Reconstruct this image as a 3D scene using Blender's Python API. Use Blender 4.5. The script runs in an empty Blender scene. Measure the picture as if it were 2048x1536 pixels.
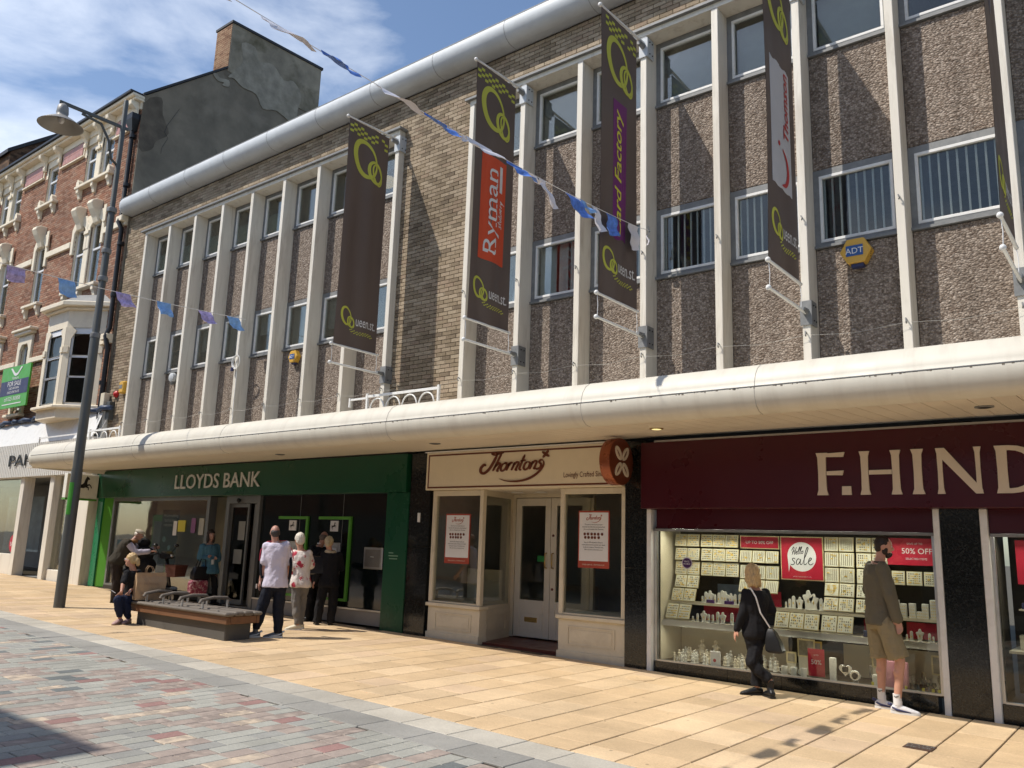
import bpy, bmesh, math, random
from mathutils import Vector, Matrix, noise
from math import radians, sin, cos, pi, sqrt, floor
random.seed(11)
S = bpy.context.scene
COL = S.collection
V = Vector

# ------------------------------------------------------------------ camera
YAW, PITCH, ROLL = radians(38.6375), radians(11.059), radians(1.895)
fwd = V((-sin(YAW)*cos(PITCH), cos(YAW)*cos(PITCH), sin(PITCH)))
r0 = V((cos(YAW), sin(YAW), 0)); u0 = r0.cross(fwd)
rt = cos(ROLL)*r0 + sin(ROLL)*u0; up = -sin(ROLL)*r0 + cos(ROLL)*u0
cam = bpy.data.cameras.new('camera'); camo = bpy.data.objects.new('camera', cam); COL.objects.link(camo)
cam.sensor_width = 36; cam.lens = 36*1649.18/2048; cam.clip_end = 900; cam.clip_start = .05
camo.matrix_world = Matrix(((rt.x, up.x, -fwd.x, 0), (rt.y, up.y, -fwd.y, 0), (rt.z, up.z, -fwd.z, 1.68), (0, 0, 0, 1)))
S.camera = camo

# ------------------------------------------------------------------ sky, sun, exposure
SUN_DIR = V((1.13, 1.38, -2.43)).normalized()          # the way the light travels
ELEV = math.asin(-SUN_DIR.z)
w = bpy.data.worlds.new("World"); S.world = w; w.use_nodes = True
wn = w.node_tree; wn.nodes.clear()
def N(nt, t, **k):
    n = nt.nodes.new(t)
    for a, b in k.items():
        if a.startswith('i_'):
            key = a[2:]
            key = int(key) if key.isdigit() else key.replace('_', ' ')
            n.inputs[key].default_value = b
        else: setattr(n, a, b)
    return n
sky = N(wn, 'ShaderNodeTexSky', sky_type='NISHITA', sun_disc=False, sun_elevation=ELEV,
        sun_rotation=math.atan2(-SUN_DIR.x, -SUN_DIR.y), air_density=1.0, dust_density=.9, ozone_density=2.2)
tc = N(wn, 'ShaderNodeTexCoord')
mp = N(wn, 'ShaderNodeMapping'); mp.inputs['Scale'].default_value = (1.6, 1.6, 4.2); mp.inputs['Rotation'].default_value = (.1, .25, .6)
n1 = N(wn, 'ShaderNodeTexNoise', i_Scale=1.7, i_Detail=9.0, i_Roughness=.56, i_Distortion=.5)
rp = N(wn, 'ShaderNodeMapRange', i_1=.52, i_2=.82, i_3=0.0, i_4=.80)
mx = N(wn, 'ShaderNodeMixRGB'); mx.inputs[2].default_value = (8.6, 9.0, 9.6, 1)
bg = N(wn, 'ShaderNodeBackground', i_Strength=.142); ow = N(wn, 'ShaderNodeOutputWorld')
L = wn.links.new
L(tc.outputs['Generated'], mp.inputs[0]); L(mp.outputs[0], n1.inputs['Vector']); L(n1.outputs[0], rp.inputs[0])
L(rp.outputs[0], mx.inputs[0]); L(sky.outputs[0], mx.inputs[1]); L(mx.outputs[0], bg.inputs[0]); L(bg.outputs[0], ow.inputs[0])
sl = bpy.data.lights.new('sun', 'SUN'); sl.energy = 4.3; sl.angle = radians(.53); sl.color = (1, .93, .83)
so = bpy.data.objects.new('sun', sl); COL.objects.link(so); so.rotation_euler = SUN_DIR.to_track_quat('-Z', 'Y').to_euler()
S.view_settings.view_transform = 'Standard'; S.view_settings.look = 'None'; S.view_settings.gamma = 1
S.view_settings.use_curve_mapping = False; S.view_settings.exposure = 0.18

# ------------------------------------------------------------------ helpers
A_SL = -0.01401                                          # the street falls towards +x
def gz(x): return A_SL*x
MW = {}
def thing(name, label, cat, loc=(0, 0, 0), rz=0, group=None):
    o = bpy.data.objects.new(name, None); COL.objects.link(o); o.location = loc; o.rotation_euler = (0, 0, rz)
    o.empty_display_size = .1
    MW[o.name] = Matrix.Translation(loc) @ Matrix.Rotation(rz, 4, 'Z')
    return tag(o, label, cat, group)
def tag(o, label=None, cat=None, group=None, kind=None):
    if label: o['label'] = label
    if cat: o['category'] = cat
    if group: o['group'] = group
    if kind: o['kind'] = kind
    return o
class MB:
    def __init__(s): s.v = []; s.f = []; s.T = None
    def add(s, vs, fs):
        n = len(s.v)
        s.v += [s.T @ V(a) for a in vs] if s.T else [tuple(a) for a in vs]
        s.f += [tuple(i+n for i in f) for f in fs]; return s
    def box(s, x0, x1, y0, y1, z0, z1, open_back=False):
        f = [(0, 1, 5, 4), (1, 2, 6, 5), (3, 0, 4, 7), (4, 5, 6, 7), (3, 2, 1, 0)]
        if not open_back: f.append((2, 3, 7, 6))
        return s.add([(x0, y0, z0), (x1, y0, z0), (x1, y1, z0), (x0, y1, z0), (x0, y0, z1), (x1, y0, z1), (x1, y1, z1), (x0, y1, z1)], f)
    def prism(s, poly, ax, a, b):
        """poly of 2D points extruded along axis ax from a to b"""
        def p3(q, t):
            return (t, q[0], q[1]) if ax == 'x' else (q[0], t, q[1]) if ax == 'y' else (q[0], q[1], t)
        n = len(poly); vs = [p3(q, a) for q in poly]+[p3(q, b) for q in poly]
        fs = [tuple(range(n)), tuple(range(2*n-1, n-1, -1))]+[(i, i+n, (i+1) % n+n, (i+1) % n) for i in range(n)]
        return s.add(vs, fs)
    def cyl(s, p, q, r0, r1=None, seg=12, cap=True):
        return s.tube([p, q], [r0, r0 if r1 is None else r1], seg, cap)
    def tube(s, path, r, seg=10, cap=True, flat=None):
        P = [V(p) for p in path]; n = len(P)
        if not isinstance(r, (list, tuple)): r = [r]*n
        vs = []; prev = None
        for i in range(n):
            t = (P[min(i+1, n-1)]-P[max(i-1, 0)]).normalized()
            if prev is None:
                a = V((0, 0, 1)) if abs(t.z) < .9 else V((1, 0, 0)); u = t.cross(a).normalized()
            else:
                u = (prev-t*prev.dot(t)).normalized()
            prev = u; w_ = t.cross(u)
            for k in range(seg):
                an = 2*pi*k/seg; vs.append(P[i]+u*cos(an)*r[i]+w_*sin(an)*r[i]*(flat or 1))
        fs = [(i*seg+k, i*seg+(k+1) % seg, (i+1)*seg+(k+1) % seg, (i+1)*seg+k) for i in range(n-1) for k in range(seg)]
        if cap: fs += [tuple(reversed(range(seg))), tuple(range((n-1)*seg, n*seg))]
        return s.add(vs, fs)
    def lathe(s, prof, c, seg=16, M=None):
        """prof: (radius, height) pairs about local z at c; M turns it"""
        vs = []; c = V(c)
        for r, h in prof:
            for k in range(seg):
                p = V((r*cos(2*pi*k/seg), r*sin(2*pi*k/seg), h)); vs.append(c+(M @ p if M else p))
        n = len(prof)
        fs = [(i*seg+k, i*seg+(k+1) % seg, (i+1)*seg+(k+1) % seg, (i+1)*seg+k) for i in range(n-1) for k in range(seg)]
        fs += [tuple(reversed(range(seg))), tuple(range((n-1)*seg, n*seg))]
        return s.add(vs, fs)
    def ell(s, c, r, seg=12, rings=8, M=None):
        if not isinstance(r, (list, tuple)): r = (r, r, r)
        c = V(c); vs = []
        for i in range(rings+1):
            th = pi*(i+.0)/rings; st = max(sin(th), .02)
            for k in range(seg):
                p = V((r[0]*st*cos(2*pi*k/seg), r[1]*st*sin(2*pi*k/seg), -r[2]*cos(th))); vs.append(c+(M @ p if M else p))
        fs = [(i*seg+k, i*seg+(k+1) % seg, (i+1)*seg+(k+1) % seg, (i+1)*seg+k) for i in range(rings) for k in range(seg)]
        fs += [tuple(reversed(range(seg))), tuple(range(rings*seg, (rings+1)*seg))]
        return s.add(vs, fs)
    def loft(s, rings):
        """rings: lists of equal length; closed ends"""
        n = len(rings[0]); vs = [p for r in rings for p in r]
        fs = [(i*n+k, i*n+(k+1) % n, (i+1)*n+(k+1) % n, (i+1)*n+k) for i in range(len(rings)-1) for k in range(n)]
        fs += [tuple(reversed(range(n))), tuple(range((len(rings)-1)*n, len(rings)*n))]
        return s.add(vs, fs)
    def flat(s, polys, fm, t=.003):
        """2D polygons mapped by fm(u, v, depth): a front face and sides"""
        for p in polys:
            n = len(p)
            s.add([fm(a, b, t) for a, b in p]+[fm(a, b, 0) for a, b in p],
                  [tuple(range(n))]+[(i, (i+1) % n, (i+1) % n+n, i+n) for i in range(n)])
        return s
    def to(s, name, m, parent=None, smooth=False, bev=0, local=False, origin=None, fix=False):
        me = bpy.data.meshes.new(name)
        vs = s.v
        if parent is not None and not local:
            I = MW[parent.name].inverted(); vs = [I @ V(v) for v in vs]
        elif origin is not None:
            o_ = V(origin); vs = [V(v)-o_ for v in vs]
        me.from_pydata([tuple(v) for v in vs], [], s.f); me.update()
        if fix:
            bm = bmesh.new(); bm.from_mesh(me); bmesh.ops.recalc_face_normals(bm, faces=bm.faces); bm.to_mesh(me); bm.free()
        if m: me.materials.append(m)
        if smooth:
            me.polygons.foreach_set('use_smooth', [True]*len(me.polygons))
            if smooth != 'all':
                me.set_sharp_from_angle(angle=radians(40))
        return link(name, me, parent, origin, bev)
def link(name, me, parent=None, origin=None, bev=0, loc=None):
    o = bpy.data.objects.new(name, me); COL.objects.link(o)
    if parent is not None:
        o.parent = parent; MW[o.name] = MW[parent.name] @ Matrix.Translation(loc or (0, 0, 0))
    elif origin is not None: o.location = origin
    if loc is not None: o.location = loc
    if parent is None: MW[o.name] = Matrix.Translation(o.location)
    if bev:
        b = o.modifiers.new('edge', 'BEVEL'); b.width = bev; b.segments = 1; b.limit_method = 'ANGLE'; b.angle_limit = radians(50)
    return o
def piece(name, me, parent, world, rot=None):
    """a shared-mesh piece standing at a world place under its parent"""
    l = MW[parent.name].inverted() @ V(world)
    o = link(name, me, parent, loc=l)
    if rot: o.rotation_euler = rot
    return o
def dup(o, parent=None, name=None):
    c = o.copy(); COL.objects.link(c)
    if parent is not None: c.parent = parent
    for ch in list(o.children): dup(ch, c)
    return c
def mesh_of(mb, name, m):
    me = bpy.data.meshes.new(name); me.from_pydata([tuple(v) for v in mb.v], [], mb.f); me.materials.append(m); me.update(); return me
def FM(x0, z0, y):                                        # picture plane on the facade, seen from -y
    return lambda u, v, t=0: (x0+u, y-t, z0+v)
def BMAP(X, y0, z0, wave=None):                           # on a plane seen from +x
    return lambda u, v, t=0: (X+t+(wave(y0+u, z0+v) if wave else 0), y0+u, z0+v)
def turned(fm):                                           # reading bottom to top
    return lambda u, v, t=0: fm(-v, u, t)
def crom(pts, n=6, closed=False):
    P = [V((p[0], p[1], 0)) for p in pts]; m = len(P); out = []
    rng = range(m) if closed else range(m-1)
    for i in rng:
        g = (lambda k: P[k % m]) if closed else (lambda k: P[min(max(k, 0), m-1)])
        a, b, c, d = g(i-1), g(i), g(i+1), g(i+2)
        for k in range(n):
            t = k/n
            q = .5*((2*b)+(c-a)*t+(2*a-5*b+4*c-d)*t*t+(3*b-a-3*c+d)*t**3); out.append((q.x, q.y))
    if not closed: out.append(tuple(pts[-1]))
    return out
def ribbon(pts, w_, closed=False, taper=0):
    n = len(pts); L_, R_ = [], []
    for i in range(n):
        a = pts[(i-1) % n] if closed else pts[max(i-1, 0)]; b = pts[(i+1) % n] if closed else pts[min(i+1, n-1)]
        dx, dy = b[0]-a[0], b[1]-a[1]; l = sqrt(dx*dx+dy*dy) or 1
        ww = w_[i] if isinstance(w_, list) else w_
        if taper and not closed:
            t = i/(n-1); ww *= min(1, (t+.02)/taper, (1.02-t)/taper)
        L_.append((pts[i][0]-dy/l*ww/2, pts[i][1]+dx/l*ww/2)); R_.append((pts[i][0]+dy/l*ww/2, pts[i][1]-dx/l*ww/2))
    k = n if closed else n-1
    return [[R_[i], R_[(i+1) % n], L_[(i+1) % n], L_[i]] for i in range(k)]
def rect(u0, v0, u1, v1): return [(u0, v0), (u1, v0), (u1, v1), (u0, v1)]
_tx = {}
def text_polys(s, size=1, bold=0, wscale=1, align='LEFT', shear=0):
    """flat outline faces of words in the built-in font: (verts, faces) in 2D"""
    key = (s, size, bold, wscale, align, shear)
    if key in _tx: return _tx[key]
    cu = bpy.data.curves.new('words', 'FONT'); cu.body = s; cu.size = size; cu.offset = bold*size; cu.align_x = align; cu.shear = shear
    cu.resolution_u = 3
    o = bpy.data.objects.new('words', cu); COL.objects.link(o)
    dg = bpy.context.evaluated_depsgraph_get(); me = o.evaluated_get(dg).to_mesh()
    r = ([(v.co.x*wscale, v.co.y) for v in me.vertices], [tuple(p.vertices) for p in me.polygons])
    o.evaluated_get(dg).to_mesh_clear(); bpy.data.objects.remove(o); bpy.data.curves.remove(cu)
    _tx[key] = r; return r
def words(mb, s, fm, size, bold=0, wscale=1, align='LEFT', t=.002, shear=0, dz=0, dx=0, thick=False, fit=None):
    vs, fs = text_polys(s, size, bold, wscale, align, shear)
    if fit:
        xs = [v[0] for v in vs]; ys = [v[1] for v in vs]; kx = fit[0]/(max(xs)-min(xs)); ky = fit[1]/(max(ys)-min(ys))
        vs = [((v[0]-min(xs))*kx, (v[1]-min(ys))*ky) for v in vs]
    mb.add([fm(a+dx, b+dz, t) for a, b in vs], fs)
    if thick:
        ed = {}
        for f in fs:
            for i in range(len(f)):
                e = (f[i], f[(i+1) % len(f)]); ed[e] = 1
        b = [e for e in ed if (e[1], e[0]) not in ed]
        mb.add([q for e in b for q in (fm(vs[e[0]][0]+dx, vs[e[0]][1]+dz, t), fm(vs[e[1]][0]+dx, vs[e[1]][1]+dz, t), fm(vs[e[1]][0]+dx, vs[e[1]][1]+dz, 0), fm(vs[e[0]][0]+dx, vs[e[0]][1]+dz, 0))],
               [(4*i+3, 4*i+2, 4*i+1, 4*i) for i in range(len(b))])
    return mb

# ------------------------------------------------------------------ materials
def newmat(name):
    m = bpy.data.materials.new(name); m.use_nodes = True; nt = m.node_tree; b = nt.nodes['Principled BSDF']
    g = nt.nodes.new('ShaderNodeNewGeometry'); return m, nt, b, g
def mat(name, c, rough=.6, metal=0, var=.12, vs=6, bump=.0, bs=60, spec=.4, dirt=None, ds=1.3, da=.5, emit=0, stretch=(1, 1, 1), coat=0, sheen=0):
    m, nt, b, g = newmat(name); Lk = nt.links.new
    mp_ = N(nt, 'ShaderNodeMapping'); mp_.inputs['Scale'].default_value = stretch; Lk(g.outputs['Position'], mp_.inputs[0])
    nz = N(nt, 'ShaderNodeTexNoise', i_Scale=vs, i_Detail=5.0, i_Roughness=.6); Lk(mp_.outputs[0], nz.inputs['Vector'])
    mr = N(nt, 'ShaderNodeMapRange', i_1=.25, i_2=.75, i_3=1-var, i_4=1+var); Lk(nz.outputs[0], mr.inputs[0])
    mul = N(nt, 'ShaderNodeMixRGB', blend_type='MULTIPLY', i_0=1.0); mul.inputs[1].default_value = (*c, 1); Lk(mr.outputs[0], mul.inputs[2])
    col = mul.outputs[0]
    if dirt:
        n2 = N(nt, 'ShaderNodeTexNoise', i_Scale=ds, i_Detail=8.0, i_Roughness=.65, i_Distortion=.4); Lk(mp_.outputs[0], n2.inputs['Vector'])
        m2 = N(nt, 'ShaderNodeMapRange', i_1=.5, i_2=.68, i_3=0, i_4=da); Lk(n2.outputs[0], m2.inputs[0])
        mixd = N(nt, 'ShaderNodeMixRGB'); mixd.inputs[2].default_value = (*dirt, 1); Lk(m2.outputs[0], mixd.inputs[0]); Lk(col, mixd.inputs[1]); col = mixd.outputs[0]
    Lk(col, b.inputs['Base Color'])
    rr = N(nt, 'ShaderNodeMapRange', i_1=.3, i_2=.7, i_3=max(0.02, rough-.08), i_4=min(1, rough+.08)); Lk(nz.outputs[0], rr.inputs[0]); Lk(rr.outputs[0], b.inputs['Roughness'])
    b.inputs['Metallic'].default_value = metal; b.inputs['Specular IOR Level'].default_value = spec
    if coat: b.inputs['Coat Weight'].default_value = coat
    if sheen: b.inputs['Sheen Weight'].default_value = sheen
    if bump:
        n3 = N(nt, 'ShaderNodeTexNoise', i_Scale=bs, i_Detail=4.0); Lk(mp_.outputs[0], n3.inputs['Vector'])
        bp = N(nt, 'ShaderNodeBump', i_Strength=bump, i_Distance=.01); Lk(n3.outputs[0], bp.inputs['Height']); Lk(bp.outputs[0], b.inputs['Normal'])
    if emit:
        Lk(col, b.inputs['Emission Color']); b.inputs['Emission Strength'].default_value = emit
    return m
def brickmat(name, cols, bw=.225, bh=.075, rough=.85, big=.18, soot=None):
    """colour hashed from which brick of the wall a point belongs to, plus grain"""
    m, nt, b, g = newmat(name); Lk = nt.links.new
    sep = N(nt, 'ShaderNodeSeparateXYZ'); Lk(g.outputs['Position'], sep.inputs[0])
    def mth(op, a, bb=None, c_=None):
        n = N(nt, 'ShaderNodeMath', operation=op)
        for i, q in enumerate((a, bb)):
            if q is None: continue
            if isinstance(q, (int, float)): n.inputs[i].default_value = q
            else: Lk(q, n.inputs[i])
        return n.outputs[0]
    row = mth('FLOOR', mth('DIVIDE', mth('ADD', sep.outputs[2], .0005), bh))
    par = mth('MODULO', row, 2.0)
    xs = mth('ADD', mth('ADD', sep.outputs[0], sep.outputs[1]), mth('MULTIPLY', par, bw/2))
    colx = mth('FLOOR', mth('DIVIDE', mth('ADD', xs, 100.0), bw))
    cb = N(nt, 'ShaderNodeCombineXYZ'); Lk(colx, cb.inputs[0]); Lk(row, cb.inputs[1])
    wn_ = N(nt, 'ShaderNodeTexWhiteNoise', noise_dimensions='2D'); Lk(cb.outputs[0], wn_.inputs['Vector'])
    cr = N(nt, 'ShaderNodeValToRGB'); cr.color_ramp.interpolation = 'LINEAR'
    e = cr.color_ramp.elements
    for i, c in enumerate(cols):
        if i < 2: e[i].position = i/(len(cols)-1); e[i].color = (*c, 1)
        else:
            q = e.new(i/(len(cols)-1)); q.color = (*c, 1)
    if len(cols) > 2: e[1].position = 1/(len(cols)-1)
    for i, c in enumerate(cols): e[i].color = (*c, 1)
    Lk(wn_.outputs[0], cr.inputs[0])
    nz = N(nt, 'ShaderNodeTexNoise', i_Scale=28.0, i_Detail=6.0, i_Roughness=.7); Lk(g.outputs['Position'], nz.inputs['Vector'])
    n2 = N(nt, 'ShaderNodeTexNoise', i_Scale=.7, i_Detail=5.0); Lk(g.outputs['Position'], n2.inputs['Vector'])
    a1 = N(nt, 'ShaderNodeMapRange', i_1=.3, i_2=.7, i_3=.78, i_4=1.2); Lk(nz.outputs[0], a1.inputs[0])
    a2 = N(nt, 'ShaderNodeMapRange', i_1=.3, i_2=.7, i_3=1-big, i_4=1+big); Lk(n2.outputs[0], a2.inputs[0])
    m1 = N(nt, 'ShaderNodeMixRGB', blend_type='MULTIPLY', i_0=1.0); Lk(cr.outputs[0], m1.inputs[1]); Lk(a1.outputs[0], m1.inputs[2])
    m2 = N(nt, 'ShaderNodeMixRGB', blend_type='MULTIPLY', i_0=1.0); Lk(m1.outputs[0], m2.inputs[1]); Lk(a2.outputs[0], m2.inputs[2])
    Lk(m2.outputs[0], b.inputs['Base Color']); b.inputs['Roughness'].default_value = rough; b.inputs['Specular IOR Level'].default_value = .2
    bp = N(nt, 'ShaderNodeBump', i_Strength=.5, i_Distance=.006); Lk(nz.outputs[0], bp.inputs['Height']); Lk(bp.outputs[0], b.inputs['Normal'])
    return m
def glassmat(name, tint=(.8, .85, .84), refl=.5, rough=.02, wob=.0):
    """window glass: clear with Fresnel reflection"""
    m = bpy.data.materials.new(name); m.use_nodes = True; nt = m.node_tree; nt.nodes.clear(); Lk = nt.links.new
    o = N(nt, 'ShaderNodeOutputMaterial'); t = N(nt, 'ShaderNodeBsdfTransparent'); t.inputs[0].default_value = (*tint, 1)
    gl = N(nt, 'ShaderNodeBsdfGlossy', i_Roughness=rough); gl.inputs[0].default_value = (.95, .92, .86, 1)
    fr = N(nt, 'ShaderNodeFresnel', i_IOR=1.5); ad = N(nt, 'ShaderNodeMath', operation='MULTIPLY_ADD'); ad.inputs[1].default_value = refl*2; ad.inputs[2].default_value = refl*.03
    mxs = N(nt, 'ShaderNodeMixShader'); Lk(fr.outputs[0], ad.inputs[0]); Lk(ad.outputs[0], mxs.inputs[0]); Lk(t.outputs[0], mxs.inputs[1]); Lk(gl.outputs[0], mxs.inputs[2]); Lk(mxs.outputs[0], o.inputs[0])
    g = N(nt, 'ShaderNodeNewGeometry'); nz = N(nt, 'ShaderNodeTexNoise', i_Scale=1.3, i_Detail=2.0); Lk(g.outputs['Position'], nz.inputs['Vector'])
    bp = N(nt, 'ShaderNodeBump', i_Strength=.25, i_Distance=.006); Lk(nz.outputs[0], bp.inputs['Height']); Lk(bp.outputs[0], gl.inputs['Normal'])
    return m
def pebblemat():
    m, nt, b, g = newmat('pebble_dash'); Lk = nt.links.new
    vo = N(nt, 'ShaderNodeTexVoronoi', i_Scale=38.0, i_Randomness=1.0); nz = N(nt, 'ShaderNodeTexNoise', i_Scale=7.0, i_Detail=3.0)
    mpp = N(nt, 'ShaderNodeMapping'); mpp.inputs['Scale'].default_value = (1, .3, 1.25)
    Lk(g.outputs['Position'], nz.inputs['Vector']); Lk(g.outputs['Position'], mpp.inputs[0])
    mv = N(nt, 'ShaderNodeMixRGB', i_0=.03); Lk(mpp.outputs[0], mv.inputs[1]); Lk(nz.outputs['Color'], mv.inputs[2]); Lk(mv.outputs[0], vo.inputs['Vector'])
    cr = N(nt, 'ShaderNodeValToRGB'); e = cr.color_ramp.elements
    e[0].color = (.175, .13, .10, 1); e[1].color = (.45, .38, .32, 1); q = e.new(.35); q.color = (.255, .205, .165, 1); q = e.new(.7); q.color = (.33, .27, .22, 1)
    sp = N(nt, 'ShaderNodeSeparateColor'); Lk(vo.outputs['Color'], sp.inputs[0]); Lk(sp.outputs[0], cr.inputs[0])
    dr = N(nt, 'ShaderNodeMapRange', i_1=.25, i_2=.75, i_3=1.0, i_4=.6); Lk(vo.outputs['Distance'], dr.inputs[0])
    ml = N(nt, 'ShaderNodeMixRGB', blend_type='MULTIPLY', i_0=1.0); Lk(cr.outputs[0], ml.inputs[1]); Lk(dr.outputs[0], ml.inputs[2])
    mps = N(nt, 'ShaderNodeMapping'); mps.inputs['Scale'].default_value = (4.5, 1, .5); Lk(g.outputs['Position'], mps.inputs[0])
    n2 = N(nt, 'ShaderNodeTexNoise', i_Scale=1.0, i_Detail=6.0); Lk(mps.outputs[0], n2.inputs['Vector'])
    a2 = N(nt, 'ShaderNodeMapRange', i_1=.3, i_2=.7, i_3=.84, i_4=1.14); Lk(n2.outputs[0], a2.inputs[0])
    ml2 = N(nt, 'ShaderNodeMixRGB', blend_type='MULTIPLY', i_0=1.0); Lk(ml.outputs[0], ml2.inputs[1]); Lk(a2.outputs[0], ml2.inputs[2])
    Lk(ml2.outputs[0], b.inputs['Base Color']); b.inputs['Roughness'].default_value = .9; b.inputs['Specular IOR Level'].default_value = .2
    iv = N(nt, 'ShaderNodeMath', operation='MULTIPLY', i_1=-1.0); Lk(vo.outputs['Distance'], iv.inputs[0])
    bp = N(nt, 'ShaderNodeBump', i_Strength=.75, i_Distance=.022); Lk(iv.outputs[0], bp.inputs['Height']); Lk(bp.outputs[0], b.inputs['Normal'])
    return m
M = {}
M['cream'] = mat('cream_paint', (.70, .66, .575), .55, var=.06, vs=2, bump=.05, bs=90, dirt=(.38, .33, .26), ds=2.0, da=.5, stretch=(3, 3, .35))
M['canopy'] = mat('canopy_white', (.60, .57, .485), .5, var=.05, vs=1.2, dirt=(.42, .37, .30), ds=1.6, da=.28, stretch=(3.5, .5, .5), bump=.08, bs=1.2)
M['soffit'] = mat('soffit_cream', (.66, .60, .50), .45, var=.05, vs=1.5)
M['eave'] = mat('eave_metal', (.50, .53, .555), .6, .05, var=.06, vs=3, dirt=(.35, .36, .37), ds=2, da=.3)
M['lead'] = mat('lead_grey', (.20, .205, .205), .6, .2, var=.2, vs=9, dirt=(.3, .3, .29), ds=6, da=.4)
M['white'] = mat('white_paint', (.74, .74, .72), .45, var=.04, dirt=(.5, .47, .42), ds=7, da=.3)
M['brown_brick'] = brickmat('brown_brick', [(.17, .13, .09), (.25, .195, .13), (.31, .245, .17), (.37, .30, .215), (.27, .20, .14)])
M['red_brick'] = brickmat('red_brick', [(.20, .10, .065), (.30, .15, .095), (.35, .19, .125), (.29, .18, .13), (.40, .26, .18)])
M['chimney_brick'] = brickmat('chimney_brick', [(.16, .085, .05), (.27, .16, .10), (.33, .22, .14), (.22, .12, .07)])
M['dark_brick'] = brickmat('dark_brick', [(.05, .033, .022), (.11, .06, .035), (.16, .10, .06)])
M['mortar'] = mat('mortar_dark', (.05, .04, .03), .95, bump=.4)
M['mortar_l'] = mat('mortar_light', (.50, .42, .33), .95, bump=.4)
M['stone'] = mat('cream_stone', (.76, .68, .53), .6, var=.06, vs=4, bump=.08, bs=50, dirt=(.5, .42, .32), ds=3, da=.35)
M['pebble'] = pebblemat()
M['render'] = mat('old_cement_render', (.21, .18, .135), .92, var=.45, vs=.8, bump=.6, bs=12, dirt=(.29, .255, .195), ds=.55, da=.85)
M['render2'] = mat('patched_cement', (.30, .265, .20), .92, var=.4, vs=1.5, bump=.6, bs=10, dirt=(.13, .115, .07), ds=.6, da=1.0)
M['slate'] = mat('roof_slate', (.035, .036, .04), .6, var=.3, vs=5, bump=.3, bs=9)
M['black'] = mat('black_iron', (.012, .012, .014), .45, var=.2)
M['granite'] = mat('black_granite', (.008, .009, .009), .12, var=.5, vs=70, dirt=(.07, .075, .07), ds=45, da=.4, spec=.5)
M['glass'] = glassmat('window_glass', (.9, .92, .9), refl=.27)
M['glass_up'] = glassmat('upper_glass', (.84, .87, .86), .42)
M['glass_dark'] = glassmat('dark_glass', (.25, .27, .27), .35)
M['room'] = mat('room_dark', (.22, .21, .19), .9, var=.2)
M['room_l'] = mat('room_light', (.42, .42, .40), .85, var=.1)
M['blind'] = mat('blind_cloth', (.82, .81, .77), .8, var=.1, vs=10)
M['blind_w'] = mat('white_blind', (.82, .83, .80), .7, var=.04)
M['frost'] = mat('frosted_film', (.35, .47, .42), .5, var=.15, vs=25)
M['lamp_grey'] = mat('post_grey', (.10, .105, .10), .5, .3, var=.1, vs=3)
M['steel'] = mat('brushed_steel', (.55, .55, .54), .35, .8, var=.1)
M['green'] = mat('bank_green', (.006, .065, .03), .3, var=.06, vs=1)
M['green_l'] = mat('bank_lime', (.08, .28, .03), .4, var=.05)
M['green_sunlit'] = mat('bank_green_sunlit', (.015, .17, .075), .3, var=.05)  # bank green lightened: sunlight on the left pilaster is in the colour
M['maroon'] = mat('maroon_panel', (.052, .004, .008), .32, var=.08, vs=1.2)
M['letter'] = mat('cream_letter', (.62, .55, .46), .5, var=.04)
M['letter_w'] = mat('white_letter', (.62, .64, .60), .5, var=.04)
M['silver_letter'] = mat('silver_letter', (.60, .62, .60), .4, .2, var=.04)
M['th_cream'] = mat('fascia_cream', (.72, .64, .48), .5, var=.03)
M['joinery'] = mat('cream_joinery', (.64, .575, .44), .42, var=.05, vs=3, dirt=(.42, .36, .27), ds=4, da=.3)
M['door_w'] = mat('door_white', (.66, .62, .53), .45, var=.04)
M['th_brown'] = mat('chocolate_brown', (.13, .035, .018), .35, var=.06)
M['copper'] = mat('copper_rim', (.30, .09, .04), .3, .4, var=.06)
M['brass'] = mat('brass', (.55, .40, .16), .3, .9, var=.1)
M['dark_red_tile'] = mat('doorway_tile', (.11, .03, .022), .35, var=.15, vs=5)
M['banner'] = mat('banner_brown', (.12, .09, .078), .48, var=.06, vs=2, bump=.05, bs=200)
M['lime'] = mat('logo_lime', (.52, .54, .08), .5, var=.03)
M['print_w'] = mat('print_white', (.70, .70, .70), .55, var=.03)
M['print_k'] = mat('print_black', (.015, .015, .015), .5, var=.03)
M['orange'] = mat('stationer_red', (.62, .075, .025), .5, var=.03)
M['purple'] = mat('card_purple', (.16, .02, .15), .5, var=.1, vs=3)
M['sale_red'] = mat('sale_red', (.42, .012, .035), .45, var=.04)
M['tray'] = mat('tray_cream', (.68, .66, .52), .6, var=.05)
M['gold'] = mat('gold', (.75, .52, .12), .35, .6, var=.2)
M['gold_l'] = mat('pale_gold', (.72, .62, .35), .4, .4, var=.2)
M['silver'] = mat('silver', (.7, .7, .68), .25, .8, var=.2)
M['card_y'] = mat('yellow_card', (.62, .56, .05), .6, var=.04)
M['pvc'] = mat('pvc_white', (.72, .73, .74), .35, var=.03)
M['navy'] = mat('navy_print', (.03, .035, .10), .5, var=.05)
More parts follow.
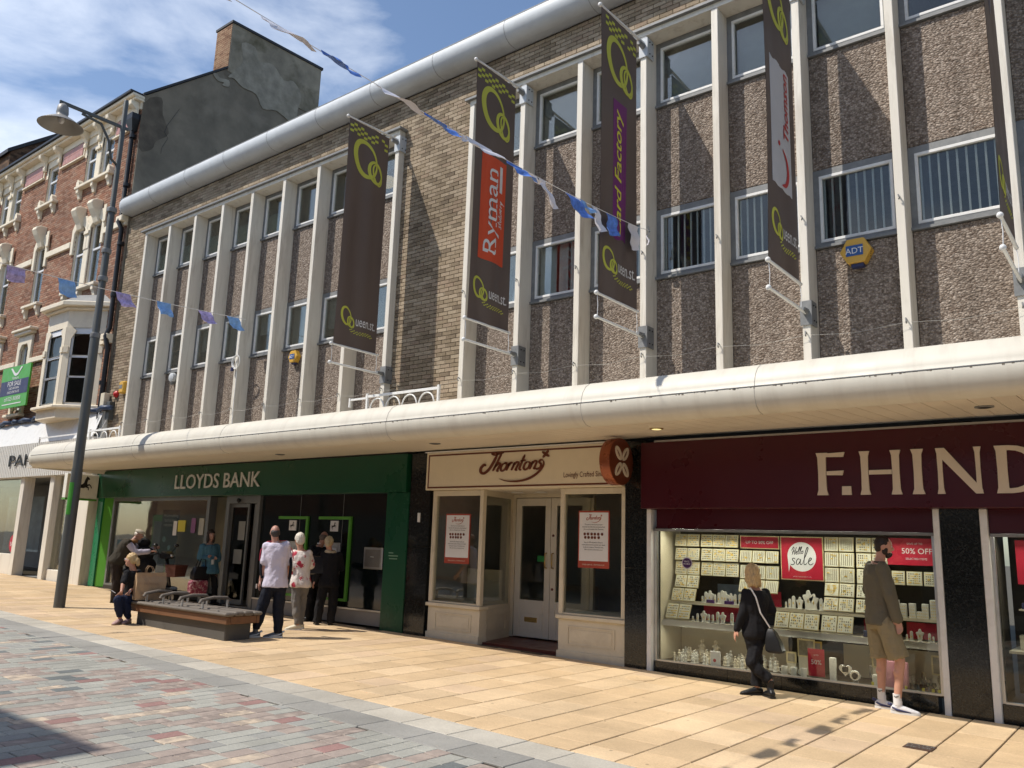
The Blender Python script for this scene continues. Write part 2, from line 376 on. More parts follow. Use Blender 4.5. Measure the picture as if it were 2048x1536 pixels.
# ------------------------------------------------------------------ ground
def cam_px(p):
    d = V(p)-V((0, 0, 1.68)); z = d.dot(fwd)
    if z < .1: return None
    return (1024+1649.18*d.dot(rt)/z, 768-1649.18*d.dot(up)/z, z)
def in_frame(p, m=60):
    q = cam_px(p); return bool(q) and -m < q[0] < 2048+m and -m < q[1] < 1536+m
g = MB()
for a, b in ((-260, -60), (-60, 30), (30, 260)):
    za, zb = gz(max(a, -60)), gz(min(b, 30)); za = gz(max(-60, min(30, a))); zb = gz(max(-60, min(30, b)))
    g.add([(a, -260, za-.02), (b, -260, zb-.02), (b, 260, zb-.02), (a, 260, za-.02)], [(0, 1, 2, 3)])
tag(g.to('ground', mat('ground_joint_grit', (.11, .095, .075), .95, var=.25, vs=20, bump=.4)), kind='structure')
def randmat(name, c, rv=.14, rough=.75, grain=.16, bump=.25, tint=None):
    """stone with a little tone of its own per piece"""
    m, nt, b, g_ = newmat(name); Lk = nt.links.new
    oi = N(nt, 'ShaderNodeObjectInfo'); mr = N(nt, 'ShaderNodeMapRange', i_1=0, i_2=1, i_3=1-rv, i_4=1+rv); Lk(oi.outputs['Random'], mr.inputs[0])
    nz = N(nt, 'ShaderNodeTexNoise', i_Scale=60.0, i_Detail=6.0, i_Roughness=.7); Lk(g_.outputs['Position'], nz.inputs['Vector'])
    n2 = N(nt, 'ShaderNodeTexNoise', i_Scale=1.1, i_Detail=9.0, i_Roughness=.7); Lk(g_.outputs['Position'], n2.inputs['Vector'])
    a1 = N(nt, 'ShaderNodeMapRange', i_1=.3, i_2=.7, i_3=1-grain, i_4=1+grain); Lk(nz.outputs[0], a1.inputs[0])
    a2 = N(nt, 'ShaderNodeMapRange', i_1=.3, i_2=.7, i_3=.78, i_4=1.12); Lk(n2.outputs[0], a2.inputs[0])
    c1 = N(nt, 'ShaderNodeMixRGB', blend_type='MULTIPLY', i_0=1.0); c1.inputs[1].default_value = (*c, 1); Lk(mr.outputs[0], c1.inputs[2])
    c2 = N(nt, 'ShaderNodeMixRGB', blend_type='MULTIPLY', i_0=1.0); Lk(c1.outputs[0], c2.inputs[1]); Lk(a1.outputs[0], c2.inputs[2])
    c3 = N(nt, 'ShaderNodeMixRGB', blend_type='MULTIPLY', i_0=1.0); Lk(c2.outputs[0], c3.inputs[1]); Lk(a2.outputs[0], c3.inputs[2])
    # small dark chewing-gum spots and stains
    v1 = N(nt, 'ShaderNodeTexVoronoi', i_Scale=3.6); Lk(g_.outputs['Position'], v1.inputs['Vector'])
    s1 = N(nt, 'ShaderNodeMapRange', i_1=.045, i_2=.07, i_3=.55, i_4=1.0); Lk(v1.outputs['Distance'], s1.inputs[0])
    c4 = N(nt, 'ShaderNodeMixRGB', blend_type='MULTIPLY', i_0=1.0); Lk(c3.outputs[0], c4.inputs[1]); Lk(s1.outputs[0], c4.inputs[2])
    out = c4.outputs[0]
    if tint:
        n5 = N(nt, 'ShaderNodeTexNoise', i_Scale=9.0, i_Detail=4.0); Lk(g_.outputs['Position'], n5.inputs['Vector'])
        a5 = N(nt, 'ShaderNodeMapRange', i_1=.48, i_2=.62); Lk(n5.outputs[0], a5.inputs[0])
        c5 = N(nt, 'ShaderNodeMixRGB'); Lk(a5.outputs[0], c5.inputs[0]); Lk(out, c5.inputs[1]); c5.inputs[2].default_value = (*tint, 1); out = c5.outputs[0]
    Lk(out, b.inputs['Base Color']); b.inputs['Roughness'].default_value = rough; b.inputs['Specular IOR Level'].default_value = .25
    bp = N(nt, 'ShaderNodeBump', i_Strength=bump, i_Distance=.004); Lk(nz.outputs[0], bp.inputs['Height']); Lk(bp.outputs[0], b.inputs['Normal'])
    return m
SLOPE_ROT = math.atan(-A_SL)
def slab_mb(lx, ly, h=.02, ch=.005):
    m = MB(); c = ch
    m.add([(0, 0, -h), (lx, 0, -h), (lx, ly, -h), (0, ly, -h), (0, 0, -c), (lx, 0, -c), (lx, ly, -c), (0, ly, -c),
           (c, c, 0), (lx-c, c, 0), (lx-c, ly-c, 0), (c, ly-c, 0)],
          [(0, 1, 5, 4), (1, 2, 6, 5), (2, 3, 7, 6), (3, 0, 4, 7), (4, 5, 9, 8), (5, 6, 10, 9), (6, 7, 11, 10), (7, 4, 8, 11), (8, 9, 10, 11)])
    return m
def lay(name, parent, items, mats, limit=300, stuff_name=None, dz=0):
    """items: (x, y, lx, ly, rz, material key). The nearest in frame become objects, the rest one stuff mesh."""
    vis = []
    for it in items:
        x, y, lx, ly, rz, k = it; c = (x+lx/2, y+ly/2, gz(x)); q = cam_px(c)
        if q and (in_frame(c, 1500) or -2 < c[0] < 12): vis.append((lx*ly/(q[2]**3)+(10 if in_frame(c, 20) else 0), it))
    vis.sort(key=lambda a: -a[0]); single = [v[1] for v in vis[:limit]]; rest = [v[1] for v in vis[limit:]]
    cache = {}
    for x, y, lx, ly, rz, k in single:
        key = (round(lx, 2), round(ly, 2), k)
        if key not in cache: cache[key] = mesh_of(slab_mb(key[0], key[1]), name, mats[k])
        piece(name, cache[key], parent, (x, y, gz(x)+dz+random.uniform(-.0012, .0012)), (random.uniform(-.001, .001), SLOPE_ROT+random.uniform(-.001, .001), rz))
    if rest:
        me = bpy.data.meshes.new(stuff_name or name); vs = []; fs = []; mi = []; ks = list(mats)
        for x, y, lx, ly, rz, k in rest:
            b = slab_mb(lx, ly); n = len(vs)
            for v in b.v:
                vx = x+v[0]*cos(rz)-v[1]*sin(rz); vy = y+v[0]*sin(rz)+v[1]*cos(rz); vs.append((vx, vy, gz(vx)+dz+v[2]))
            for f in b.f: fs.append(tuple(i+n for i in f)); mi.append(ks.index(k))
        me.from_pydata(vs, [], fs); [me.materials.append(mats[k]) for k in ks]; me.polygons.foreach_set('material_index', mi); me.update()
        o = link(stuff_name or name, me, parent); tag(o, kind='stuff')
def yb(x): return 5.80-.034*x
YEL = {'a': randmat('sandstone_flag', (.565, .415, .25), .09), 'b': randmat('sandstone_flag_pale', (.605, .455, .285), .09), 'c': randmat('sandstone_flag_pink', (.565, .42, .275), .09)}
pav = MB().add([(-44, 5.5, gz(-44)-.012), (12, 5.2, gz(12)-.012), (12, 11.9, gz(12)-.012), (-44, 11.9, gz(-44)-.012)], [(0, 1, 2, 3)]).to('pavement', mat('pavement_bed', (.09, .07, .045), .95, var=.2, vs=30))
tag(pav, kind='structure')
items = []
rng = random.Random(3)
for k in range(-60, 40):
    x = -5.755+.4335*k; y = yb(x)+.01; first = True
    yend = 10.36 if x > -21.9 else 10.30
    if -8.85 < x+.2 < -7.3: yend = 10.36
    while y < yend-.1:
        l = rng.choice([.3, .45, .6]) if first else rng.choice([.45, .6, .6, .75, .6])
        first = False; l = min(l, yend-y)
        if l < .12: break
        items.append((x, y, .4235, round(l-.010, 3), 0, rng.choice('aaabbc'))); y += l
lay('paving_slab', pav, items, YEL, 300, 'distant_paving_slabs')
KB = {'a': randmat('pale_granite_kerb', (.42, .395, .34), .08), 'b': randmat('pale_granite_kerb_warm', (.47, .44, .375), .08), 'c': randmat('blue_grey_kerb', (.28, .275, .255), .08), 'd': randmat('blue_grey_kerb_green', (.30, .295, .27), .08)}
kb = MB().add([(-44, yb(-44)-1.3, gz(-44)-.0125), (12, yb(12)-1.1, gz(12)-.0125), (12, yb(12)+.1, gz(12)-.0125), (-44, yb(-44)+.1, gz(-44)-.0125)], [(0, 1, 2, 3)])
kerb = kb.to('kerb_band', M['mortar']); tag(kerb, kind='structure')
items = []; th = math.atan(-.034)
x = -30.0
while x < 12:
    l = rng.choice([.5, .58, .62]); items.append((x, yb(x)-.392, l-.006, .386, th, rng.choice('ab'))); x += l
x = -30.0
while x < 12:
    l = rng.choice([.5, .56, .6]); items.append((x, yb(x)-.775+.02*0, l-.006, .378, th, rng.choice('ccd'))); x += l
lay('kerb_slab', kerb, items, KB, 250, 'distant_kerb_slabs')
SE = {'grey': randmat('sett_grey_green', (.335, .335, .30), .09), 'pink': randmat('sett_brown_pink', (.30, .25, .22), .1, tint=(.36, .30, .26)), 'red': randmat('sett_red', (.29, .175, .16), .1),
      'dark': randmat('sett_charcoal', (.16, .175, .175), .12), 'tan': randmat('sett_tan', (.37, .31, .25), .1, tint=(.52, .43, .33)), 'blue': randmat('sett_blue_grey', (.30, .30, .28), .09)}
road = MB().add([(-44, -3, gz(-44)-.014), (12, -3, gz(12)-.014), (12, yb(12)-.7, gz(12)-.014), (-44, yb(-44)-.7, gz(-44)-.014)], [(0, 1, 2, 3)]).to('road', mat('sett_bed', (.10, .085, .075), .95, var=.3, vs=25))
tag(road, kind='structure')
items = []
for k in range(-100, 100):
    x = -5.93+.166*k; y = -1.4+rng.random()*.27; ye = yb(x)-.785
    while y < ye:
        l = rng.choice([.25, .27, .27, .29]); l2 = min(l, ye-y)
        if l2 > .06 and (in_frame((x+.08, y+.13, gz(x)), 1300) or abs(x) < 9):
            items.append((x, y, .156, round(l2-.005, 3), 0, rng.choices(list(SE), [42, 34, 4, 5, 6, 9])[0]))
        y += l
lay('sett', road, items, SE, 300, 'distant_setts')

# small covers let into the paving
mh = thing('drain_cover', 'small rectangular iron utility cover in paving near shop corner', 'cover', (-1.96, 8.44, gz(-1.96)))
MB().box(-2.08, -1.84, 8.34, 8.56, gz(-1.96)-.01, gz(-1.96)+.006).to('plate', mat('rusty_iron', (.09, .05, .035), .6, .5, var=.3, vs=20, bump=.6, bs=90), mh, bev=.002)
mb = MB()
for i, s_ in enumerate(('WATER', 'METER')): words(mb, s_, lambda u, v, t=0: (-1.96+u, 8.47-.085*i+v, gz(-1.96)+.006+t), .07, .01, 1, 'CENTER', .003)
mb.to('lettering', M['lead'], mh)
for x, y, lb in ((-7.13, 10.12, 'round stone-filled access cover before the chocolate shop doorway'), (-5.48, 9.65, 'round stone-filled access cover before the jeweller window corner')):
    c = thing('access_cover', lb, 'cover', (x, y, gz(x)))
    MB().lathe([(.19, -.003), (.19, .0035), (.17, .0045)], (x, y, gz(x)), 28).to('ring', YEL['b'], c)
    MB().lathe([(.165, -.003), (.165, .006)], (x, y, gz(x)), 28).to('lid', YEL['a'], c)

# ------------------------------------------------------------------ bricks
def brick_wall(wall, x0, x1, z0, z1, y, holes=(), m=None, single=0, bw=.225, bh=.075, depth=.02, axis='x', clip=None, prefer=None, gap=.0055):
    """courses of bricks standing proud of their mortar bed; the ones that show largest are objects"""
    brick_me = {}; allb = []
    r0_ = int(floor(z0/bh)); r1_ = int(math.ceil(z1/bh))
    for r in range(r0_, r1_):
        za, zb = max(r*bh, z0)+gap, min((r+1)*bh, z1)-gap
        if zb-za < .02: continue
        off = -(r % 2)*bw/2; hh = y if axis == 'x' else 0
        # hashing in the material uses x + y
        k0 = int(floor((x0+hh+100-off)/bw))-1
        for k in range(k0, k0+int((x1-x0)/bw)+4):
            a = k*bw+off-100-hh+gap; b = a+bw-2*gap; a, b = max(a, x0), min(b, x1)
            if b-a < .03: continue
            cx, cz = (a+b)/2, (za+zb)/2
            gone = False
            for h in holes:
                if h[2] < cz < h[3] and a < h[1] and b > h[0]:
                    if a < h[0]: b = h[0]
                    elif b > h[1]: a = h[1]
                    else: gone = True
            if gone or b-a < .03: continue
            if clip and not clip(cx, cz): continue
            allb.append((a, b, za, zb))
    if single:
        def key(q):
            c = cam_px(((q[0]+q[1])/2, y, (q[2]+q[3])/2)); ok = in_frame(((q[0]+q[1])/2, y, (q[2]+q[3])/2), 0) and (prefer is None or prefer((q[0]+q[1])/2, (q[2]+q[3])/2))
            return (0 if ok and q[1]-q[0] > .2 and q[3]-q[2] > .06 else 1, c[2] if c else 99)
        allb.sort(key=key)
        for a, b, za, zb in allb[:single]:
            k = (round(b-a, 3), round(zb-za, 3))
            if k not in brick_me: brick_me[k] = mesh_of(MB().box(-k[0]/2, k[0]/2, -depth, 0, -k[1]/2, k[1]/2, True), 'brick', m)
            piece('brick', brick_me[k], wall, ((a+b)/2, y+random.uniform(0, .002)-.001, (za+zb)/2))
    mb = MB()
    for a, b, za, zb in allb[single:]:
        j = random.uniform(0, .003)
        mb.box(a, b, y-depth-j+.002, y, za, zb, True)
    o = mb.to('remaining_bricks', m, wall); tag(o, kind='stuff')

# ------------------------------------------------------------------ the long post-war building
bld = thing('office_building', 'three storey brown brick block with pebble panels, cream mullions and long white canopy', 'building', (-8, 10.6, gz(-8)))
BY = 10.45
wall = MB().box(-22.38, -21.14, 10.45, 10.7, 3.3, 9.72).box(-11.28, -9.42, 10.45, 10.7, 3.3, 9.72).box(-22.38, 6.2, 10.45, 10.7, 9.722, 10.46).box(-21.14, -11.28, 10.62, 10.72, 3.3, 3.9).box(-9.42, 6.2, 10.62, 10.72, 3.3, 3.9)\
    .box(-22.38, -22.3, 10.7, 20, .4, 10.45).box(6, 6.2, 10.7, 20, 0, 10.45).to('brick_wall', M['mortar'], bld)
brick_wall(wall, -22.38, 6.2, 3.3, 10.42, BY, [(-21.14, -11.28, 3, 9.72), (-9.42, 7, 3, 9.72)], M['brown_brick'], 300, prefer=lambda x, z: -11.3 < x < -9.4 and z > 4.2)
rm = MB().box(-22.3, 6, 14.0, 14.1, 3.3, 10.2).box(-22.3, 6, 10.73, 14, 3.3, 3.42).box(-22.3, 6, 10.78, 14, 6.92, 7.0).box(-22.3, 6, 10.73, 14, 9.95, 10.2)
for x in (-17.4, -11.3, -9.4, -5.8, -2.2): rm.box(x-.05, x+.05, 10.8, 14, 3.42, 9.95)
rm.to('interior', M['room'], bld)
MB().box(-22.38, 6.2, 10.3, 20, 10.47, 10.6).to('roof', M['slate'], bld)
# eave: a fat rounded metal fascia with a seam along its brow
def eave_prof(r=.25):
    c = (10.30, 10.72); return [(c[0]+r*1.0*cos(radians(a)), c[1]+r*1.05*sin(radians(a))) for a in range(60, 285, 15)]+[(10.62, 10.46), (10.62, 10.95)]
eave = MB().loft([[(x_, 10.42+(p_[0]-10.42)*k_, 10.72+(p_[1]-10.72)*k_) for p_ in eave_prof()] for x_, k_ in ((6.2, 1), (-22.25, 1), (-22.36, .96), (-22.46, .86), (-22.53, .68), (-22.57, .4))]).to('eave', M['eave'], bld, smooth=True, fix=True)
se = MB()
se.box(-22.4, 6.2, 10.075, 10.10, 10.845, 10.862)
se.to('seam', M['lead'], eave)
me = mesh_of(MB().prism([(10.30+(.253)*cos(radians(a)), 10.72+.266*sin(radians(a))) for a in range(70, 280, 15)]+[(10.5, 10.46), (10.5, 10.95)], 'x', 0, .012), 'joint', mat('eave_joint', (.30, .31, .32), .6))
for i in range(17):
    if -21.2+i*1.75 < 6: piece('joint', me, eave, (-20.75+i*1.75, 0, 0))
# curved end of the eave
ME_ = MB()
for s_, a_ in ((0, 1),): ME_.lathe([(.02, 0), (.12, .10), (.2, .2), (.25, .32)], (0, 0, 0), 14)
fl = MB().box(-21.24, -11.2, 10.22, 10.47, 9.675, 9.715).box(-9.5, 6.2, 10.22, 10.47, 9.675, 9.715).to('flashing', M['lead'], bld)

MUL_L = [-21.09+1.2155*i for i in range(9)]       # left edges
MUL_R = [-9.42+1.1865*i for i in range(14)]
mull = mesh_of(MB().box(0, .105, 0, .335, 0, 5.79), 'mullion', M['cream'])
for x in MUL_L+MUL_R:
    o = piece('mullion', mull, bld, (x, 10.285, 3.8)); b_ = o.modifiers.new('e', 'BEVEL'); b_.width = .006; b_.segments = 1
MB().box(MUL_L[0], MUL_L[-1]+.105, 10.283, 10.62, 9.592, 9.672).box(MUL_R[0], MUL_R[-1]+.105, 10.283, 10.62, 9.592, 9.672).to('head_beam', M['cream'], bld)
def shade_rooms(): pass
pane_me = {}
def upper_window(x0, x1, z0, z1, bars=False, blind=None, part=False):
    fr = MB(); a, b = x0, x1
    fr.box(a, b, 10.60, 10.69, z0, z0+.05).box(a, b, 10.60, 10.69, z1-.09, z1).box(a, a+.075, 10.60, 10.69, z0+.05, z1-.09).box(b-.075, b, 10.60, 10.69, z0+.05, z1-.09)
    o = fr.to('window', M['lead'], bld)
    a += .075; b -= .075; z0 += .05; z1 -= .09
    MB().box(a, b, 10.595, 10.66, z0, z0+.04).box(a, b, 10.595, 10.66, z1-.04, z1).box(a, a+.038, 10.595, 10.66, z0+.04, z1-.04).box(b-.038, b, 10.595, 10.66, z0+.04, z1-.04).to('frame', M['white'], o, bev=.004)
    MB().box(a+.03, b-.03, 10.632, 10.638, z0+.03, z1-.03).to('pane', M['glass_up'], o)
    if bars:
        me = mesh_of(MB().box(-.0115, .0115, 10.665, 10.685, 0, z1-z0), 'bar', M['white'])
        n = 9
        for i in range(n): piece('bar', me, o, (a+(b-a)*(i+.5)/n, 0, z0))
    if blind == 'vert':
        m_ = MB(); n = 12
        for i in range(n):
            if (i*7+int(a*3)) % 11 in (3, 4) and part: continue
            u = a+(b-a)*(i+.5)/n; m_.add([(u-.04, 10.76, z0), (u+.035, 10.80, z0), (u+.035, 10.80, z1), (u-.04, 10.76, z1)], [(0, 1, 2, 3)])
        m_.to('vertical_blind', M['blind'], o)
    elif blind == 'roll': MB().box(a, b, 10.75, 10.76, z0+(z1-z0)*(part or 0), z1).to('roller_blind', M['blind_w'], o)
    elif blind == 'film': MB().box(a+.03, b-.03, 10.64, 10.645, z0+.03, z0+(z1-z0)*.55).to('frosted_film', M['frost'], o)
    elif blind == 'grey': MB().box(a, b, 10.86, 10.87, z0, z1).to('roller_blind', M['room_l'], o)
def bay(x0, x1, up_kw, lo_kw):
    MB().box(x0, x1, 10.60, 10.70, 6.775, 8.46).to('pebble_panel', M['pebble'], bld, bev=.012)
    MB().box(x0, x1, 10.60, 10.70, 3.85, 5.655).to('pebble_panel', M['pebble'], bld, bev=.012)
    MB().box(x0, x1, 10.555, 10.69, 8.462, 8.497).to('sill', M['lead'], bld)
    MB().box(x0, x1, 10.555, 10.69, 5.657, 5.692).to('sill', M['lead'], bld)
    upper_window(x0, x1, 8.498, 9.59, **up_kw); upper_window(x0, x1, 5.693, 6.772, **lo_kw)
ups = [dict(blind='film')]*4+[dict(blind='film'), dict(blind='grey'), dict(), dict(blind='roll', part=.7)]
los = [dict(), dict(blind='grey'), dict(blind='roll', part=.4), dict(blind='roll'), dict(blind='roll', part=.5), dict(blind='roll'), dict(blind='roll', part=.3), dict(blind='roll')]
for i in range(8): bay(MUL_L[i]+.107, MUL_L[i+1]-.002, ups[i], los[i])
ups = [dict(blind='roll'), dict(blind='vert'), dict(blind='vert'), dict(blind='grey'), dict(blind='grey'), dict(blind='grey'), dict(), dict()]+[dict()]*5
los = [dict(blind='vert'), dict(blind='vert', part=True), dict(bars=True), dict(bars=True), dict(bars=True), dict(bars=True), dict(bars=True)]+[dict(bars=True)]*6
for i in range(13): bay(MUL_R[i]+.107, MUL_R[i+1]-.002, ups[i], los[i])
# ceiling lamp seen through an upper window
o = thing('ceiling_lamp', 'round cream office lamp glowing behind an upper left window', 'lamp', (-13.2, 11.7, 9.6))
MB().lathe([(.02, .3), (.02, .12), (.2, .1), (.22, 0), (.18, -.06), (.03, -.08)], (-13.2, 11.7, 9.6), 16).to('shade', mat('lamp_glow', (.8, .62, .35), .5, emit=1.2), o, smooth='all')

# ------------------------------------------------------------------ canopy
CZ = 3.17; CF = 8.36
prof = [(8.52, CZ-.02), (8.42, CZ-.005), (8.345, CZ+.05), (8.305, CZ+.14), (8.292, CZ+.235), (8.30, CZ+.25), (8.305, CZ+.255), (8.31, CZ+.30), (8.34, CZ+.38), (8.40, CZ+.46), (8.50, CZ+.52), (8.68, CZ+.56), (9.4, CZ+.59), (10.44, CZ+.61), (10.44, CZ+.56), (8.7, CZ+.45), (8.56, CZ+.1)]
cv = MB(); xs = [-21.35, 0.0, 6.2]
XL = -21.3
n = len(prof); rings = []
# straight run, then a quarter round at the left end
for x in (6.2, XL): rings.append([(x, p[0], p[1]) for p in prof])
for k in range(1, 9):
    a = k/8*pi/2; cyy = 9.0
    rings.append([(XL-(max(0, cyy-p[0]))*sin(a), cyy-(cyy-p[0])*cos(a) if p[0] < cyy else p[0], p[1]) for p in prof])
rings.append([(XL-(max(0.0, 9.0-p[0])), max(p[0], 10.44) if p[0] < 9 else p[0], p[1]) for p in prof])
canopy = cv.loft(rings).to('canopy', M['canopy'], bld, smooth=True, fix=True)
# soffit of long boards running out from the wall
sm = mesh_of(MB().prism([(8.50, -.02), (10.44, .085), (10.44, .105), (8.50, 0)], 'x', 0, .193), 'soffit_board', M['soffit'])
bx = -22.0; k = 0
while bx < 3.2:
    o = piece('soffit_board', sm, canopy, (bx, 0, CZ+.005+.0)); o.rotation_euler = (0, 0, 0); bx += .2; k += 1
MB().box(-22.0, 6.2, 8.5, 10.44, CZ+.14, CZ+.16).to('soffit_backing', M['mortar'], canopy)
sj = mesh_of(MB().loft([[(x, p[0]+dy, p[1]+dz) for p, dy, dz in [(q, (-.002 if q[0] < 8.5 else 0), (.004 if q[1] > 3.3 else -.004)) for q in prof[:13]]] for x in (0, .006)]), 'panel_joint', mat('joint_grey', (.36, .34, .30), .6))
for x in (-19.6, -16.5, -13.35, -9.0, -5.55, -3.35, .2): piece('panel_joint', sj, canopy, (x, 0, 0))
sd = MB(); rr = random.Random(5)
sd.box(XL, 6.2, 8.288, 8.30, CZ+.243, CZ+.252)
sd.to('drip_seam', M['lead'], canopy)
sd = MB(); x = -20
while x < 0:
    if rr.random() < .35*(1 if x > -14 else .4): l = rr.uniform(.003, .02); sd.box(x, x+rr.uniform(.006, .03), 8.291+.0, 8.30, CZ+.243-l, CZ+.244)
    x += rr.uniform(.01, .05)
tag(sd.to('drip_stain', mat('grime', (.22, .19, .15), .9), canopy), kind='stuff')
for x, y in ((-12.87, 9.28), (-8.88, 9.24), (-5.03, 9.26), (-1.37, 9.29)):
    lit = x == -5.03
    o = MB().lathe([(.085, 0), (.09, -.012), (.07, -.016)], (x, y, CZ+.028), 20).to('downlight', M['brass'] if lit else M['lead'], canopy)
    MB().lathe([(.066, 0), (.05, -.004)], (x, y, CZ+.013), 18).to('lens', mat('downlight_glow', (.9, .78, .35), .4, emit=.9 if lit else 0) if lit else M['black'], o)
# floodlight and cable hooks
# ------------------------------------------------------------------ printed logos
def horse(fm, mb, s, t=.004):
    P = [(.02, .46), (.10, .52), (.20, .50), (.30, .53), (.42, .52), (.52, .55), (.60, .64), (.62, .76), (.66, .86), (.70, .93), (.72, .99), (.74, .94), (.80, .90), (.86, .82), (.84, .78), (.78, .79), (.76, .72), (.74, .62), (.76, .55), (.86, .58), (.95, .50), (1.0, .38), (.96, .37), (.92, .46), (.86, .51), (.76, .47), (.84, .42), (.86, .28), (.82, .27), (.79, .38), (.68, .40), (.60, .36), (.48, .36), (.40, .34), (.34, .24), (.36, .10), (.34, .0), (.30, .01), (.28, .14), (.26, .26), (.24, .30), (.16, .24), (.10, .14), (.07, .15), (.10, .27), (.18, .36), (.16, .44), (.08, .44), (.0, .38), (-.02, .42)]
    n = len(P); mb.add([fm(a*s, b*s, t) for a, b in P], [tuple(range(n))]); return mb
def ringpoly(cx, cy, a, b, ang, w0, w1, ph=0, n=36):
    pts = []; ws = []
    for i in range(n):
        t = 2*pi*i/n; x, y = a*cos(t), b*sin(t)
        pts.append((cx+x*cos(ang)-y*sin(ang), cy+x*sin(ang)+y*cos(ang))); ws.append(w0+(w1-w0)*(.5+.5*cos(t-ph)))
    return ribbon(pts, ws, closed=True)
def strokes(mb, fm, lst, w_, ox=0, oy=0, k=1, t=.003, slant=0, taper=.12, thick=True):
    for pts in lst:
        wk = w_
        if isinstance(pts, tuple): wk, pts = pts
        c = crom(pts, 6); c = [((x+slant*y)*k+ox, y*k+oy) for x, y in c]
        R = ribbon(c, wk*k, taper=taper)
        if thick: mb.flat(R, fm, t)
        else: mb.add([fm(a, b, t) for q in R for a, b in q], [(4*i, 4*i+1, 4*i+2, 4*i+3) for i in range(len(R))])
    return mb
THORN = [(.085, [(.62, .93), (.45, 1.0), (.28, .97), (.45, .90), (.62, .95), (.85, 1.0)]), (.12, [(.55, .94), (.46, .6), (.32, .25), (.12, .06), (-.06, .12), (-.10, .32), (.02, .46), (.12, .40)]),
         (.085, [(.74, .98), (.62, .5), (.52, .14)]), (.085, [(.56, .28), (.70, .50), (.80, .48), (.76, .30), (.72, .16), (.80, .14)]),
         (.085, [(1.02, .5), (.90, .42), (.88, .22), (.98, .14), (1.10, .24), (1.12, .44), (1.02, .5), (1.14, .52)]),
         (.085, [(1.24, .52), (1.20, .32), (1.16, .15)]), (.09, [(1.20, .34), (1.30, .50), (1.38, .48)]),
         (.085, [(1.48, .52), (1.44, .32), (1.40, .15)]), (.085, [(1.44, .34), (1.56, .52), (1.66, .48), (1.62, .28), (1.60, .17), (1.68, .16)]),
         (.085, [(1.86, .86), (1.80, .5), (1.76, .22), (1.86, .15)]), (.08, [(1.72, .56), (1.96, .60)]),
         (.085, [(2.08, .52), (1.97, .44), (1.95, .24), (2.05, .16), (2.17, .26), (2.18, .46), (2.08, .52)]),
         (.085, [(2.30, .54), (2.27, .34), (2.23, .17)]), (.085, [(2.27, .36), (2.38, .54), (2.48, .50), (2.45, .30), (2.43, .20), (2.50, .19)]),
         (.085, [(2.76, .54), (2.64, .58), (2.60, .48), (2.70, .38), (2.70, .24), (2.58, .17), (2.50, .22)])]
SWOOSH = [(.85, -.22), (1.2, -.33), (1.7, -.36), (2.2, -.26), (2.6, -.02), (2.85, .28), (2.88, .48), (2.84, .56)]
def thorntons(mb, fm, ox, oy, k, t=.004, thick=True):
    strokes(mb, fm, THORN, .1, ox, oy, k, t, .22, thick=thick)
    c = crom(SWOOSH, 5); n = len(c); c = [((x+.02)*k+ox, y*k+oy) for x, y in c]
    R = ribbon(c, [max(.012, .10*sin(pi*min(1, (i+.5)/n)))*k for i in range(n)])
    mb.flat(R, fm, t)
    for a in (45, 135, 225, 315):
        d = radians(a+8); cx, cy = ox+(2.98+.10*cos(d))*k, oy+(.83+.10*sin(d))*k
        mb.flat([[(cx+(.10*cos(q)*cos(d)-.055*sin(q)*sin(d))*k, cy+(.10*cos(q)*sin(d)+.055*sin(q)*cos(d))*k) for q in [2*pi*i/10 for i in range(10)]]], fm, t)
HELLO = [[(-.05, .55), (.02, .80), (.12, .98), (.18, .80), (.12, .4), (.05, .15)], [(.02, .42), (.2, .55), (.4, .6)], [(.42, 1.0), (.36, .7), (.30, .35), (.34, .18)], [(.38, .3), (.52, .42), (.56, .54), (.47, .55), (.42, .38), (.50, .24), (.62, .30)],
         [(.62, .3), (.76, .8), (.78, 1.0), (.70, .9), (.66, .5), (.68, .28), (.78, .3)], [(.80, .32), (.94, .84), (.96, 1.02), (.88, .92), (.84, .5), (.86, .3), (.94, .32)], [(1.08, .58), (.98, .5), (1.0, .34), (1.12, .34), (1.16, .5), (1.08, .58), (1.2, .62)]]
SALE = [[(.42, .5), (.30, .62), (.16, .56), (.20, .42), (.34, .3), (.32, .1), (.14, .04), (.02, .12)], [(.84, .5), (.68, .58), (.54, .40), (.54, .14), (.70, .1), (.84, .34), (.90, .55), (.86, .2), (.98, .08), (1.1, .3)],
        [(1.1, .3), (1.36, 1.0), (1.48, 1.5), (1.38, 1.56), (1.26, 1.1), (1.20, .5), (1.22, .14), (1.36, .1), (1.5, .28)], [(1.5, .28), (1.74, .46), (1.84, .62), (1.72, .68), (1.6, .42), (1.66, .14), (1.86, .10), (2.06, .28)]]

# ------------------------------------------------------------------ bank shopfront
bank = thing('bank_shopfront', 'green bank shopfront with silver lettering, glazed window, doorway and black panels', 'shopfront', (-16.3, 10.45, gz(-16.3)))
def zb(x): return gz(x)
fas = MB().box(-22.16, -10.58, 10.32, 10.62, 2.54, 3.225).to('fascia', M['green'], bank, bev=.01)
words(MB(), 'LLOYDS BANK', FM(-18.22, 2.71, 10.315), .44, .006, .86, t=.02, thick=True, fit=(3.33, .325)).to('lettering', M['silver_letter'], fas)
ln = MB().box(-22.16, -10.58, 10.35, 10.6, 3.235, 3.29).to('shadow_gap', M['black'], bank)
MB().box(-22.02, -21.74, 10.36, 10.6, zb(-22), 2.538).to('pilaster', M['green_sunlit'], bank, bev=.006)
MB().prism([(-21.735, 10.40), (-21.36, 10.54), (-21.36, 10.6), (-21.735, 10.6)], 'z', zb(-22), 2.538).to('lime_reveal', M['green_l'], bank)
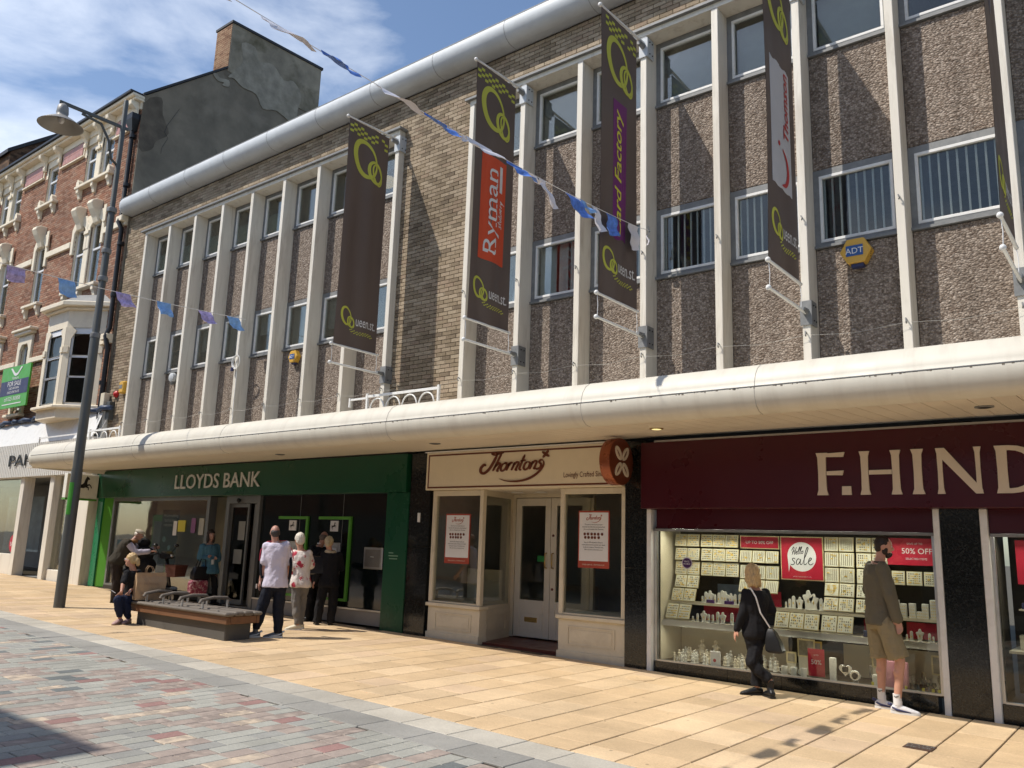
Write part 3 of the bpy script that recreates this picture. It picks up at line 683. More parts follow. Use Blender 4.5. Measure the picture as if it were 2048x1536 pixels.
MB().box(-11.08, -10.52, 10.36, 10.6, zb(-10.5)-.03, 2.538).to('pilaster', M['green'], bank, bev=.006)
pm = MB(); rr = random.Random(2)
for i, (a, b) in enumerate(((.0, .12), (.0, .24), (.02, .22))): pm.flat([rect(a, -.05*i, b, -.05*i+.018)], FM(-10.95, 1.47, 10.358), .001)
pm.to('small_print', mat('print_pale_green', (.18, .32, .22), .5), bank)
MB().box(-14.99, -11.082, 10.44, 10.6, zb(-15)-.02, .43).to('plinth', mat('plinth_stone', (.26, .24, .21), .7, var=.1, vs=4, bump=.2), bank)
MB().box(-14.99, -11.082, 10.42, 10.46, .432, .46).to('plinth_trim', M['steel'], bank)
MB().box(-14.99, -11.082, 10.49, 10.52, .462, 2.538).to('black_panel', mat('black_glass_panel', (.004, .007, .007), .08, spec=.6), bank)
for x in (-13.7, -12.4): MB().box(x-.004, x+.004, 10.486, 10.49, .462, 2.538).to('panel_joint', M['lead'], bank)
MB().box(-21.36, -16.96, 10.44, 10.6, zb(-21)-.02, .37).to('window_plinth', M['mortar'], bank)
wf = MB().box(-21.36, -16.9, 10.45, 10.55, 2.46, 2.538).box(-21.36, -16.9, 10.45, 10.55, .372, .42).box(-21.36, -21.28, 10.45, 10.55, .42, 2.46).box(-16.98, -16.86, 10.42, 10.6, zb(-17), 2.538).to('window_frame', mat('grey_aluminium', (.20, .205, .20), .4, .5, var=.06), bank)
AL = wf.data.materials[0]
MB().box(-21.28, -16.98, 10.50, 10.51, .42, 2.46).to('pane', M['glass'], wf)
rb = MB().box(-22.0, -10.6, 13.5, 13.6, .1, 3.2).box(-22.05, -22.0, 10.6, 13.5, .1, 3.2).box(-22.0, -10.6, 10.56, 13.5, 3.1, 3.16).box(-22.0, -10.6, 10.55, 13.5, zb(-16)-.02, zb(-16)+.005).box(-15.0, -14.95, 10.6, 13.5, .2, 3.1).to('interior', mat('bank_interior', (.34, .30, .23), .8, var=.08), bank)
MB().box(-21.3, -17.1, 11.6, 11.66, .3, 2.6).to('display_partition', mat('partition', (.55, .50, .40), .7, var=.1, vs=2), bank)
# doorway
dr = MB().box(-16.34, -16.22, 10.50, 10.62, zb(-16), 2.538).box(-15.10, -14.99, 10.42, 10.6, zb(-15), 2.538).box(-16.22, -15.1, 10.50, 10.6, 2.38, 2.538).to('door_frame', AL, bank)
for a, b, y, st in ((-16.22, -15.55, 10.56, .055), (-15.42, -14.99, 10.60, .06)):
    o = MB().box(a, a+st, y, y+.04, .26, 2.37).box(b-st, b, y, y+.04, .26, 2.37).box(a+st, b-st, y, y+.04, .26, .36).box(a+st, b-st, y, y+.04, 2.30, 2.37).to('sliding_door', AL, bank)
    MB().box(a+st, b-st, y+.015, y+.022, .36, 2.30).to('pane', M['glass_dark'], o)
MB().ell((-15.85, 10.47, 2.44), (.05, .04, .05)).to('door_sensor', M['black'], bank)
MB().box(-16.84, -16.36, 11.0, 11.02, zb(-16.6), 2.538).to('lobby_dark_sheet', M['black'], bank)  # black sheet standing in for the darkness of the recessed lobby
def poster(name, label, x0, x1, z0, z1, y, m, cat='notice', extra=None, group=None):
    o = MB().box(x0, x1, y-.004, y, z0, z1).to(name, m, origin=((x0+x1)/2, y, z0)); tag(o, label, cat, group)
    return o
pn = poster('notice', 'tall dark green coronavirus safety poster hanging inside the bank window', -19.19, -18.42, .97, 2.25, 10.62, mat('poster_green', (.012, .045, .038), .5), 'poster')
mb = MB()
for i, s_ in enumerate(('We are working', 'hard to keep', 'everyone safe')): words(mb, s_, FM(-18.8, 2.08-.11*i, 10.614), .105, .002, .95, 'CENTER')
mb.to('lettering', M['print_w'], pn)
mb = MB()
for x, z, r in ((-19.0, 1.55, .07), (-18.75, 1.36, .06), (-18.95, 1.2, .06), (-18.6, 1.18, .05)): mb.lathe([(r, 0), (r, .004)], (x, 10.616, z), 14, Matrix.Rotation(pi/2, 4, 'X'))
mb.to('print', mat('poster_symbol', (.2, .4, .42), .5), pn)
sc = poster('display_board', 'lime framed advertising board with grey blue print in bank window', -20.12, -19.3, .62, 2.14, 10.9, M['green_l'], 'sign')
MB().box(-20.04, -19.38, 10.885, 10.893, .72, 1.98).to('print', mat('blue_grey_print', (.16, .20, .24), .4, var=.4, vs=2), sc)
poster('notice', 'yellow warning notice stuck on bank window glass', -18.22, -17.9, 1.74, 2.0, 10.492, M['card_y'])
poster('notice', 'plain white arrow shaped notice left of the yellow one', -18.42, -18.26, 1.65, 1.98, 10.492, M['print_w'])
poster('notice', 'small purple and white notice at centre of bank window', -17.66, -17.48, 1.72, 2.05, 10.492, mat('purple_print', (.25, .08, .24), .5))
poster('notice', 'tall white notice beside the bank doorway post', -17.34, -17.14, 1.68, 2.05, 10.492, mat('paper_cream', (.5, .5, .44), .6))
poster('notice', 'dark teal leaflet low at left end of bank window', -21.0, -20.78, 1.1, 1.5, 10.492, mat('teal_print', (.02, .06, .08), .5))
poster('notice', 'grey paper notice inside the left glass door', -15.9, -15.66, 1.6, 2.0, 10.57, mat('grey_paper', (.25, .26, .25), .6))
poster('notice', 'pale notice on the half open glass door', -15.3, -15.12, 1.45, 1.95, 10.605, mat('grey_paper2', (.3, .32, .31), .6))
poster('notice', 'small grey paper low on the left glass door', -16.0, -15.7, 1.1, 1.4, 10.572, mat('grey_paper3', (.2, .21, .2), .6))
for i, (x0, lb) in enumerate(((-14.35, 'cash machine in lime frame nearer the bank doorway'), (-13.07, 'cash machine in lime frame nearer the steel box'))):
    a = thing('cash_machine', lb, 'cash machine', (x0+.5, 10.48, .46), group='cash machines in the bank front')
    MB().box(x0, x0+.95, 10.45, 10.488, 2.055, 2.11).box(x0+.89, x0+.95, 10.45, 10.488, .56, 2.055).box(x0+.35, x0+.89, 10.45, 10.488, .56, .605).to('lime_frame', M['green_l'], a)
    c = MB().box(x0+.34, x0+.56, 10.47, 10.488, 1.83, 2.03).to('logo_card', M['print_w'], a)
    horse(FM(x0+.37, 1.86, 10.468), MB(), .15).to('horse_logo', M['print_k'], c)
    u = MB().box(x0+.12, x0+.66, 10.46, 10.488, .95, 1.62).to('surround', M['steel'], a, bev=.01)
    MB().box(x0+.2, x0+.58, 10.448, 10.459, 1.3, 1.52).to('screen', mat('pale_screen', (.35, .37, .36), .3) if i == 0 else M['print_w'], u)
    MB().box(x0+.2, x0+.5, 10.445, 10.459, 1.1, 1.2).to('keypad', M['lead'], u)
    MB().box(x0+.22, x0+.56, 10.45, 10.459, 1.0, 1.03).to('cash_slot', M['black'], u)
nb = thing('night_safe', 'brushed steel wall box in black panel near green pilaster', 'safe', (-11.46, 10.48, 1.17))
MB().box(-11.71, -11.21, 10.45, 10.488, 1.17, 1.56).to('plate', M['steel'], nb, bev=.012)
MB().box(-11.66, -11.26, 10.44, 10.449, 1.21, 1.52).to('door', mat('dull_steel', (.32, .31, .28), .35, .8), nb, bev=.008)
MB().cyl((-11.5, 10.436, 1.39), (-11.42, 10.436, 1.39), .012).to('handle', M['steel'], nb)
hs = thing('projecting_sign', 'white projecting box sign with a black horse and lime edge', 'sign', (-22.05, 10.3, 2.5))
MB().box(-22.16, -21.98, 9.5, 10.3, 2.5, 3.12).to('box', mat('lit_white', (.72, .72, .66), .4), hs, bev=.008)
MB().box(-22.17, -21.97, 9.5, 10.3, 2.455, 2.498).to('lime_edge', M['green_l'], hs)
horse(BMAP(-21.976, 9.62, 2.58), MB(), .52).to('horse_logo', M['print_k'], hs)

# black granite piers between the shops
for x0, x1, lb in ((-10.5, -10.02, 'polished black granite pier between bank and chocolate shop'), (-6.14, -5.80, 'polished black granite pier between chocolate shop and jeweller'), (-2.055, -1.665, 'polished black granite pier between the two jeweller windows')):
    p_ = thing('granite_pier', lb, 'pier', ((x0+x1)/2, 10.4, gz(x0)))
    zs = [gz(x1)-.04, 1.42, 3.22] if x0 != -10.5 else [gz(x1)-.04, 1.6, 3.22]
    for a, b in zip(zs, zs[1:]): MB().box(x0, x1, 10.37, 10.62, a+.002, b-.002).to('granite_slab', M['granite'], p_, bev=.004)
sw = thing('wall_switch', 'tiny white switch box on granite pier right of bank', 'switch', (-10.2, 10.36, 2.1)); MB().box(-10.28, -10.22, 10.35, 10.368, 2.02, 2.18).to('box', M['pvc'], sw, bev=.004)

# ------------------------------------------------------------------ chocolate shop
ch = thing('chocolate_shopfront', 'cream joinery chocolate shop with recessed double doors and brown script sign', 'shopfront', (-8.1, 10.4, gz(-8.1)))
fas = MB().box(-10.1, -6.17, 10.33, 10.6, 2.565, 3.205).to('fascia', M['th_cream'], ch, bev=.006)
bd = MB()
for a in (rect(.05, .03, 3.87, .055), rect(.05, .58, 3.87, .605), rect(.05, .055, .075, .58)): bd.flat([a], FM(-10.1, 2.565, 10.328), .003)
bd.to('border', M['th_brown'], fas)
mb = MB(); thorntons(mb, lambda u, v, t=0: (-8.83+u*1.26, 10.325-t, 2.80+v), .0, 0, .345, .012); mb.to('script_lettering', M['th_brown'], fas)
words(MB(), 'Lovingly Crafted Since', FM(-7.19, 2.69, 10.325), .1, .002, .9, fit=(.74, .105), t=.003).to('lettering', M['th_brown'], fas)
MB().box(-10.12, -6.15, 10.30, 10.6, 3.207, 3.225).to('capping', M['white'], fas)
dsk = thing('disc_sign', 'round brown projecting sign with four cream cocoa beans', 'sign', (-6.1, 10.0, 2.55))
RX = Matrix.Rotation(pi/2, 4, 'Y')
MB().lathe([(.325, 0), (.33, .01), (.33, .15), (.325, .16)], (-6.14, 9.99, 2.88), 40, RX).to('rim', M['copper'], dsk, smooth=True)
MB().lathe([(.318, .0), (.318, .006)], (-5.981, 9.99, 2.88), 40, RX).to('face', M['th_brown'], dsk)
for a in (50, 130, 230, 310):
    d = radians(a); q = MB()
    el = lambda r1, r2, c0: [(c0*cos(d)+r1*cos(t)*cos(d)-r2*sin(t)*sin(d), c0*sin(d)+r1*cos(t)*sin(d)+r2*sin(t)*cos(d)) for t in [2*pi*i/20 for i in range(20)]]
    o1, i1 = el(.115, .062, .145), el(.075, .018, .145)
    q.flat([[o1[i], o1[(i+1) % 20], i1[(i+1) % 20], i1[i]] for i in range(20)], BMAP(-5.974, 9.99, 2.88), .012)
    q.to('cocoa_bean', M['letter'], dsk)
JO = M['joinery']
def panel(mb, fm, w_, h, b=.05, t=.012):
    for r in (rect(0, 0, w_, .018), rect(0, h-.018, w_, h), rect(0, .018, .018, h-.018), rect(w_-.018, .018, w_, h-.018)): mb.flat([r], fm, t)
    mb.flat([rect(.05, .05, w_-.05, h-.05)], fm, t*.6)
def thunit(x0, x1, nm):
    g0 = gz(x0)-.03
    MB().box(x0, x1, 10.42, 10.6, g0, .64).to('stall_riser', JO, ch, bev=.004)
    MB().box(x0-.012, x1+.012, 10.39, 10.6, g0, g0+.12).to('skirting', JO, ch, bev=.006)
    m = MB(); panel(m, FM(x0+.17, .28, 10.42), x1-x0-.34, .27); m.to('moulded_panel', JO, ch)
    MB().box(x0-.03, x1+.03, 10.375, 10.6, .642, .70).to('window_sill', JO, ch, bev=.008)
    f = MB().box(x0, x0+.075, 10.41, 10.5, .702, 2.56).box(x1-.075, x1, 10.41, 10.5, .702, 2.56).box(x0+.075, x1-.075, 10.41, 10.5, 2.47, 2.56).box(x0+.075, x1-.075, 10.41, 10.5, .702, .73).to('window_frame', JO, ch, bev=.006)
    MB().box(x0+.075, x1-.075, 10.45, 10.456, .73, 2.47).to('pane', M['glass'], f)
thunit(-9.98, -8.84, 'l'); thunit(-7.30, -6.15, 'r')
# returns into the doorway
for xa, xb, s_ in ((-8.845, -9.08, 1), (-7.295, -7.42, -1)):
    w_ = .055
    def slab(z0, z1, y0, y1, th, m, nm, **k):
        f = lambda y: xa+(xb-xa)*(y-10.5)/1.0
        return MB().prism([(f(y0), y0), (f(y0)-th*s_, y0), (f(y1)-th*s_, y1), (f(y1), y1)], 'z', z0, z1).to(nm, m, ch, fix=True, **k)
    slab(.05, .64, 10.502, 11.5, .05, JO, 'return_riser'); slab(.642, .70, 10.502, 11.5, .09, JO, 'return_sill')
    slab(.702, 2.56, 11.42, 11.5, .07, JO, 'return_post'); slab(2.47, 2.56, 10.502, 11.42, .06, JO, 'return_head')
    g_ = slab(.702, 2.47, 10.502, 11.42, .008, M['glass'], 'pane')
    if s_ == 1:
        f = lambda y: xa+(xb-xa)*(y-10.5)
        q = MB()
        for a, b, c, d in ((.62, .02, 0, 0),): pass
        def rf(u, v, t=0): y = 10.62+u; return (f(y)+t, y, .28+v)
        panel(q, rf, .72, .27); q.to('moulded_panel', JO, ch)
MB().box(-9.12, -7.28, 10.5, 11.9, gz(-8)-.05, gz(-8)+.035).to('doorstep', M['dark_red_tile'], ch)
MB().box(-9.98, -6.15, 10.5, 11.7, 2.561, 2.6).to('porch_ceiling', M['soffit'], ch)
for x in (-8.6, -8.1): MB().lathe([(.10, 0), (.10, -.01)], (x, 11.0, 2.556), 18).to('downlight', M['white'], ch)
DZ = gz(-8)+.05
df = MB().box(-9.08, -9.01, 11.5, 11.6, DZ, 2.56).box(-7.5, -7.42, 11.5, 11.6, DZ, 2.56).box(-9.01, -7.5, 11.5, 11.6, 2.50, 2.56).to('door_frame', JO, ch)
for i, (a, b) in enumerate(((-9.005, -8.262), (-8.255, -7.51))):
    d = MB().box(a, a+.115, 11.51, 11.56, DZ+.01, 2.49).box(b-.115, b, 11.51, 11.56, DZ+.01, 2.49).box(a+.115, b-.115, 11.51, 11.56, 2.36, 2.49).box(a+.115, b-.115, 11.51, 11.56, DZ+.01, .78).to('door', M['door_w'], ch, bev=.005)
    MB().box(a+.115, b-.115, 11.53, 11.537, .78, 2.36).to('pane', M['glass'], d)
    q = MB(); panel(q, FM(a+.13, .30, 11.51), b-a-.26, .28, t=.01); q.to('moulded_panel', M['door_w'], d)
    hx = -8.33 if i == 0 else -8.19
    MB().tube([(hx, 11.51, 1.32), (hx, 11.46, 1.33), (hx, 11.455, 1.45), (hx, 11.46, 1.56), (hx, 11.51, 1.57)], .011, 8).to('handle', M['brass'], d, smooth='all')
    if i == 0: MB().box(a+.24, a+.51, 11.498, 11.51, .42, .50).to('letter_plate', M['brass'], d, bev=.006)
    for z in (1.86, .98):
        if i: MB().lathe([(.022, 0), (.022, .01)], (-8.2, 11.51, z), 12, Matrix.Rotation(pi/2, 4, 'X')).to('lock', M['th_brown'], d)
MB().box(-10.0, -6.1, 13.8, 13.9, .1, 3.2).box(-10.02, -9.98, 10.55, 13.8, .1, 3.2).box(-6.14, -6.1, 10.63, 13.8, .1, 3.2).box(-10, -6.1, 11.7, 13.8, 2.8, 2.9).box(-10, -6.1, 11.62, 13.8, .05, .09).to('interior', mat('shop_interior_grey', (.36, .34, .30), .8, var=.1), ch)
wb = MB().box(-9.97, -9.12, 10.6, 11.4, .7, .745).to('window_bed', JO, ch)
MB().box(-9.95, -9.2, 11.36, 11.42, .745, 1.25).to('window_back', mat('pale_back_board', (.72, .66, .50), .6), ch)
MB().box(-7.28, -6.2, 10.6, 11.4, .7, .72).to('window_bed', mat('bed_green', (.30, .32, .27), .5), ch)
MB().box(-6.75, -6.68, 11.5, 11.56, .7, 2.5).box(-6.66, -6.16, 11.5, 11.54, 2.1, 2.16).to('inner_post', JO, ch)
MB().box(-8.9, -8.3, 12.6, 13.1, .1, 1.0).to('shop_counter', mat('counter_beige', (.4, .34, .24), .6), ch)
MB().box(-8.55, -8.33, 11.54, 11.543, 1.42, 1.52).to('exit_sticker', mat('green_sticker', (.05, .35, .10), .5), ch)
for x0, x1, z0, z1, lb in ((-9.68, -9.13, 1.35, 2.17, 'red edged closing notice in left chocolate shop window'), (-6.98, -6.44, 1.39, 2.22, 'red edged closing notice in right chocolate shop window')):
    p_ = thing('notice', lb, 'notice', ((x0+x1)/2, 10.448, z0), group='closing notices of the chocolate shop')
    W_ = x1-x0; H_ = z1-z0
    MB().box(x0, x1, 10.438, 10.447, z0, z1).to('backing', mat('notice_red', (.36, .06, .035), .5), p_)
    MB().box(x0+.02, x1-.02, 10.434, 10.4378, z0+.1, z1-.025).to('sheet', M['print_w'], p_)
    q = MB(); thorntons(q, FM(x0+.15, z1-.14, 10.4335), 0, 0, .085, .001)
    q.to('script_print', mat('print_red_brown', (.35, .07, .03), .5), p_)
    q = MB()
    for i, s_ in enumerate(('This store is now closed, but your', 'favourite chocolate treats and personalised', 'gifts are still available from Thorntons.')): words(q, s_, FM((x0+x1)/2, z1-.21-.035*i, 10.4335), .03, .0006, .75, 'CENTER', .001)
    for i, s_ in enumerate(('Scan the QR code below with your', 'mobile phone camera and enter your details', 'to stay up to date on Thorntons news,', 'offers and more at thorntons.co.uk')): words(q, s_, FM((x0+x1)/2, z1-.47-.035*i, 10.4335), .03, .0006, .75, 'CENTER', .001)
    q.to('print', M['print_k'], p_)
    q = MB(); r3 = random.Random(4)
    for i in range(11): q.lathe([(.022, 0), (.022, .003)], (x0+.12+(i % 6)*.06+r3.uniform(-.008, .008), 10.4335, z1-.34-.05*(i//6)), 9, Matrix.Rotation(pi/2, 4, 'X'))
    q.to('chocolates_print', M['th_brown'], p_)
    words(MB(), 'always open at... thorntons.co.uk', FM((x0+x1)/2, z0+.04, 10.437), .036, .0008, .8, 'CENTER', .001).to('footer_print', M['letter'], p_)

# ------------------------------------------------------------------ jeweller
jw = thing('jeweller_shopfront', 'maroon jeweller shopfront with big cream letters and lit display windows', 'shopfront', (-2, 10.4, gz(-2)))
fas = MB().box(-5.79, 6.1, 10.2, 10.6, 2.24, 3.155).to('fascia', M['maroon'], jw, bev=.006)
MB().box(-5.6, 6.1, 10.24, 10.6, 3.156, 3.185).to('fascia_cap', M['steel'], fas)
def letter(polys, x, w_):
    m = MB(); [m.flat([[(a*w_, b*.51) for a, b in p]], FM(x, 2.395, 10.2), .022-.0012*(i_ if len(polys) < 6 or i_ < 3 else 3)) for i_, p in enumerate(polys)]; m.to('letter', M['letter'], fas)
stem = lambda a, b, c: [(a-.014*c, 0), (b+.014*c, 0), (b-.004*c, .12), (b-.008*c, .5), (b-.004*c, .88), (b+.014*c, 1), (a-.014*c, 1), (a+.004*c, .88), (a+.008*c, .5), (a+.004*c, .12)]
def arc(cx, cy, rx, ry, a0, a1, n): return [(cx+rx*cos(radians(a0+(a1-a0)*i/n)), cy+ry*sin(radians(a0+(a1-a0)*i/n))) for i in range(n+1)]
letter([stem(.02, .34, 3), [(.34, .90), (.95, .89), (1.0, 1.0), (.34, .985)], [(.34, .47), (.9, .46), (.95, .57), (.34, .56)]], -3.34, .33)
letter([[(0, .0), (1, .0), (.96, .2), (.04, .2)]], -3.055, .11)
letter([stem(.02, .22, 2), stem(.78, .98, 2), [(.22, .46), (.78, .46), (.78, .56), (.22, .56)]], -2.84, .45)
letter([stem(.1, .9, 9)], -2.275, .125)
letter([stem(.02, .15, 1.5), [(.02, 1), (.2, 1), (.99, .08), (.99, 0), (.84, 0), (.15, .74)], stem(.86, .98, 1.5)], -2.02, .45)
o_, i_ = arc(.3, .5, .7, .5, -90, 90, 12), arc(.3, .5, .48, .40, -90, 90, 12)
letter([stem(.02, .26, 2), [(.26, 0), (.3, 0), (.3, .10), (.26, .10)], [(.26, .9), (.3, .9), (.3, 1), (.26, 1)]]+[[o_[k], o_[k+1], i_[k+1], i_[k]] for k in range(12)], -1.44, .45)
s1 = crom([(.9, .84), (.6, .95), (.25, .9), (.15, .72), (.4, .56), (.72, .44), (.86, .25), (.65, .07), (.3, .05), (.05, .14)], 4)
letter(ribbon(s1, .17), -.86, .38)
MB().box(-5.66, -2.13, 10.42, 10.6, 1.975, 2.239).box(-1.58, 5.9, 10.42, 10.6, 1.975, 2.239).to('shutter_box', M['maroon'], jw)
MB().box(-5.70, -2.13, 10.40, 10.5, 1.942, 1.973).box(-1.58, 5.9, 10.40, 10.5, 1.942, 1.973).to('shutter_rail', M['lead'], jw)
for x0, x1 in ((-5.785, -5.715), (-2.128, -2.062), (-1.66, -1.585)): MB().box(x0, x1, 10.36, 10.6, gz(x1)-.03, 2.239).to('white_post', M['white'], jw, bev=.006)
pl = mesh_of(MB().box(0, .346, 10.425, 10.6, -.3, .206), 'plinth_tile', M['granite'])
x = -5.70; 
while x < -2.2: piece('plinth_tile', pl, jw, (x, 0, 0)); x += .3505
pl2 = mesh_of(MB().box(0, .60, 10.425, 10.6, -.3, .206), 'plinth_tile', M['granite'])
x = -1.584
while x < 3: piece('plinth_tile', pl2, jw, (x, 0, 0)); x += .604
wf = MB().box(-5.71, -5.67, 10.44, 10.5, .21, 1.94).box(-2.17, -2.13, 10.44, 10.5, .21, 1.94).box(-1.584, -1.55, 10.44, 10.5, .21, 1.94).box(-5.67, -2.17, 10.44, 10.5, .207, .228).box(-1.55, 3, 10.44, 10.5, .207, .228).to('window_frame', M['steel'], jw)
MB().box(-5.67, -2.17, 10.465, 10.471, .228, 1.94).to('pane', M['glass'], wf); MB().box(-1.55, 3, 10.465, 10.471, .228, 1.94).to('pane', M['glass'], wf)
CRM = mat('display_cream', (.60, .54, .40), .6, var=.04)
MB().box(-5.72, -5.65, 10.5, 11.15, .2, 2.0).box(-2.15, -1.56, 10.63, 11.15, .2, 2.0).box(-5.65, -2.15, 11.12, 11.15, .2, 2.0).box(-1.56, 3, 11.5, 11.55, .2, 2.0).box(-5.72, 3, 10.62, 11.15, 1.99, 2.03).box(-5.65, 3, 10.5, 11.12, .18, .21).to('display_case', mat('case_dark', (.05, .042, .03), .7, var=.2), jw)
MB().box(-5.648, -5.64, 10.5, 11.1, .22, 1.99).box(-5.64, -4.1, 11.105, 11.115, .22, .68).box(-3.4, -2.2, 11.105, 11.115, .22, .60).to('case_lining', CRM, jw)
SH = mat('shelf_glass', (.55, .57, .50), .25, var=.03)
MB().box(-5.66, -2.16, 10.535, 11.1, .715, .745).to('shelf', CRM, jw); MB().box(-5.66, -2.16, 10.52, 10.533, .675, .75).to('shelf_edge', M['steel'], jw)
MB().box(-5.66, -2.16, 10.71, 11.1, .975, .99).to('shelf', CRM, jw); MB().box(-5.66, -2.16, 10.695, 10.708, .965, 1.0).to('shelf_edge', CRM, jw)
cl = bpy.data.lights.new('display_and_fill_light', 'AREA'); cl.shape = 'RECTANGLE'; cl.size = 3.2; cl.size_y = .08; cl.energy = 40; cl.color = (1, .95, .82)
co = bpy.data.objects.new('display_and_fill_light', cl); COL.objects.link(co); co.location = (-3.9, 10.56, 1.97); co.rotation_euler = (radians(-25), 0, 0)
cl2 = cl.copy(); cl2.size = 2; cl2.energy = 24; co2 = bpy.data.objects.new('display_and_fill_light', cl2); COL.objects.link(co2); co2.location = (-.5, 10.56, 1.97); co2.rotation_euler = (radians(-25), 0, 0)
fill_cl = cl.copy(); fill_cl.size = 3.2; fill_cl.size_y = .05; fill_cl.energy = 9; fill_co = bpy.data.objects.new('display_and_fill_light', fill_cl); COL.objects.link(fill_co); fill_co.location = (-3.9, 10.57, .665); fill_co.rotation_euler = (radians(-35), 0, 0)  # added fill under the shelf to brighten the low window, not a known lamp
ORD = ['leftmost', 'second', 'third', 'fourth', 'fifth', 'sixth', 'seventh', 'eighth', 'ninth', 'tenth']
rt_ = random.Random(9)
def tray(x0, x1, z0, z1, y0, y1, label, style, group, two=False):
    """a shallow tray leaning from (y0, z0) at its foot to (y1, z1) at its head"""
    t = thing('jewellery_tray', label, 'tray', ((x0+x1)/2, y0, z0), group=group)
    W_ = x1-x0; Lh = sqrt((y1-y0)**2+(z1-z0)**2); d = V((0, (y1-y0)/Lh, (z1-z0)/Lh)); nrm = V((0, -d.z, d.y)); O = V((x0, y0, z0))
    def fm(u, v, tt=0): p = O+V((u, 0, 0))+d*v+nrm*tt; return tuple(p)
    b = MB(); b.add([fm(0, 0, 0), fm(W_, 0, 0), fm(W_, Lh, 0), fm(0, Lh, 0), fm(0, 0, .02), fm(W_, 0, .02), fm(W_, Lh, .02), fm(0, Lh, .02)], [(0, 3, 2, 1), (4, 5, 6, 7), (0, 1, 5, 4), (1, 2, 6, 5), (2, 3, 7, 6), (3, 0, 4, 7)])
    b.to('rim', M['gold_l'], t, fix=True)
    b = MB(); b.flat([rect(.006, .006, W_-.006, Lh-.006)] if not two else [rect(.006, .006, W_-.006, Lh*.27), rect(.006, Lh*.29, W_-.006, Lh-.006)], fm, .023); b.to('pad', M['tray'], t)
    a, s_ = MB(), MB()
    nx, nz_ = (6, 5)
    for j in range(nz_):
        for i in range(nx):
            u = .015+(W_-.03)*(i+.5)/nx; v = .015+(Lh-.03)*(j+.5)/nz_
            if style == 'ring':
                r = rt_.random()
                q = a if r < .4 else s_; w2 = .007+(.006 if r < .2 else 0); q.flat([rect(u-w2, v-.0055, u+w2, v+.0055)], fm, .027)
            elif style == 'chain': 
                if j == 0: s_.flat([rect(u-.003, .02, u+.003, Lh-.015)], fm, .026)
                if j == 4: a.flat([rect(u-.003, v, u+.003, v+.006)], fm, .027)
            elif style == 'necklace' and j < 4 and i == 0:
                c = crom([(W_*.2+.01*j, Lh-.02), (W_*.22+.008*j, Lh*.45-.0*j), (W_*.5, .02+.022*j), (W_*.78-.008*j, Lh*.45), (W_*.8-.01*j, Lh-.02)], 5); a.flat(ribbon(c, .004), fm, .027)
            elif style == 'drop':
                r = rt_.random()
                if r < .8: (a if r < .3 else s_).flat([[(u, v-.012), (u+.008, v), (u, v+.012), (u-.008, v)]], fm, .027)
    for i in range(3):
        if rt_.random() < .7: u = rt_.uniform(.02, W_-.04); v = rt_.uniform(.01, Lh-.03); a.flat([rect(u, v, u+.03, v+.014)], fm, .028)
    if a.v: tag(a.to('gold_pieces', M['gold'], t), kind='stuff')
    if s_.v: tag(s_.to('silver_pieces', mat('trinket_grey', (.20, .17, .11), .5, .2) if not bpy.data.materials.get('trinket_grey') else bpy.data.materials['trinket_grey'], t), kind='stuff')
GL, GM, GR = 'jewellery trays in the left bank', 'jewellery trays in the middle bank', 'jewellery trays in the right bank'
rows = [(1.745, 1.91), (1.555, 1.72), (1.355, 1.535)]
cols = [(-5.58, -5.405), (-5.395, -5.215), (-5.185, -5.02), (-5.01, -4.835), (-4.825, -4.645)]
for j, (z0, z1) in enumerate(rows):
    for i, (a, b) in enumerate(cols):
        tray(a, b, z0, z1, 10.83, 10.86, '%s ring tray in %s row of the far left display' % (ORD[i], ['top', 'second', 'third'][j]), 'ring', GL)
for j, (z0, z1, y0, y1) in enumerate(((1.18, 1.345, 10.77, 10.83), (1.0, 1.165, 10.71, 10.77))):
    for i, (a, b) in enumerate(((-5.56, -5.39), (-5.38, -5.21))):
        tray(a-.02*j, b-.02*j, z0, z1, y0, y1, '%s leaning tray in %s tilted row beside cream side wall' % (['left', 'right'][i], ['upper', 'lower'][j]), 'drop', GL)
for i, (a, b) in enumerate(((-5.60, -5.43), (-5.42, -5.25))): tray(a, b, .77, .955, 10.57, 10.66, '%s steep tray of hoops at foot of left display' % ['left', 'right'][i], 'ring', GL, two=True)
for j, (z0, z1) in enumerate(((1.555, 1.71), (1.345, 1.52), (1.17, 1.325))):
    for i, (a, b) in enumerate(((-4.62, -4.455), (-4.445, -4.275), (-4.265, -4.095))):
        tray(a, b, z0, z1, 10.83-.06*(j == 2), 10.86-.03*(j == 2), '%s chain tray in %s row below the half price board' % (ORD[i], ['first', 'second', 'third'][j]), 'chain', GM)
for j, (z0, z1, y0, y1) in enumerate(((1.735, 1.91, 10.84, 10.86), (1.545, 1.72, 10.83, 10.85), (1.355, 1.53, 10.82, 10.84), (1.185, 1.34, 10.77, 10.82), (1.01, 1.165, 10.71, 10.77))):
    for i, (a, b) in enumerate(((-3.495, -3.325), (-3.315, -3.14), (-3.11, -2.935), (-2.925, -2.75))):
        st = 'chain' if i < 2 and j < 3 else 'necklace' if (i, j) == (0, 3) else 'drop'
        tray(a, b, z0, z1, y0, y1, '%s %s tray in %s row right of the round sale sign' % (ORD[i], {'chain': 'chain', 'necklace': 'looped necklace', 'drop': 'pendant'}[st], ['top', 'second', 'third', 'fourth', 'fifth'][j]), st, GR)
for i, (a, b) in enumerate(((-4.07, -3.895), (-3.885, -3.71), (-3.70, -3.525))): tray(a, b, .77, .955, 10.57, 10.65, '%s steep tray on front shelf below round sale sign' % ORD[i], 'drop', GM, two=True)
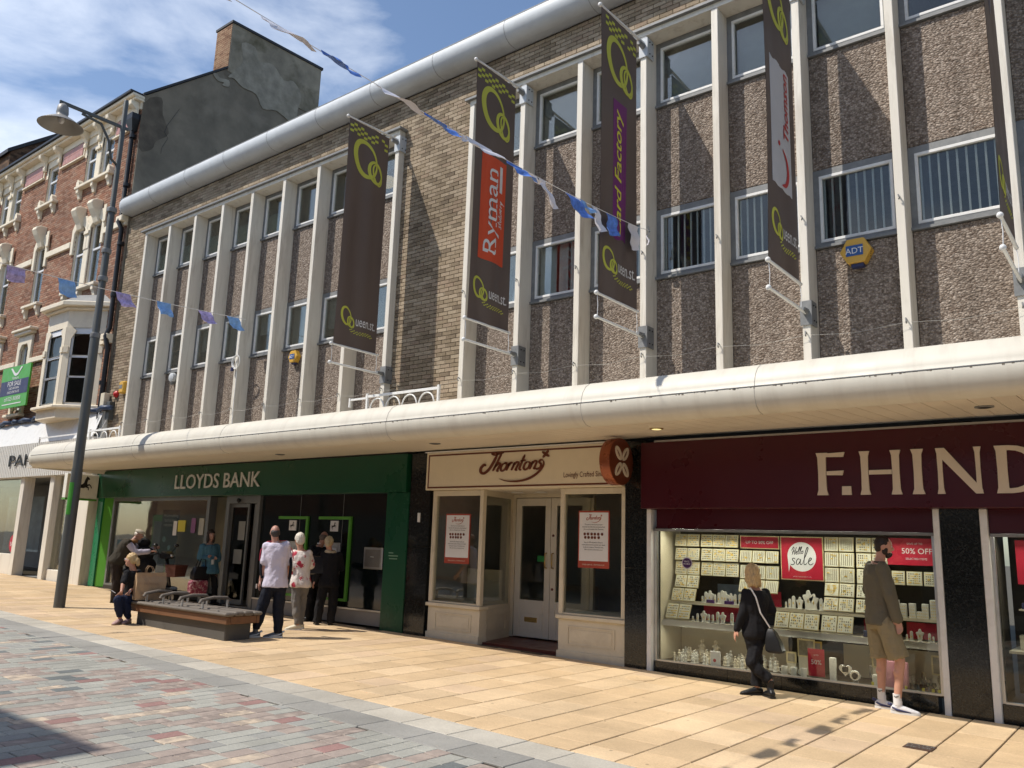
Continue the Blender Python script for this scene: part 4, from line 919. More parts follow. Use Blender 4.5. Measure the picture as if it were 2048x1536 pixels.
for i, (a, b) in enumerate(((-3.49, -3.31), (-3.30, -3.12))): tray(a, b, .77, .955, 10.57, 10.65, '%s steep tray on front shelf right of dark gap' % ['left', 'right'][i], 'drop', GR, two=True)
for i, (a, b) in enumerate(((-2.71, -2.565), (-2.545, -2.375), (-2.355, -2.19))): tray(a, b, 1.365, 1.525, 10.83, 10.85, '%s white earring tray under the save sign' % ORD[i], 'ring', 'trays under the save sign')
def sale(x0, x1, z0, z1, y, label, lines, frame=True):
    s_ = thing('sale_sign', label, 'sign', ((x0+x1)/2, y, z0))
    if frame: MB().box(x0, x1, y, y+.02, z0, z1).to('frame', M['gold_l'], s_)
    b = .012 if frame else 0
    MB().box(x0+b, x1-b, y-.004, y-.001, z0+b, z1-b).to('print', M['sale_red'], s_)
    q = MB()
    for tx, sz, cx, cz in lines: words(q, tx, FM(cx, cz, y-.005), sz, .0, 1.0, 'CENTER', .001)
    if q.v: q.to('lettering', M['print_w'], s_)
    return s_
sale(-4.62, -4.085, 1.74, 1.91, 10.84, 'wide red board reading up to 50% off in gold frame', [('UP TO 50% OFF', .055, -4.35, 1.805)])
hs = sale(-4.06, -3.51, 1.36, 1.91, 10.82, 'square red sign with round white hello sale bubble', [('SAVE UP TO 50% ON SELECTED ITEMS', .014, -3.785, 1.40)])
q = MB(); q.flat([arc(-3.785, 1.655, .185, .185, 215, 555-20, 40)+[(-3.955, 1.455)]], lambda u, v, t=0: (u, 10.8155-t, v), .001); q.to('bubble', M['print_w'], hs)
q = MB(); strokes(q, FM(-3.92, 1.655, 10.814), HELLO, .07, 0, 0, .125, .001, .18); strokes(q, FM(-3.935, 1.545, 10.814), SALE, .075, 0, 0, .145, .001, .1); q.to('script_print', M['print_k'], hs)
sale(-2.74, -2.17, 1.60, 1.915, 10.80, 'wide red sign reading save up to 50% off selected items', [('SAVE UP TO', .032, -2.43, 1.84), ('50% OFF', .092, -2.41, 1.735), ('SELECTED ITEMS', .032, -2.42, 1.665)], False)
sale(-1.40, -.75, 1.44, 1.915, 10.8, 'red sale poster at far right window edge', [('50%', .26, -1.06, 1.60)], False)
sale(-3.66, -3.46, .24, .56, 10.56, 'small upright red card reading 50% in lower window', [('50%', .075, -3.56, .38), ('UP TO', .02, -3.56, .48)], False)
pp = MB().lathe([(.075, 0), (.08, .002)], (-5.22, 10.462, 1.52), 30, Matrix.Rotation(pi/2, 4, 'X')).to('price_sticker', mat('sticker_rim', (.4, .36, .42), .5), origin=(-5.22, 10.462, 1.44)); tag(pp, 'round purple price promise sticker on jeweller window glass', 'sticker')
MW[pp.name] = Matrix.Translation(pp.location)
MB().lathe([(.064, 0), (.064, .002)], (-5.22, 10.459, 1.52), 30, Matrix.Rotation(pi/2, 4, 'X')).to('disc', mat('promise_purple', (.055, .015, .10), .5), pp)
q = MB(); words(q, 'PRICE', FM(-5.22, 1.53, 10.455), .03, .002, 1, 'CENTER', .001); words(q, 'PROMISE', FM(-5.22, 1.50, 10.455), .026, .002, 1, 'CENTER', .001); q.to('lettering', M['print_w'], pp)
for a, b, z0, z1, y, lb in ((-5.19, -4.6, .76, .96, 10.9, 'red backing board behind white stands, front shelf left'), (-4.6, -4.12, 1.0, 1.19, 10.95, 'red backing board under the chain trays'), (-3.08, -2.75, .76, .93, 10.9, 'dark red backing board behind watch boxes'), (-2.57, -2.18, .76, .945, 10.8, 'bright red backing board at right end of front shelf')):
    o = MB().box(a, b, y, y+.01, z0, z1).to('backing_board', M['sale_red'], origin=(a, y, z0)); tag(o, lb, 'board')
STW = mat('stand_white', (.66, .65, .58), .5)
_bc = {}
NTH = ['first', 'second', 'third', 'fourth', 'fifth', 'sixth', 'seventh', 'eighth', 'ninth', 'tenth']
def bust(x, y, z, h, kind, label, group):
    i_ = _bc.get(group, 0); _bc[group] = i_+1; label = NTH[i_]+' from left, '+label
    m = MB()
    if kind == 'bust':
        P = [(-.30, 0), (.30, 0), (.26, .12), (.30, .40), (.48, .66), (.44, .74), (.18, .78), (.14, .92), (.07, 1), (-.07, 1), (-.14, .92), (-.18, .78), (-.44, .74), (-.48, .66), (-.30, .40), (-.26, .12)]
        m.prism([(x+a*h*.62, z+b*h) for a, b in P], 'y', y-.012, y+.02)
    else:
        P = [(-.16, 0), (.16, 0), (.15, .86), (.09, .97), (0, 1), (-.09, .97), (-.15, .86)]
        m.prism([(x+a*h*.9, z+b*h) for a, b in P], 'y', y-.01, y+.012)
    m.box(x-h*.2, x+h*.2, y-.02, y+.04, z, z+.008)
    o = m.to('display_stand', STW, origin=(x, y, z), fix=True, bev=.003); tag(o, label, 'display stand', group)
    MW[o.name] = Matrix.Translation(o.location)
    g_ = MB().box(x-.006, x+.006, y-.017, y-.013, z+h*.35, z+h*.52); g_.to('pendant', M['gold'], o)
gs = 'white jewellery stands'
for x, h, k in ((-5.22, .07, 'f'), (-5.15, .11, 'f'), (-5.06, .15, 'bust'), (-4.99, .11, 'f'), (-4.93, .11, 'f'), (-4.86, .15, 'f'), (-4.79, .15, 'bust'), (-4.66, .15, 'f'), (-4.55, .08, 'f')): bust(x, 10.62, .75, h, k, 'white jewellery stand in front of the red board, front shelf', gs+' on the front shelf')
for x, h, k in ((-5.16, .09, 'f'), (-5.11, .15, 'f'), (-5.05, .17, 'bust'), (-4.98, .12, 'f'), (-4.92, .15, 'f'), (-4.87, .18, 'f'), (-4.83, .17, 'bust'), (-4.75, .15, 'bust'), (-4.69, .14, 'f'), (-4.62, .15, 'f')): bust(x, 10.80, .992, h, k, 'white jewellery stand on upper shelf before grey picture', gs+' on the upper left shelf')
for x, h, k in ((-4.02, .08, 'f'), (-3.97, .12, 'f'), (-3.92, .16, 'f'), (-3.84, .15, 'bust'), (-3.73, .24, 'bust'), (-3.66, .2, 'bust'), (-3.57, .15, 'f'), (-3.54, .1, 'f')): bust(x, 10.85, 1.0, h, k, 'white jewellery stand below the round sale sign', gs+' below the sale sign')
for x, h, k in ((-2.53, .07, 'f'), (-2.48, .11, 'f'), (-2.39, .14, 'bust'), (-2.29, .10, 'f'), (-2.25, .07, 'f')): bust(x, 10.62, .75, h, k, 'white jewellery stand before bright red board at right', gs+' at the right end')
for i, (x, h) in enumerate(((-2.68, .2), (-2.60, .16), (-2.50, .17), (-2.42, .08), (-2.36, .17), (-2.27, .22), (-2.20, .14))):
    o = MB().box(x-.035, x+.035, 10.8, 10.86, .992, .992+h).to('earring_block', STW, origin=(x, 10.8, .992), bev=.004); tag(o, NTH[i]+' cream earring block from the left under white earring trays', 'display block', 'earring blocks')
    MW[o.name] = Matrix.Translation(o.location)
    q = MB(); [q.box(x-.022+.02*(j % 3)-.004, x-.022+.02*(j % 3)+.004, 10.796, 10.7995, 1.01+.035*(j//3), 1.02+.035*(j//3)) for j in range(int(h/.035)*3)]
    tag(q.to('earrings', M['gold'], o), kind='stuff')
o = MB().box(-5.02, -4.68, 10.98, 11.0, 1.05, 1.25).to('picture', mat('grey_picture', (.14, .17, .20), .4, var=.3), origin=(-4.85, 10.98, 1.05)); tag(o, 'grey blue picture board behind stands on upper shelf', 'picture')
for i, (a, b) in enumerate(((-5.08, -4.98), (-4.82, -4.70))):
    o = MB().box(a, b, 10.74, 10.79, .992, 1.04).to('ring_box', M['promise'] if 'promise' in M else bpy.data.materials['promise_purple'], origin=(a, 10.74, .992), bev=.004); tag(o, ['left', 'right'][i]+' dark purple ring box on the upper left shelf', 'box')
for i, x in enumerate((-2.98, -2.90, -2.82)):
    o = MB().box(x-.035, x+.035, 10.62, 10.68, .75, .82).to('watch_box', M['navy'], origin=(x, 10.62, .75), bev=.004); tag(o, ORD[i]+' dark ring box on front shelf beside shorts man', 'box')
# figurines, frames and gifts in the low window
FG = mat('porcelain', (.74, .66, .50), .35, var=.15, vs=30); FG2 = mat('porcelain_grey', (.72, .70, .62), .35, var=.15, vs=30)
def figurine(h, m, sd):
    q = random.Random(sd); b = MB()
    b.lathe([(.22*h, 0), (.2*h, .06*h), (.14*h, .10*h), (.17*h, .3*h), (.11*h, .5*h), (.13*h, .66*h), (.07*h, .76*h), (.04*h, .8*h)], (0, 0, 0), 8)
    b.ell((q.uniform(-.02, .02)*h, 0, .88*h), .09*h, 8, 6)
    for s_ in (-1, 1): b.tube([(s_*.11*h, 0, .7*h), (s_*.2*h, -.06*h, .55*h+q.uniform(0, .2)*h), (s_*.08*h, -.12*h, .5*h+q.uniform(0, .3)*h)], .035*h, 5)
    b.box(-.18*h, .18*h, -.22*h, -.2*h, 0, .06*h) if q.random() < .3 else None
    return mesh_of(b, 'figurine', m)
fm_ = [figurine(1, FG if i % 2 else FG2, i) for i in range(6)]
fr_ = random.Random(21)
for k in range(76):
    left = k < 42
    x = fr_.uniform(-5.5, -4.95) if left else fr_.uniform(-4.85, -4.1); y = fr_.uniform(10.56, 10.95); h = fr_.uniform(.07, .13)+(y-10.56)*.2
    if k in (3, 7): h = .30; x = (-5.22, -5.02)[k == 7]; y = 10.9
    if k == 50: h = .22; x = -4.52
    o = bpy.data.objects.new('figurine', fm_[k % 6]); COL.objects.link(o); o.location = (x, y, .21); o.scale = (h, h, h); o.rotation_euler = (0, 0, fr_.uniform(-1, 1))
    lb = 'tall standing porcelain figure at back left of low window' if k == 3 else 'second tall porcelain figure, right of the first, low window' if k == 7 else 'slim tall cream figure near the walking woman' if k == 50 else 'small porcelain figurine among the crowd in low window'
    tag(o, lb, 'figurine', 'porcelain figurines in the low window')
tg = MB()
def gift(name, label, m, mb_, o_): 
    o = mb_.to(name, m, origin=o_, bev=.004); tag(o, label, 'gift'); MW[o.name] = Matrix.Translation(o.location); return o
c = gift('photo_card', 'white gift card standing among the figurines', M['print_w'], MB().box(-4.94, -4.80, 10.55, 10.56, .215, .40), (-4.87, 10.55, .215))
MB().lathe([(.022, 0), (.022, .001)], (-4.88, 10.549, .285), 16, Matrix.Rotation(pi/2, 4, 'X')).to('print', M['sale_red'], c)
for i, (x, z, w_, h, m, lb) in enumerate(((-4.02, .33, .13, .14, 'gold_l', 'small gold photo frame above white mugs'), (-3.88, .42, .22, .22, 'gold_l', 'large pale frame with a looped cord'), (-3.70, .45, .12, .17, 'gold', 'narrow bright gold frame behind red card'), (-3.0, .38, .34, .14, 'gold_l', 'wide triple gold photo frame'), (-2.86, .40, .17, .18, 'gold', 'square shiny gold photo frame'), (-2.86, .22, .12, .24, 'silver', 'tall silver two hole frame'), (-3.05, .26, .10, .14, 'silver', 'small square silver frame'), (-2.36, .36, .26, .22, 'gold_l', 'big plain gold board at right of low window'))):
    o = gift('framed_photo', lb+' in low window', M[m], MB().box(x, x+w_, 10.8+.02*i, 10.815+.02*i, z, z+h), (x, 10.8, z))
    MB().box(x+.02, x+w_-.02, 10.797+.02*i, 10.7995+.02*i, z+.02, z+h-.02).to('picture', mat('frame_print', (.30, .27, .20), .5, var=.3, vs=20) if i == 0 else bpy.data.materials['frame_print'], o)
    if z > .3: MB().box(x+.01, x+w_-.01, 10.80+.02*i, 10.9+.02*i, .21, z).to('riser', CRM, o)
for i, x in enumerate((-3.98, -3.86, -3.74)):
    o = gift('mug', ORD[i]+' white mug beside the red fifty percent card', STW, MB().lathe([(.036, 0), (.04, .1), (.034, .1), (.03, .01)], (x, 10.62, .21), 14), (x, 10.62, .21))
    MB().tube([(x-.036, 10.61, .29), (x-.062, 10.61, .28), (x-.06, 10.61, .24), (x-.034, 10.61, .23)], .006, 6).to('handle', STW, o)
gift('candle_box', 'tall grey gift box right of red fifty percent card', FG2, MB().box(-3.42, -3.35, 10.6, 10.66, .21, .47), (-3.4, 10.6, .21))
ht = gift('heart_frame', 'silver heart shaped photo frame in low window', M['silver'], MB().prism([(-3.24+.075*(16*sin(t)**3)/16, .345+.075*(13*cos(t)-5*cos(2*t)-2*cos(3*t)-cos(4*t))/16) for t in [2*pi*i/24 for i in range(24)]], 'y', 10.62, 10.64), (-3.24, 10.62, .27))
MB().box(-3.275, -3.205, 10.615, 10.619, .32, .38).to('picture', M['print_k'], ht)
dc = gift('round_clock', 'round crystal clock with dark centre in low window', M['silver'], MB().lathe([(.06, 0), (.065, .01), (.06, .02)], (-3.12, 10.6, .295), 20, Matrix.Rotation(pi/2, 4, 'X')).box(-3.15, -3.09, 10.59, 10.62, .212, .235), (-3.12, 10.6, .21))
MB().lathe([(.035, 0), (.035, .003)], (-3.12, 10.575, .295), 16, Matrix.Rotation(pi/2, 4, 'X')).to('dial', M['print_k'], dc)
pk = gift('pink_box', 'tall pink gift bag behind shorts man legs', mat('pink_print', (.50, .22, .27), .5, var=.2, vs=12), MB().box(-2.80, -2.55, 10.62, 10.7, .21, .5), (-2.68, 10.62, .21))
gift('white_box', 'plain white gift box left of pink bag', STW, MB().box(-2.93, -2.83, 10.6, 10.68, .21, .33), (-2.88, 10.6, .21))
for i in range(7):
    x = -2.5+.05*i*1.1; h = (.16, .12, .2, .14, .1, .18, .13)[i]
    o = gift('glass_gift', ['frosted', 'tall', 'round', 'squat', 'gilt', 'twisted', 'slim'][i]+' glass ornament at right of low window', glassmat('ornament_glass', (.7, .7, .62), 1) if i == 0 else bpy.data.materials['ornament_glass'], MB().lathe([(.022, 0), (.018, .02), (.006, h*.4), (.026, h*.7), (.02, h)], (x, 10.62+.03*(i % 3), .21), 12), (x, 10.62, .21))
for i, x in enumerate((-2.92, -2.56, -2.38, -2.28, -2.22)):
    o = MB().box(x, x+.028, 10.52, 10.526, .215, .26).to('price_tag', M['card_y'], origin=(x, 10.52, .215)); tag(o, NTH[i]+' yellow price tag from the left, low on window shelf', 'price tag', 'yellow price tags')
MB().box(-1.5, 1, 10.53, 11.2, .72, .745).box(-1.4, 1, 10.7, 11.2, 1.16, 1.175).to('shelf', CRM, jw)
for i in range(6):
    o = MB().box(-1.38+.1*(i % 3), -1.31+.1*(i % 3), 10.78, 10.84, 1.176 if i < 3 else .90, 1.24 if i < 3 else .96).to('ring_box', M['navy'], origin=(-1.38+.1*(i % 3), 10.78, 1.176 if i < 3 else .9), bev=.004); tag(o, '%s navy ring box on %s shelf of far right window' % (['left', 'middle', 'right'][i % 3], ['upper', 'lower'][i > 2]), 'box', 'navy ring boxes, %s shelf' % ['upper', 'middle'][i > 2])
o = MB().box(-1.42, -.9, 10.75, 10.9, .746, .899).to('display_block', CRM, origin=(-1.2, 10.8, .746)); tag(o, 'cream block under navy ring boxes in far right window', 'display block')
# ------------------------------------------------------------------ Victorian terrace on the left
hb = thing('brick_house', 'tall red brick Victorian terrace with cream stone trim and rendered gable end', 'building', (-28, 10.5, gz(-28)))
HX = -22.46
def winrect(cx, w_, z0, z1): return (cx-w_/2, cx+w_/2, z0, z1)
TOP = [winrect(c, .72, 12.22, 13.56) for c in (-25.33, -24.28, -28.1, -31.9, -30.9, -34.4)]
MID = [winrect(c, .70, 8.78, 10.78) for c in (-25.33, -24.28, -28.1, -31.9, -30.9, -34.4)]
LOW = [winrect(c, .60, 5.35, 7.45) for c in (-28.2, -30.6, -33.4)]
BAYH = (-25.8, -22.9, 4.7, 8.0)
holes = TOP+MID+LOW+[BAYH]
wl = MB()
def wallwith(mb, x0, x1, z0, z1, y0, y1, hs):
    xs = sorted({x0, x1, *[h[0] for h in hs], *[h[1] for h in hs]}); 
    for a, b in zip(xs, xs[1:]):
        z = z0
        for h in sorted([h for h in hs if h[0] < (a+b)/2 < h[1]], key=lambda q: q[2]):
            mb.box(a, b, y0, y1, z, h[2]); z = h[3]
        mb.box(a, b, y0, y1, z, z1)
wallwith(wl, -46, HX, 4.6, 14.3, 10.4, 10.7, holes)
hw = wl.to('brick_front', M['mortar_l'], hb)
brick_wall(hw, -38, HX, 4.8, 13.95, 10.4, holes, M['red_brick'], 290, depth=.014, prefer=lambda x, z: x > -24 and z > 5, gap=.007)
# rendered gable end
gp = [(10.40, 4.0), (10.40, 14.25), (12.93, 16.42), (12.93, 18.05), (16.5, 18.2), (16.5, 16.6), (21, 13.2), (21, 4.0)]
MB().prism([(10.40, 4.0), (10.40, 14.22), (12.93, 16.40), (16.5, 16.5), (21, 13.2), (21, 4.0)], 'x', -22.9, -22.42).to('gable_wall', M['render'], hb, fix=True)
MB().prism([(12.93, 16.3), (12.93, 18.02), (16.5, 18.15), (16.5, 16.3)], 'x', -23.3, -22.40).to('chimney_stack', M['render2'], hb, fix=True)
cb_ = MB().box(-23.28, -22.41, 12.915, 12.93, 16.3, 18.0).to('chimney_front', M['mortar_l'], hb)
q = MB()
for r in range(22):
    for k in range(5):
        a = -23.28+k*.225-(r % 2)*.11; b = a+.215; a, b = max(a, -23.28), min(b, -22.41)
        if b-a > .03: q.box(a, b, 12.902, 12.915, 16.31+r*.077, 16.31+r*.077+.067)
tag(q.to('chimney_bricks', M['chimney_brick'], hb), kind='stuff')
MB().prism([(12.88, 18.02), (12.88, 18.10), (16.55, 18.24), (16.55, 18.15)], 'x', -23.34, -22.36).to('chimney_coping', M['slate'], hb, fix=True)
MB().prism([(10.36, 14.22), (10.36, 14.30), (12.9, 16.47), (12.9, 16.39)], 'x', -22.92, -22.38).to('verge_coping', M['slate'], hb, fix=True)
MB().prism([(16.52, 16.5), (16.52, 16.6), (21, 13.3), (21, 13.2)], 'x', -22.92, -22.38).to('verge_coping', M['slate'], hb, fix=True)
MB().add([(-46, 10.45, 14.25), (-22.9, 10.45, 14.25), (-22.9, 13.2, 16.3), (-46, 13.2, 16.3), (-22.9, 21, 13), (-46, 21, 13)], [(0, 1, 2, 3), (3, 2, 4, 5)]).to('roof', M['slate'], hb)
MB().box(-46, -22.4, 14.0, 14.1, 4, 13).to('back_partition', M['room'], hb); MB().box(-46, -22.9, 10.75, 14, 7.9, 8.0).box(-46, -22.9, 10.75, 14, 11.4, 11.5).box(-26.9, -26.8, 10.75, 14, 5, 14).box(-29.5, -29.4, 10.75, 14, 5, 14).to('floors', M['room'], hb)
ST = M['stone']
# cornice: gutter, mouldings, frieze and brackets
MB().box(-46, -22.40, 10.06, 10.42, 14.10, 14.20).to('cornice', ST, hb, bev=.02); MB().box(-46, -22.40, 10.14, 10.42, 14.02, 14.098).to('cornice_moulding', ST, hb, bev=.02)
MB().box(-46, -22.44, 10.0, 10.4, 14.202, 14.27).to('gutter', M['black'], hb)
MB().box(-46, -22.45, 10.34, 10.42, 13.80, 14.018).to('frieze', ST, hb)
br = mesh_of(MB().prism([(10.34, 13.46), (10.28, 13.50), (10.26, 13.6), (10.30, 13.66), (10.24, 13.78), (10.10, 13.88), (10.08, 14.015), (10.34, 14.015)], 'x', -.09, .09), 'bracket', ST)
for x in (-22.6, -24.0, -24.82, -25.72, -27.55, -28.65, -30.45, -31.4, -32.35, -34.0, -34.9): o = piece('bracket', br, hb, (x, 0, 0)); o.modifiers.new('b', 'BEVEL').width = .012
PK = mat('pink_tile', (.42, .22, .20), .55, var=.3, vs=6, bump=.3, bs=25)
tl = mesh_of(MB().box(-.10, .10, 10.335, 10.37, -.1, .1), 'tile', PK)
for c, n in ((-23.3, 5), (-26.65, 7), (-29.55, 7), (-33.2, 7)):
    f = MB().box(c-n*.1-.08, c+n*.1+.08, 10.36, 10.41, 13.30, 13.79).to('tile_frame', ST, hb)
    MB().box(c-n*.1-.12, c+n*.1+.12, 10.30, 10.41, 13.24, 13.30).to('tile_sill', ST, hb, bev=.01)
    for i in range(n):
        for j in range(2): piece('tile', tl, f, (c-(n-1)*.1+.2*i, 0, 13.45+.205*j)).scale = (.96, 1, .96)
def sash(h, open_=False, arch=False):
    x0, x1, z0, z1 = h
    r = MB().box(x0, x0+.01, 10.41, 10.52, z0, z1).box(x1-.01, x1, 10.41, 10.52, z0, z1).box(x0, x1, 10.41, 10.52, z1-.01, z1).to('reveal', ST, hb)
    x0 += .01; x1 -= .01; z1 -= .01
    f = MB().box(x0, x0+.06, 10.46, 10.52, z0, z1).box(x1-.06, x1, 10.46, 10.52, z0, z1).box(x0+.06, x1-.06, 10.46, 10.52, z1-.08, z1).box(x0+.06, x1-.06, 10.46, 10.52, z0, z0+.08).box(x0+.06, x1-.06, 10.455, 10.52, (z0+z1)/2+.12, (z0+z1)/2+.19).to('window', M['pvc'], hb, bev=.006)
    MB().box(x0+.06, x1-.06, 10.49, 10.496, z0+.08, (z0+z1)/2+.12).box(x0+.06, x1-.06, 10.49, 10.496, (z0+z1)/2+.19, z1-.08).to('pane', M['glass_up'], f)
    MB().box(x0+.05, x1-.05, 10.7, 10.71, z0, z1).to('net_curtain', mat('net_curtain', (.30, .30, .28), .9, var=.15, vs=3, stretch=(9, 1, 1)) if not bpy.data.materials.get('net_curtain') else bpy.data.materials['net_curtain'], f)
for h in TOP+MID+LOW: sash(h)
def sill(x0, x1, z, brs, w_=.10):
    o = MB().box(x0, x1, 10.22, 10.42, z-w_, z).to('window_sill', ST, hb, bev=.015)
    for x in brs: MB().prism([(10.4, z-w_-.32), (10.33, z-w_-.30), (10.30, z-w_-.18), (10.25, z-w_-.12), (10.25, z-w_-.002), (10.4, z-w_-.002)], 'x', x-.07, x+.07).to('sill_bracket', ST, o, fix=True)
for c in (-24.8, -31.4):
    sill(c-1.12, c+1.12, 12.2, (c-.95, c, c+.95)); sill(c-1.12, c+1.12, 8.76, (c-.95, c, c+.95))
    for z0, z1 in ((12.2, 13.8), (8.76, 11.05)):
        MB().box(c-.16, c+.16, 10.352, 10.41, z0, z1).to('mullion_post', ST, hb, bev=.015)
        MB().box(c-.15, c+.15, 10.29, 10.33, z1-.62, z1-.5).to('post_boss', ST, hb, bev=.01)
for c in (-28.1, -34.4):
    sill(c-.68, c+.68, 12.2, (c-.5, c+.5)); sill(c-.6, c+.6, 8.76, (c-.45, c+.45), .09)
# little shouldered blocks over sills and hood stones over the middle windows
for c in (-25.78, -23.82, -28.55, -27.65, -32.3, -30.4): MB().prism([(c-.11, 12.2), (c+.11, 12.2), (c+.08, 12.34), (c, 12.42), (c-.08, 12.34)], 'y', 10.25, 10.4).to('sill_block', ST, hb)
for h in TOP: MB().box(h[0]-.13, h[1]+.13, 10.374, 10.41, 13.56, 13.80).to('lintel', ST, hb); MB().prism([(h[0]-.13, 13.2), (h[0], 13.2), (h[0], 13.559), (h[0]-.13, 13.559)], 'y', 10.374, 10.41).to('lintel_shoulder', ST, hb)
def hood(c, z=10.72):
    o = MB().prism([(c-.522, z-.75), (c-.36, z-.75), (c-.36, z-.08), (c-.2, z+.06), (c+.2, z+.06), (c+.36, z-.08), (c+.36, z-.75), (c+.522, z-.75), (c+.522, z+.05), (c+.34, z+.36), (c-.34, z+.36), (c-.522, z+.05)], 'y', 10.33, 10.41).to('hood', ST, hb, fix=True, bev=.012)
    MB().prism([(10.4, z-.06), (10.3, z-.02), (10.24, z+.14), (10.12, z+.34), (10.05, z+.5), (10.08, z+.6), (10.2, z+.66), (10.4, z+.66)], 'x', c-.16, c+.16).to('scroll_keystone', ST, o, fix=True, bev=.02)
    if c in (-28.1, -24.28, -30.9, -34.4): MB().box(c+.44, c+.60, 10.30, 10.329, z-.1, z+.42).to('hood_edge', ST, o)
for c in (-25.33, -24.28, -28.1, -31.9, -30.9, -34.4): hood(c)
for a, b in ((-27.56, -25.87), (-23.74, HX+.02), (-30.36, -28.64), (-33.9, -32.44)): MB().box(a, b, 10.31, 10.41, 10.22, 10.42).to('string_course', ST, hb, bev=.015); 
for a, b in ((-27.7, -25.9), (-23.0, HX+.02), (-30.2, -28.75), (-33.0, -31.0)): MB().box(a, b, 10.30, 10.41, 6.78, 6.94).to('string_course', ST, hb, bev=.015)
for z in (10.43, 6.98): MB().box(HX-.32, HX+.03, 10.2, 10.41, z-.12, z+.06).to('corner_block', ST, hb, bev=.02)
for h in LOW:
    c = (h[0]+h[1])/2
    o = MB().prism([(c-.52, 5.2), (c-.31, 5.2), (c-.31, 7.3), (c-.2, 7.46), (c+.2, 7.46), (c+.31, 7.3), (c+.31, 5.2), (c+.52, 5.2), (c+.52, 7.75), (c-.52, 7.75)], 'y', 10.32, 10.41).to('window_surround', ST, hb, fix=True, bev=.015)
    MB().box(c-.72, c+.72, 10.14, 10.41, 7.86, 7.95).to('canopy_stone', ST, o, bev=.02); MB().box(c-.62, c+.62, 10.2, 10.41, 7.76, 7.858).to('canopy_stone', ST, o, bev=.02)
    MB().box(c-.6, c+.6, 10.2, 10.41, 5.10, 5.2).to('window_sill', ST, o, bev=.02)
# the canted bay
BP = [(-25.8, 10.4), (-25.1, 9.75), (-23.85, 9.75), (-22.92, 10.4)]
def off(d):
    return [(BP[0][0]-d*1.2, 10.4), (BP[1][0]-d*.45, 9.75-d), (BP[2][0]+d*.45, 9.75-d), (BP[3][0]+d*1.2, 10.4)]
bb = MB().prism(off(.0), 'z', 4.72, 4.98).to('bay_base', ST, hb, fix=True); MB().prism(off(.14), 'z', 4.98, 5.07).to('bay_sill', ST, hb, fix=True, bev=.02)
MB().prism(off(.0), 'z', 7.28, 7.78).to('bay_head', ST, hb, fix=True); MB().prism(off(.10), 'z', 7.78, 7.86).to('bay_cornice', ST, hb, fix=True, bev=.02); MB().prism(off(.24), 'z', 7.862, 8.0).to('bay_cornice', ST, hb, fix=True, bev=.02)
MB().loft([[(*p, 8.002) for p in off(.2)], [(*p, 8.3) for p in off(-.25)]]).to('bay_roof', M['lead'], hb, fix=True)
for i in range(3):
    p, q_ = V((*BP[i], 0)), V((*BP[i+1], 0)); d = (q_-p).normalized(); nrm = V((d.y, -d.x, 0)); Lw = (q_-p).length
    def fb(u, v, t=0, p=p, d=d, nrm=nrm): w_ = p+d*u+nrm*t; return (w_.x, w_.y, v)
    m = MB(); m.flat([rect(-.01, 5.07, .17, 7.28), rect(Lw-.17, 5.07, Lw+.01, 7.28)], fb, .02); m.flat([[(.17, 6.95), (.3, 7.2), (.17, 7.28)], [(Lw-.17, 7.28), (Lw-.3, 7.2), (Lw-.17, 6.95)]], fb, .02)
    m.flat([rect(.0, 6.55, .14, 6.72), rect(Lw-.14, 6.55, Lw, 6.72)], fb, .055); m.to('bay_post', ST, hb)
    m = MB(); a, b = .17, Lw-.17
    for r in (rect(a, 5.07, a+.06, 7.28), rect(b-.06, 5.07, b, 7.28), rect(a, 7.1, b, 7.28), rect(a, 5.07, b, 5.15), rect(a, 6.42, b, 6.49), rect(a, 5.85, b, 5.90)): m.flat([r], fb, -.03)
    m.to('bay_window', M['pvc'], hb)
    MB().flat([rect(a, 5.07, b, 7.28)], fb, -.06).to('pane', M['glass_up'], hb)
    MB().flat([rect(a, 5.07, b, 7.28)], fb, -.2).to('net_curtain', bpy.data.materials['net_curtain'], hb) if i < 2 else None
dpp = thing('drainpipe', 'black cast iron drainpipe running down the brick house corner', 'drainpipe', (-22.62, 10.3, 4.4))
MB().tube([(-22.66, 10.3, 13.5), (-22.66, 10.3, 10.5), (-22.62, 10.22, 10.3), (-22.56, 10.3, 10.1), (-22.5, 10.3, 7.2), (-22.5, 10.22, 6.95), (-22.45, 10.3, 6.6), (-22.45, 10.3, 4.3)], .065, 10).to('pipe', M['black'], dpp, smooth=True)
MB().loft([[(-22.86, 10.14, 13.62), (-22.46, 10.14, 13.62), (-22.46, 10.4, 13.62), (-22.86, 10.4, 13.62)], [(-22.86, 10.14, 13.45), (-22.46, 10.14, 13.45), (-22.46, 10.4, 13.45), (-22.86, 10.4, 13.45)], [(-22.74, 10.24, 13.12), (-22.58, 10.24, 13.12), (-22.58, 10.38, 13.12), (-22.74, 10.38, 13.12)]]).to('hopper', M['black'], dpp, fix=True)
for z in (12.9, 11.4, 9.6, 8.1, 5.6): MB().cyl((-22.62 if z > 10.4 else -22.5, 10.3, z), (-22.62 if z > 10.4 else -22.5, 10.3, z+.1), .09).to('collar', M['black'], dpp)
# darker building rising beyond
db = thing('dark_brick_building', 'dark brick gable with tall chimney beyond the red terrace roof', 'building', (-36, 14, .5))
MB().prism([(10.62, 13.9), (10.62, 15.62), (13.1, 17.62), (17, 15), (17, 13)], 'x', -48, -33).to('gable', M['dark_brick'], db, fix=True)
MB().prism([(10.5, 15.53), (10.5, 15.68), (13.1, 17.80), (17.1, 15.15), (17.1, 15.0), (13.1, 17.63)], 'x', -48, -32.93).to('coping', M['slate'], db, fix=True)

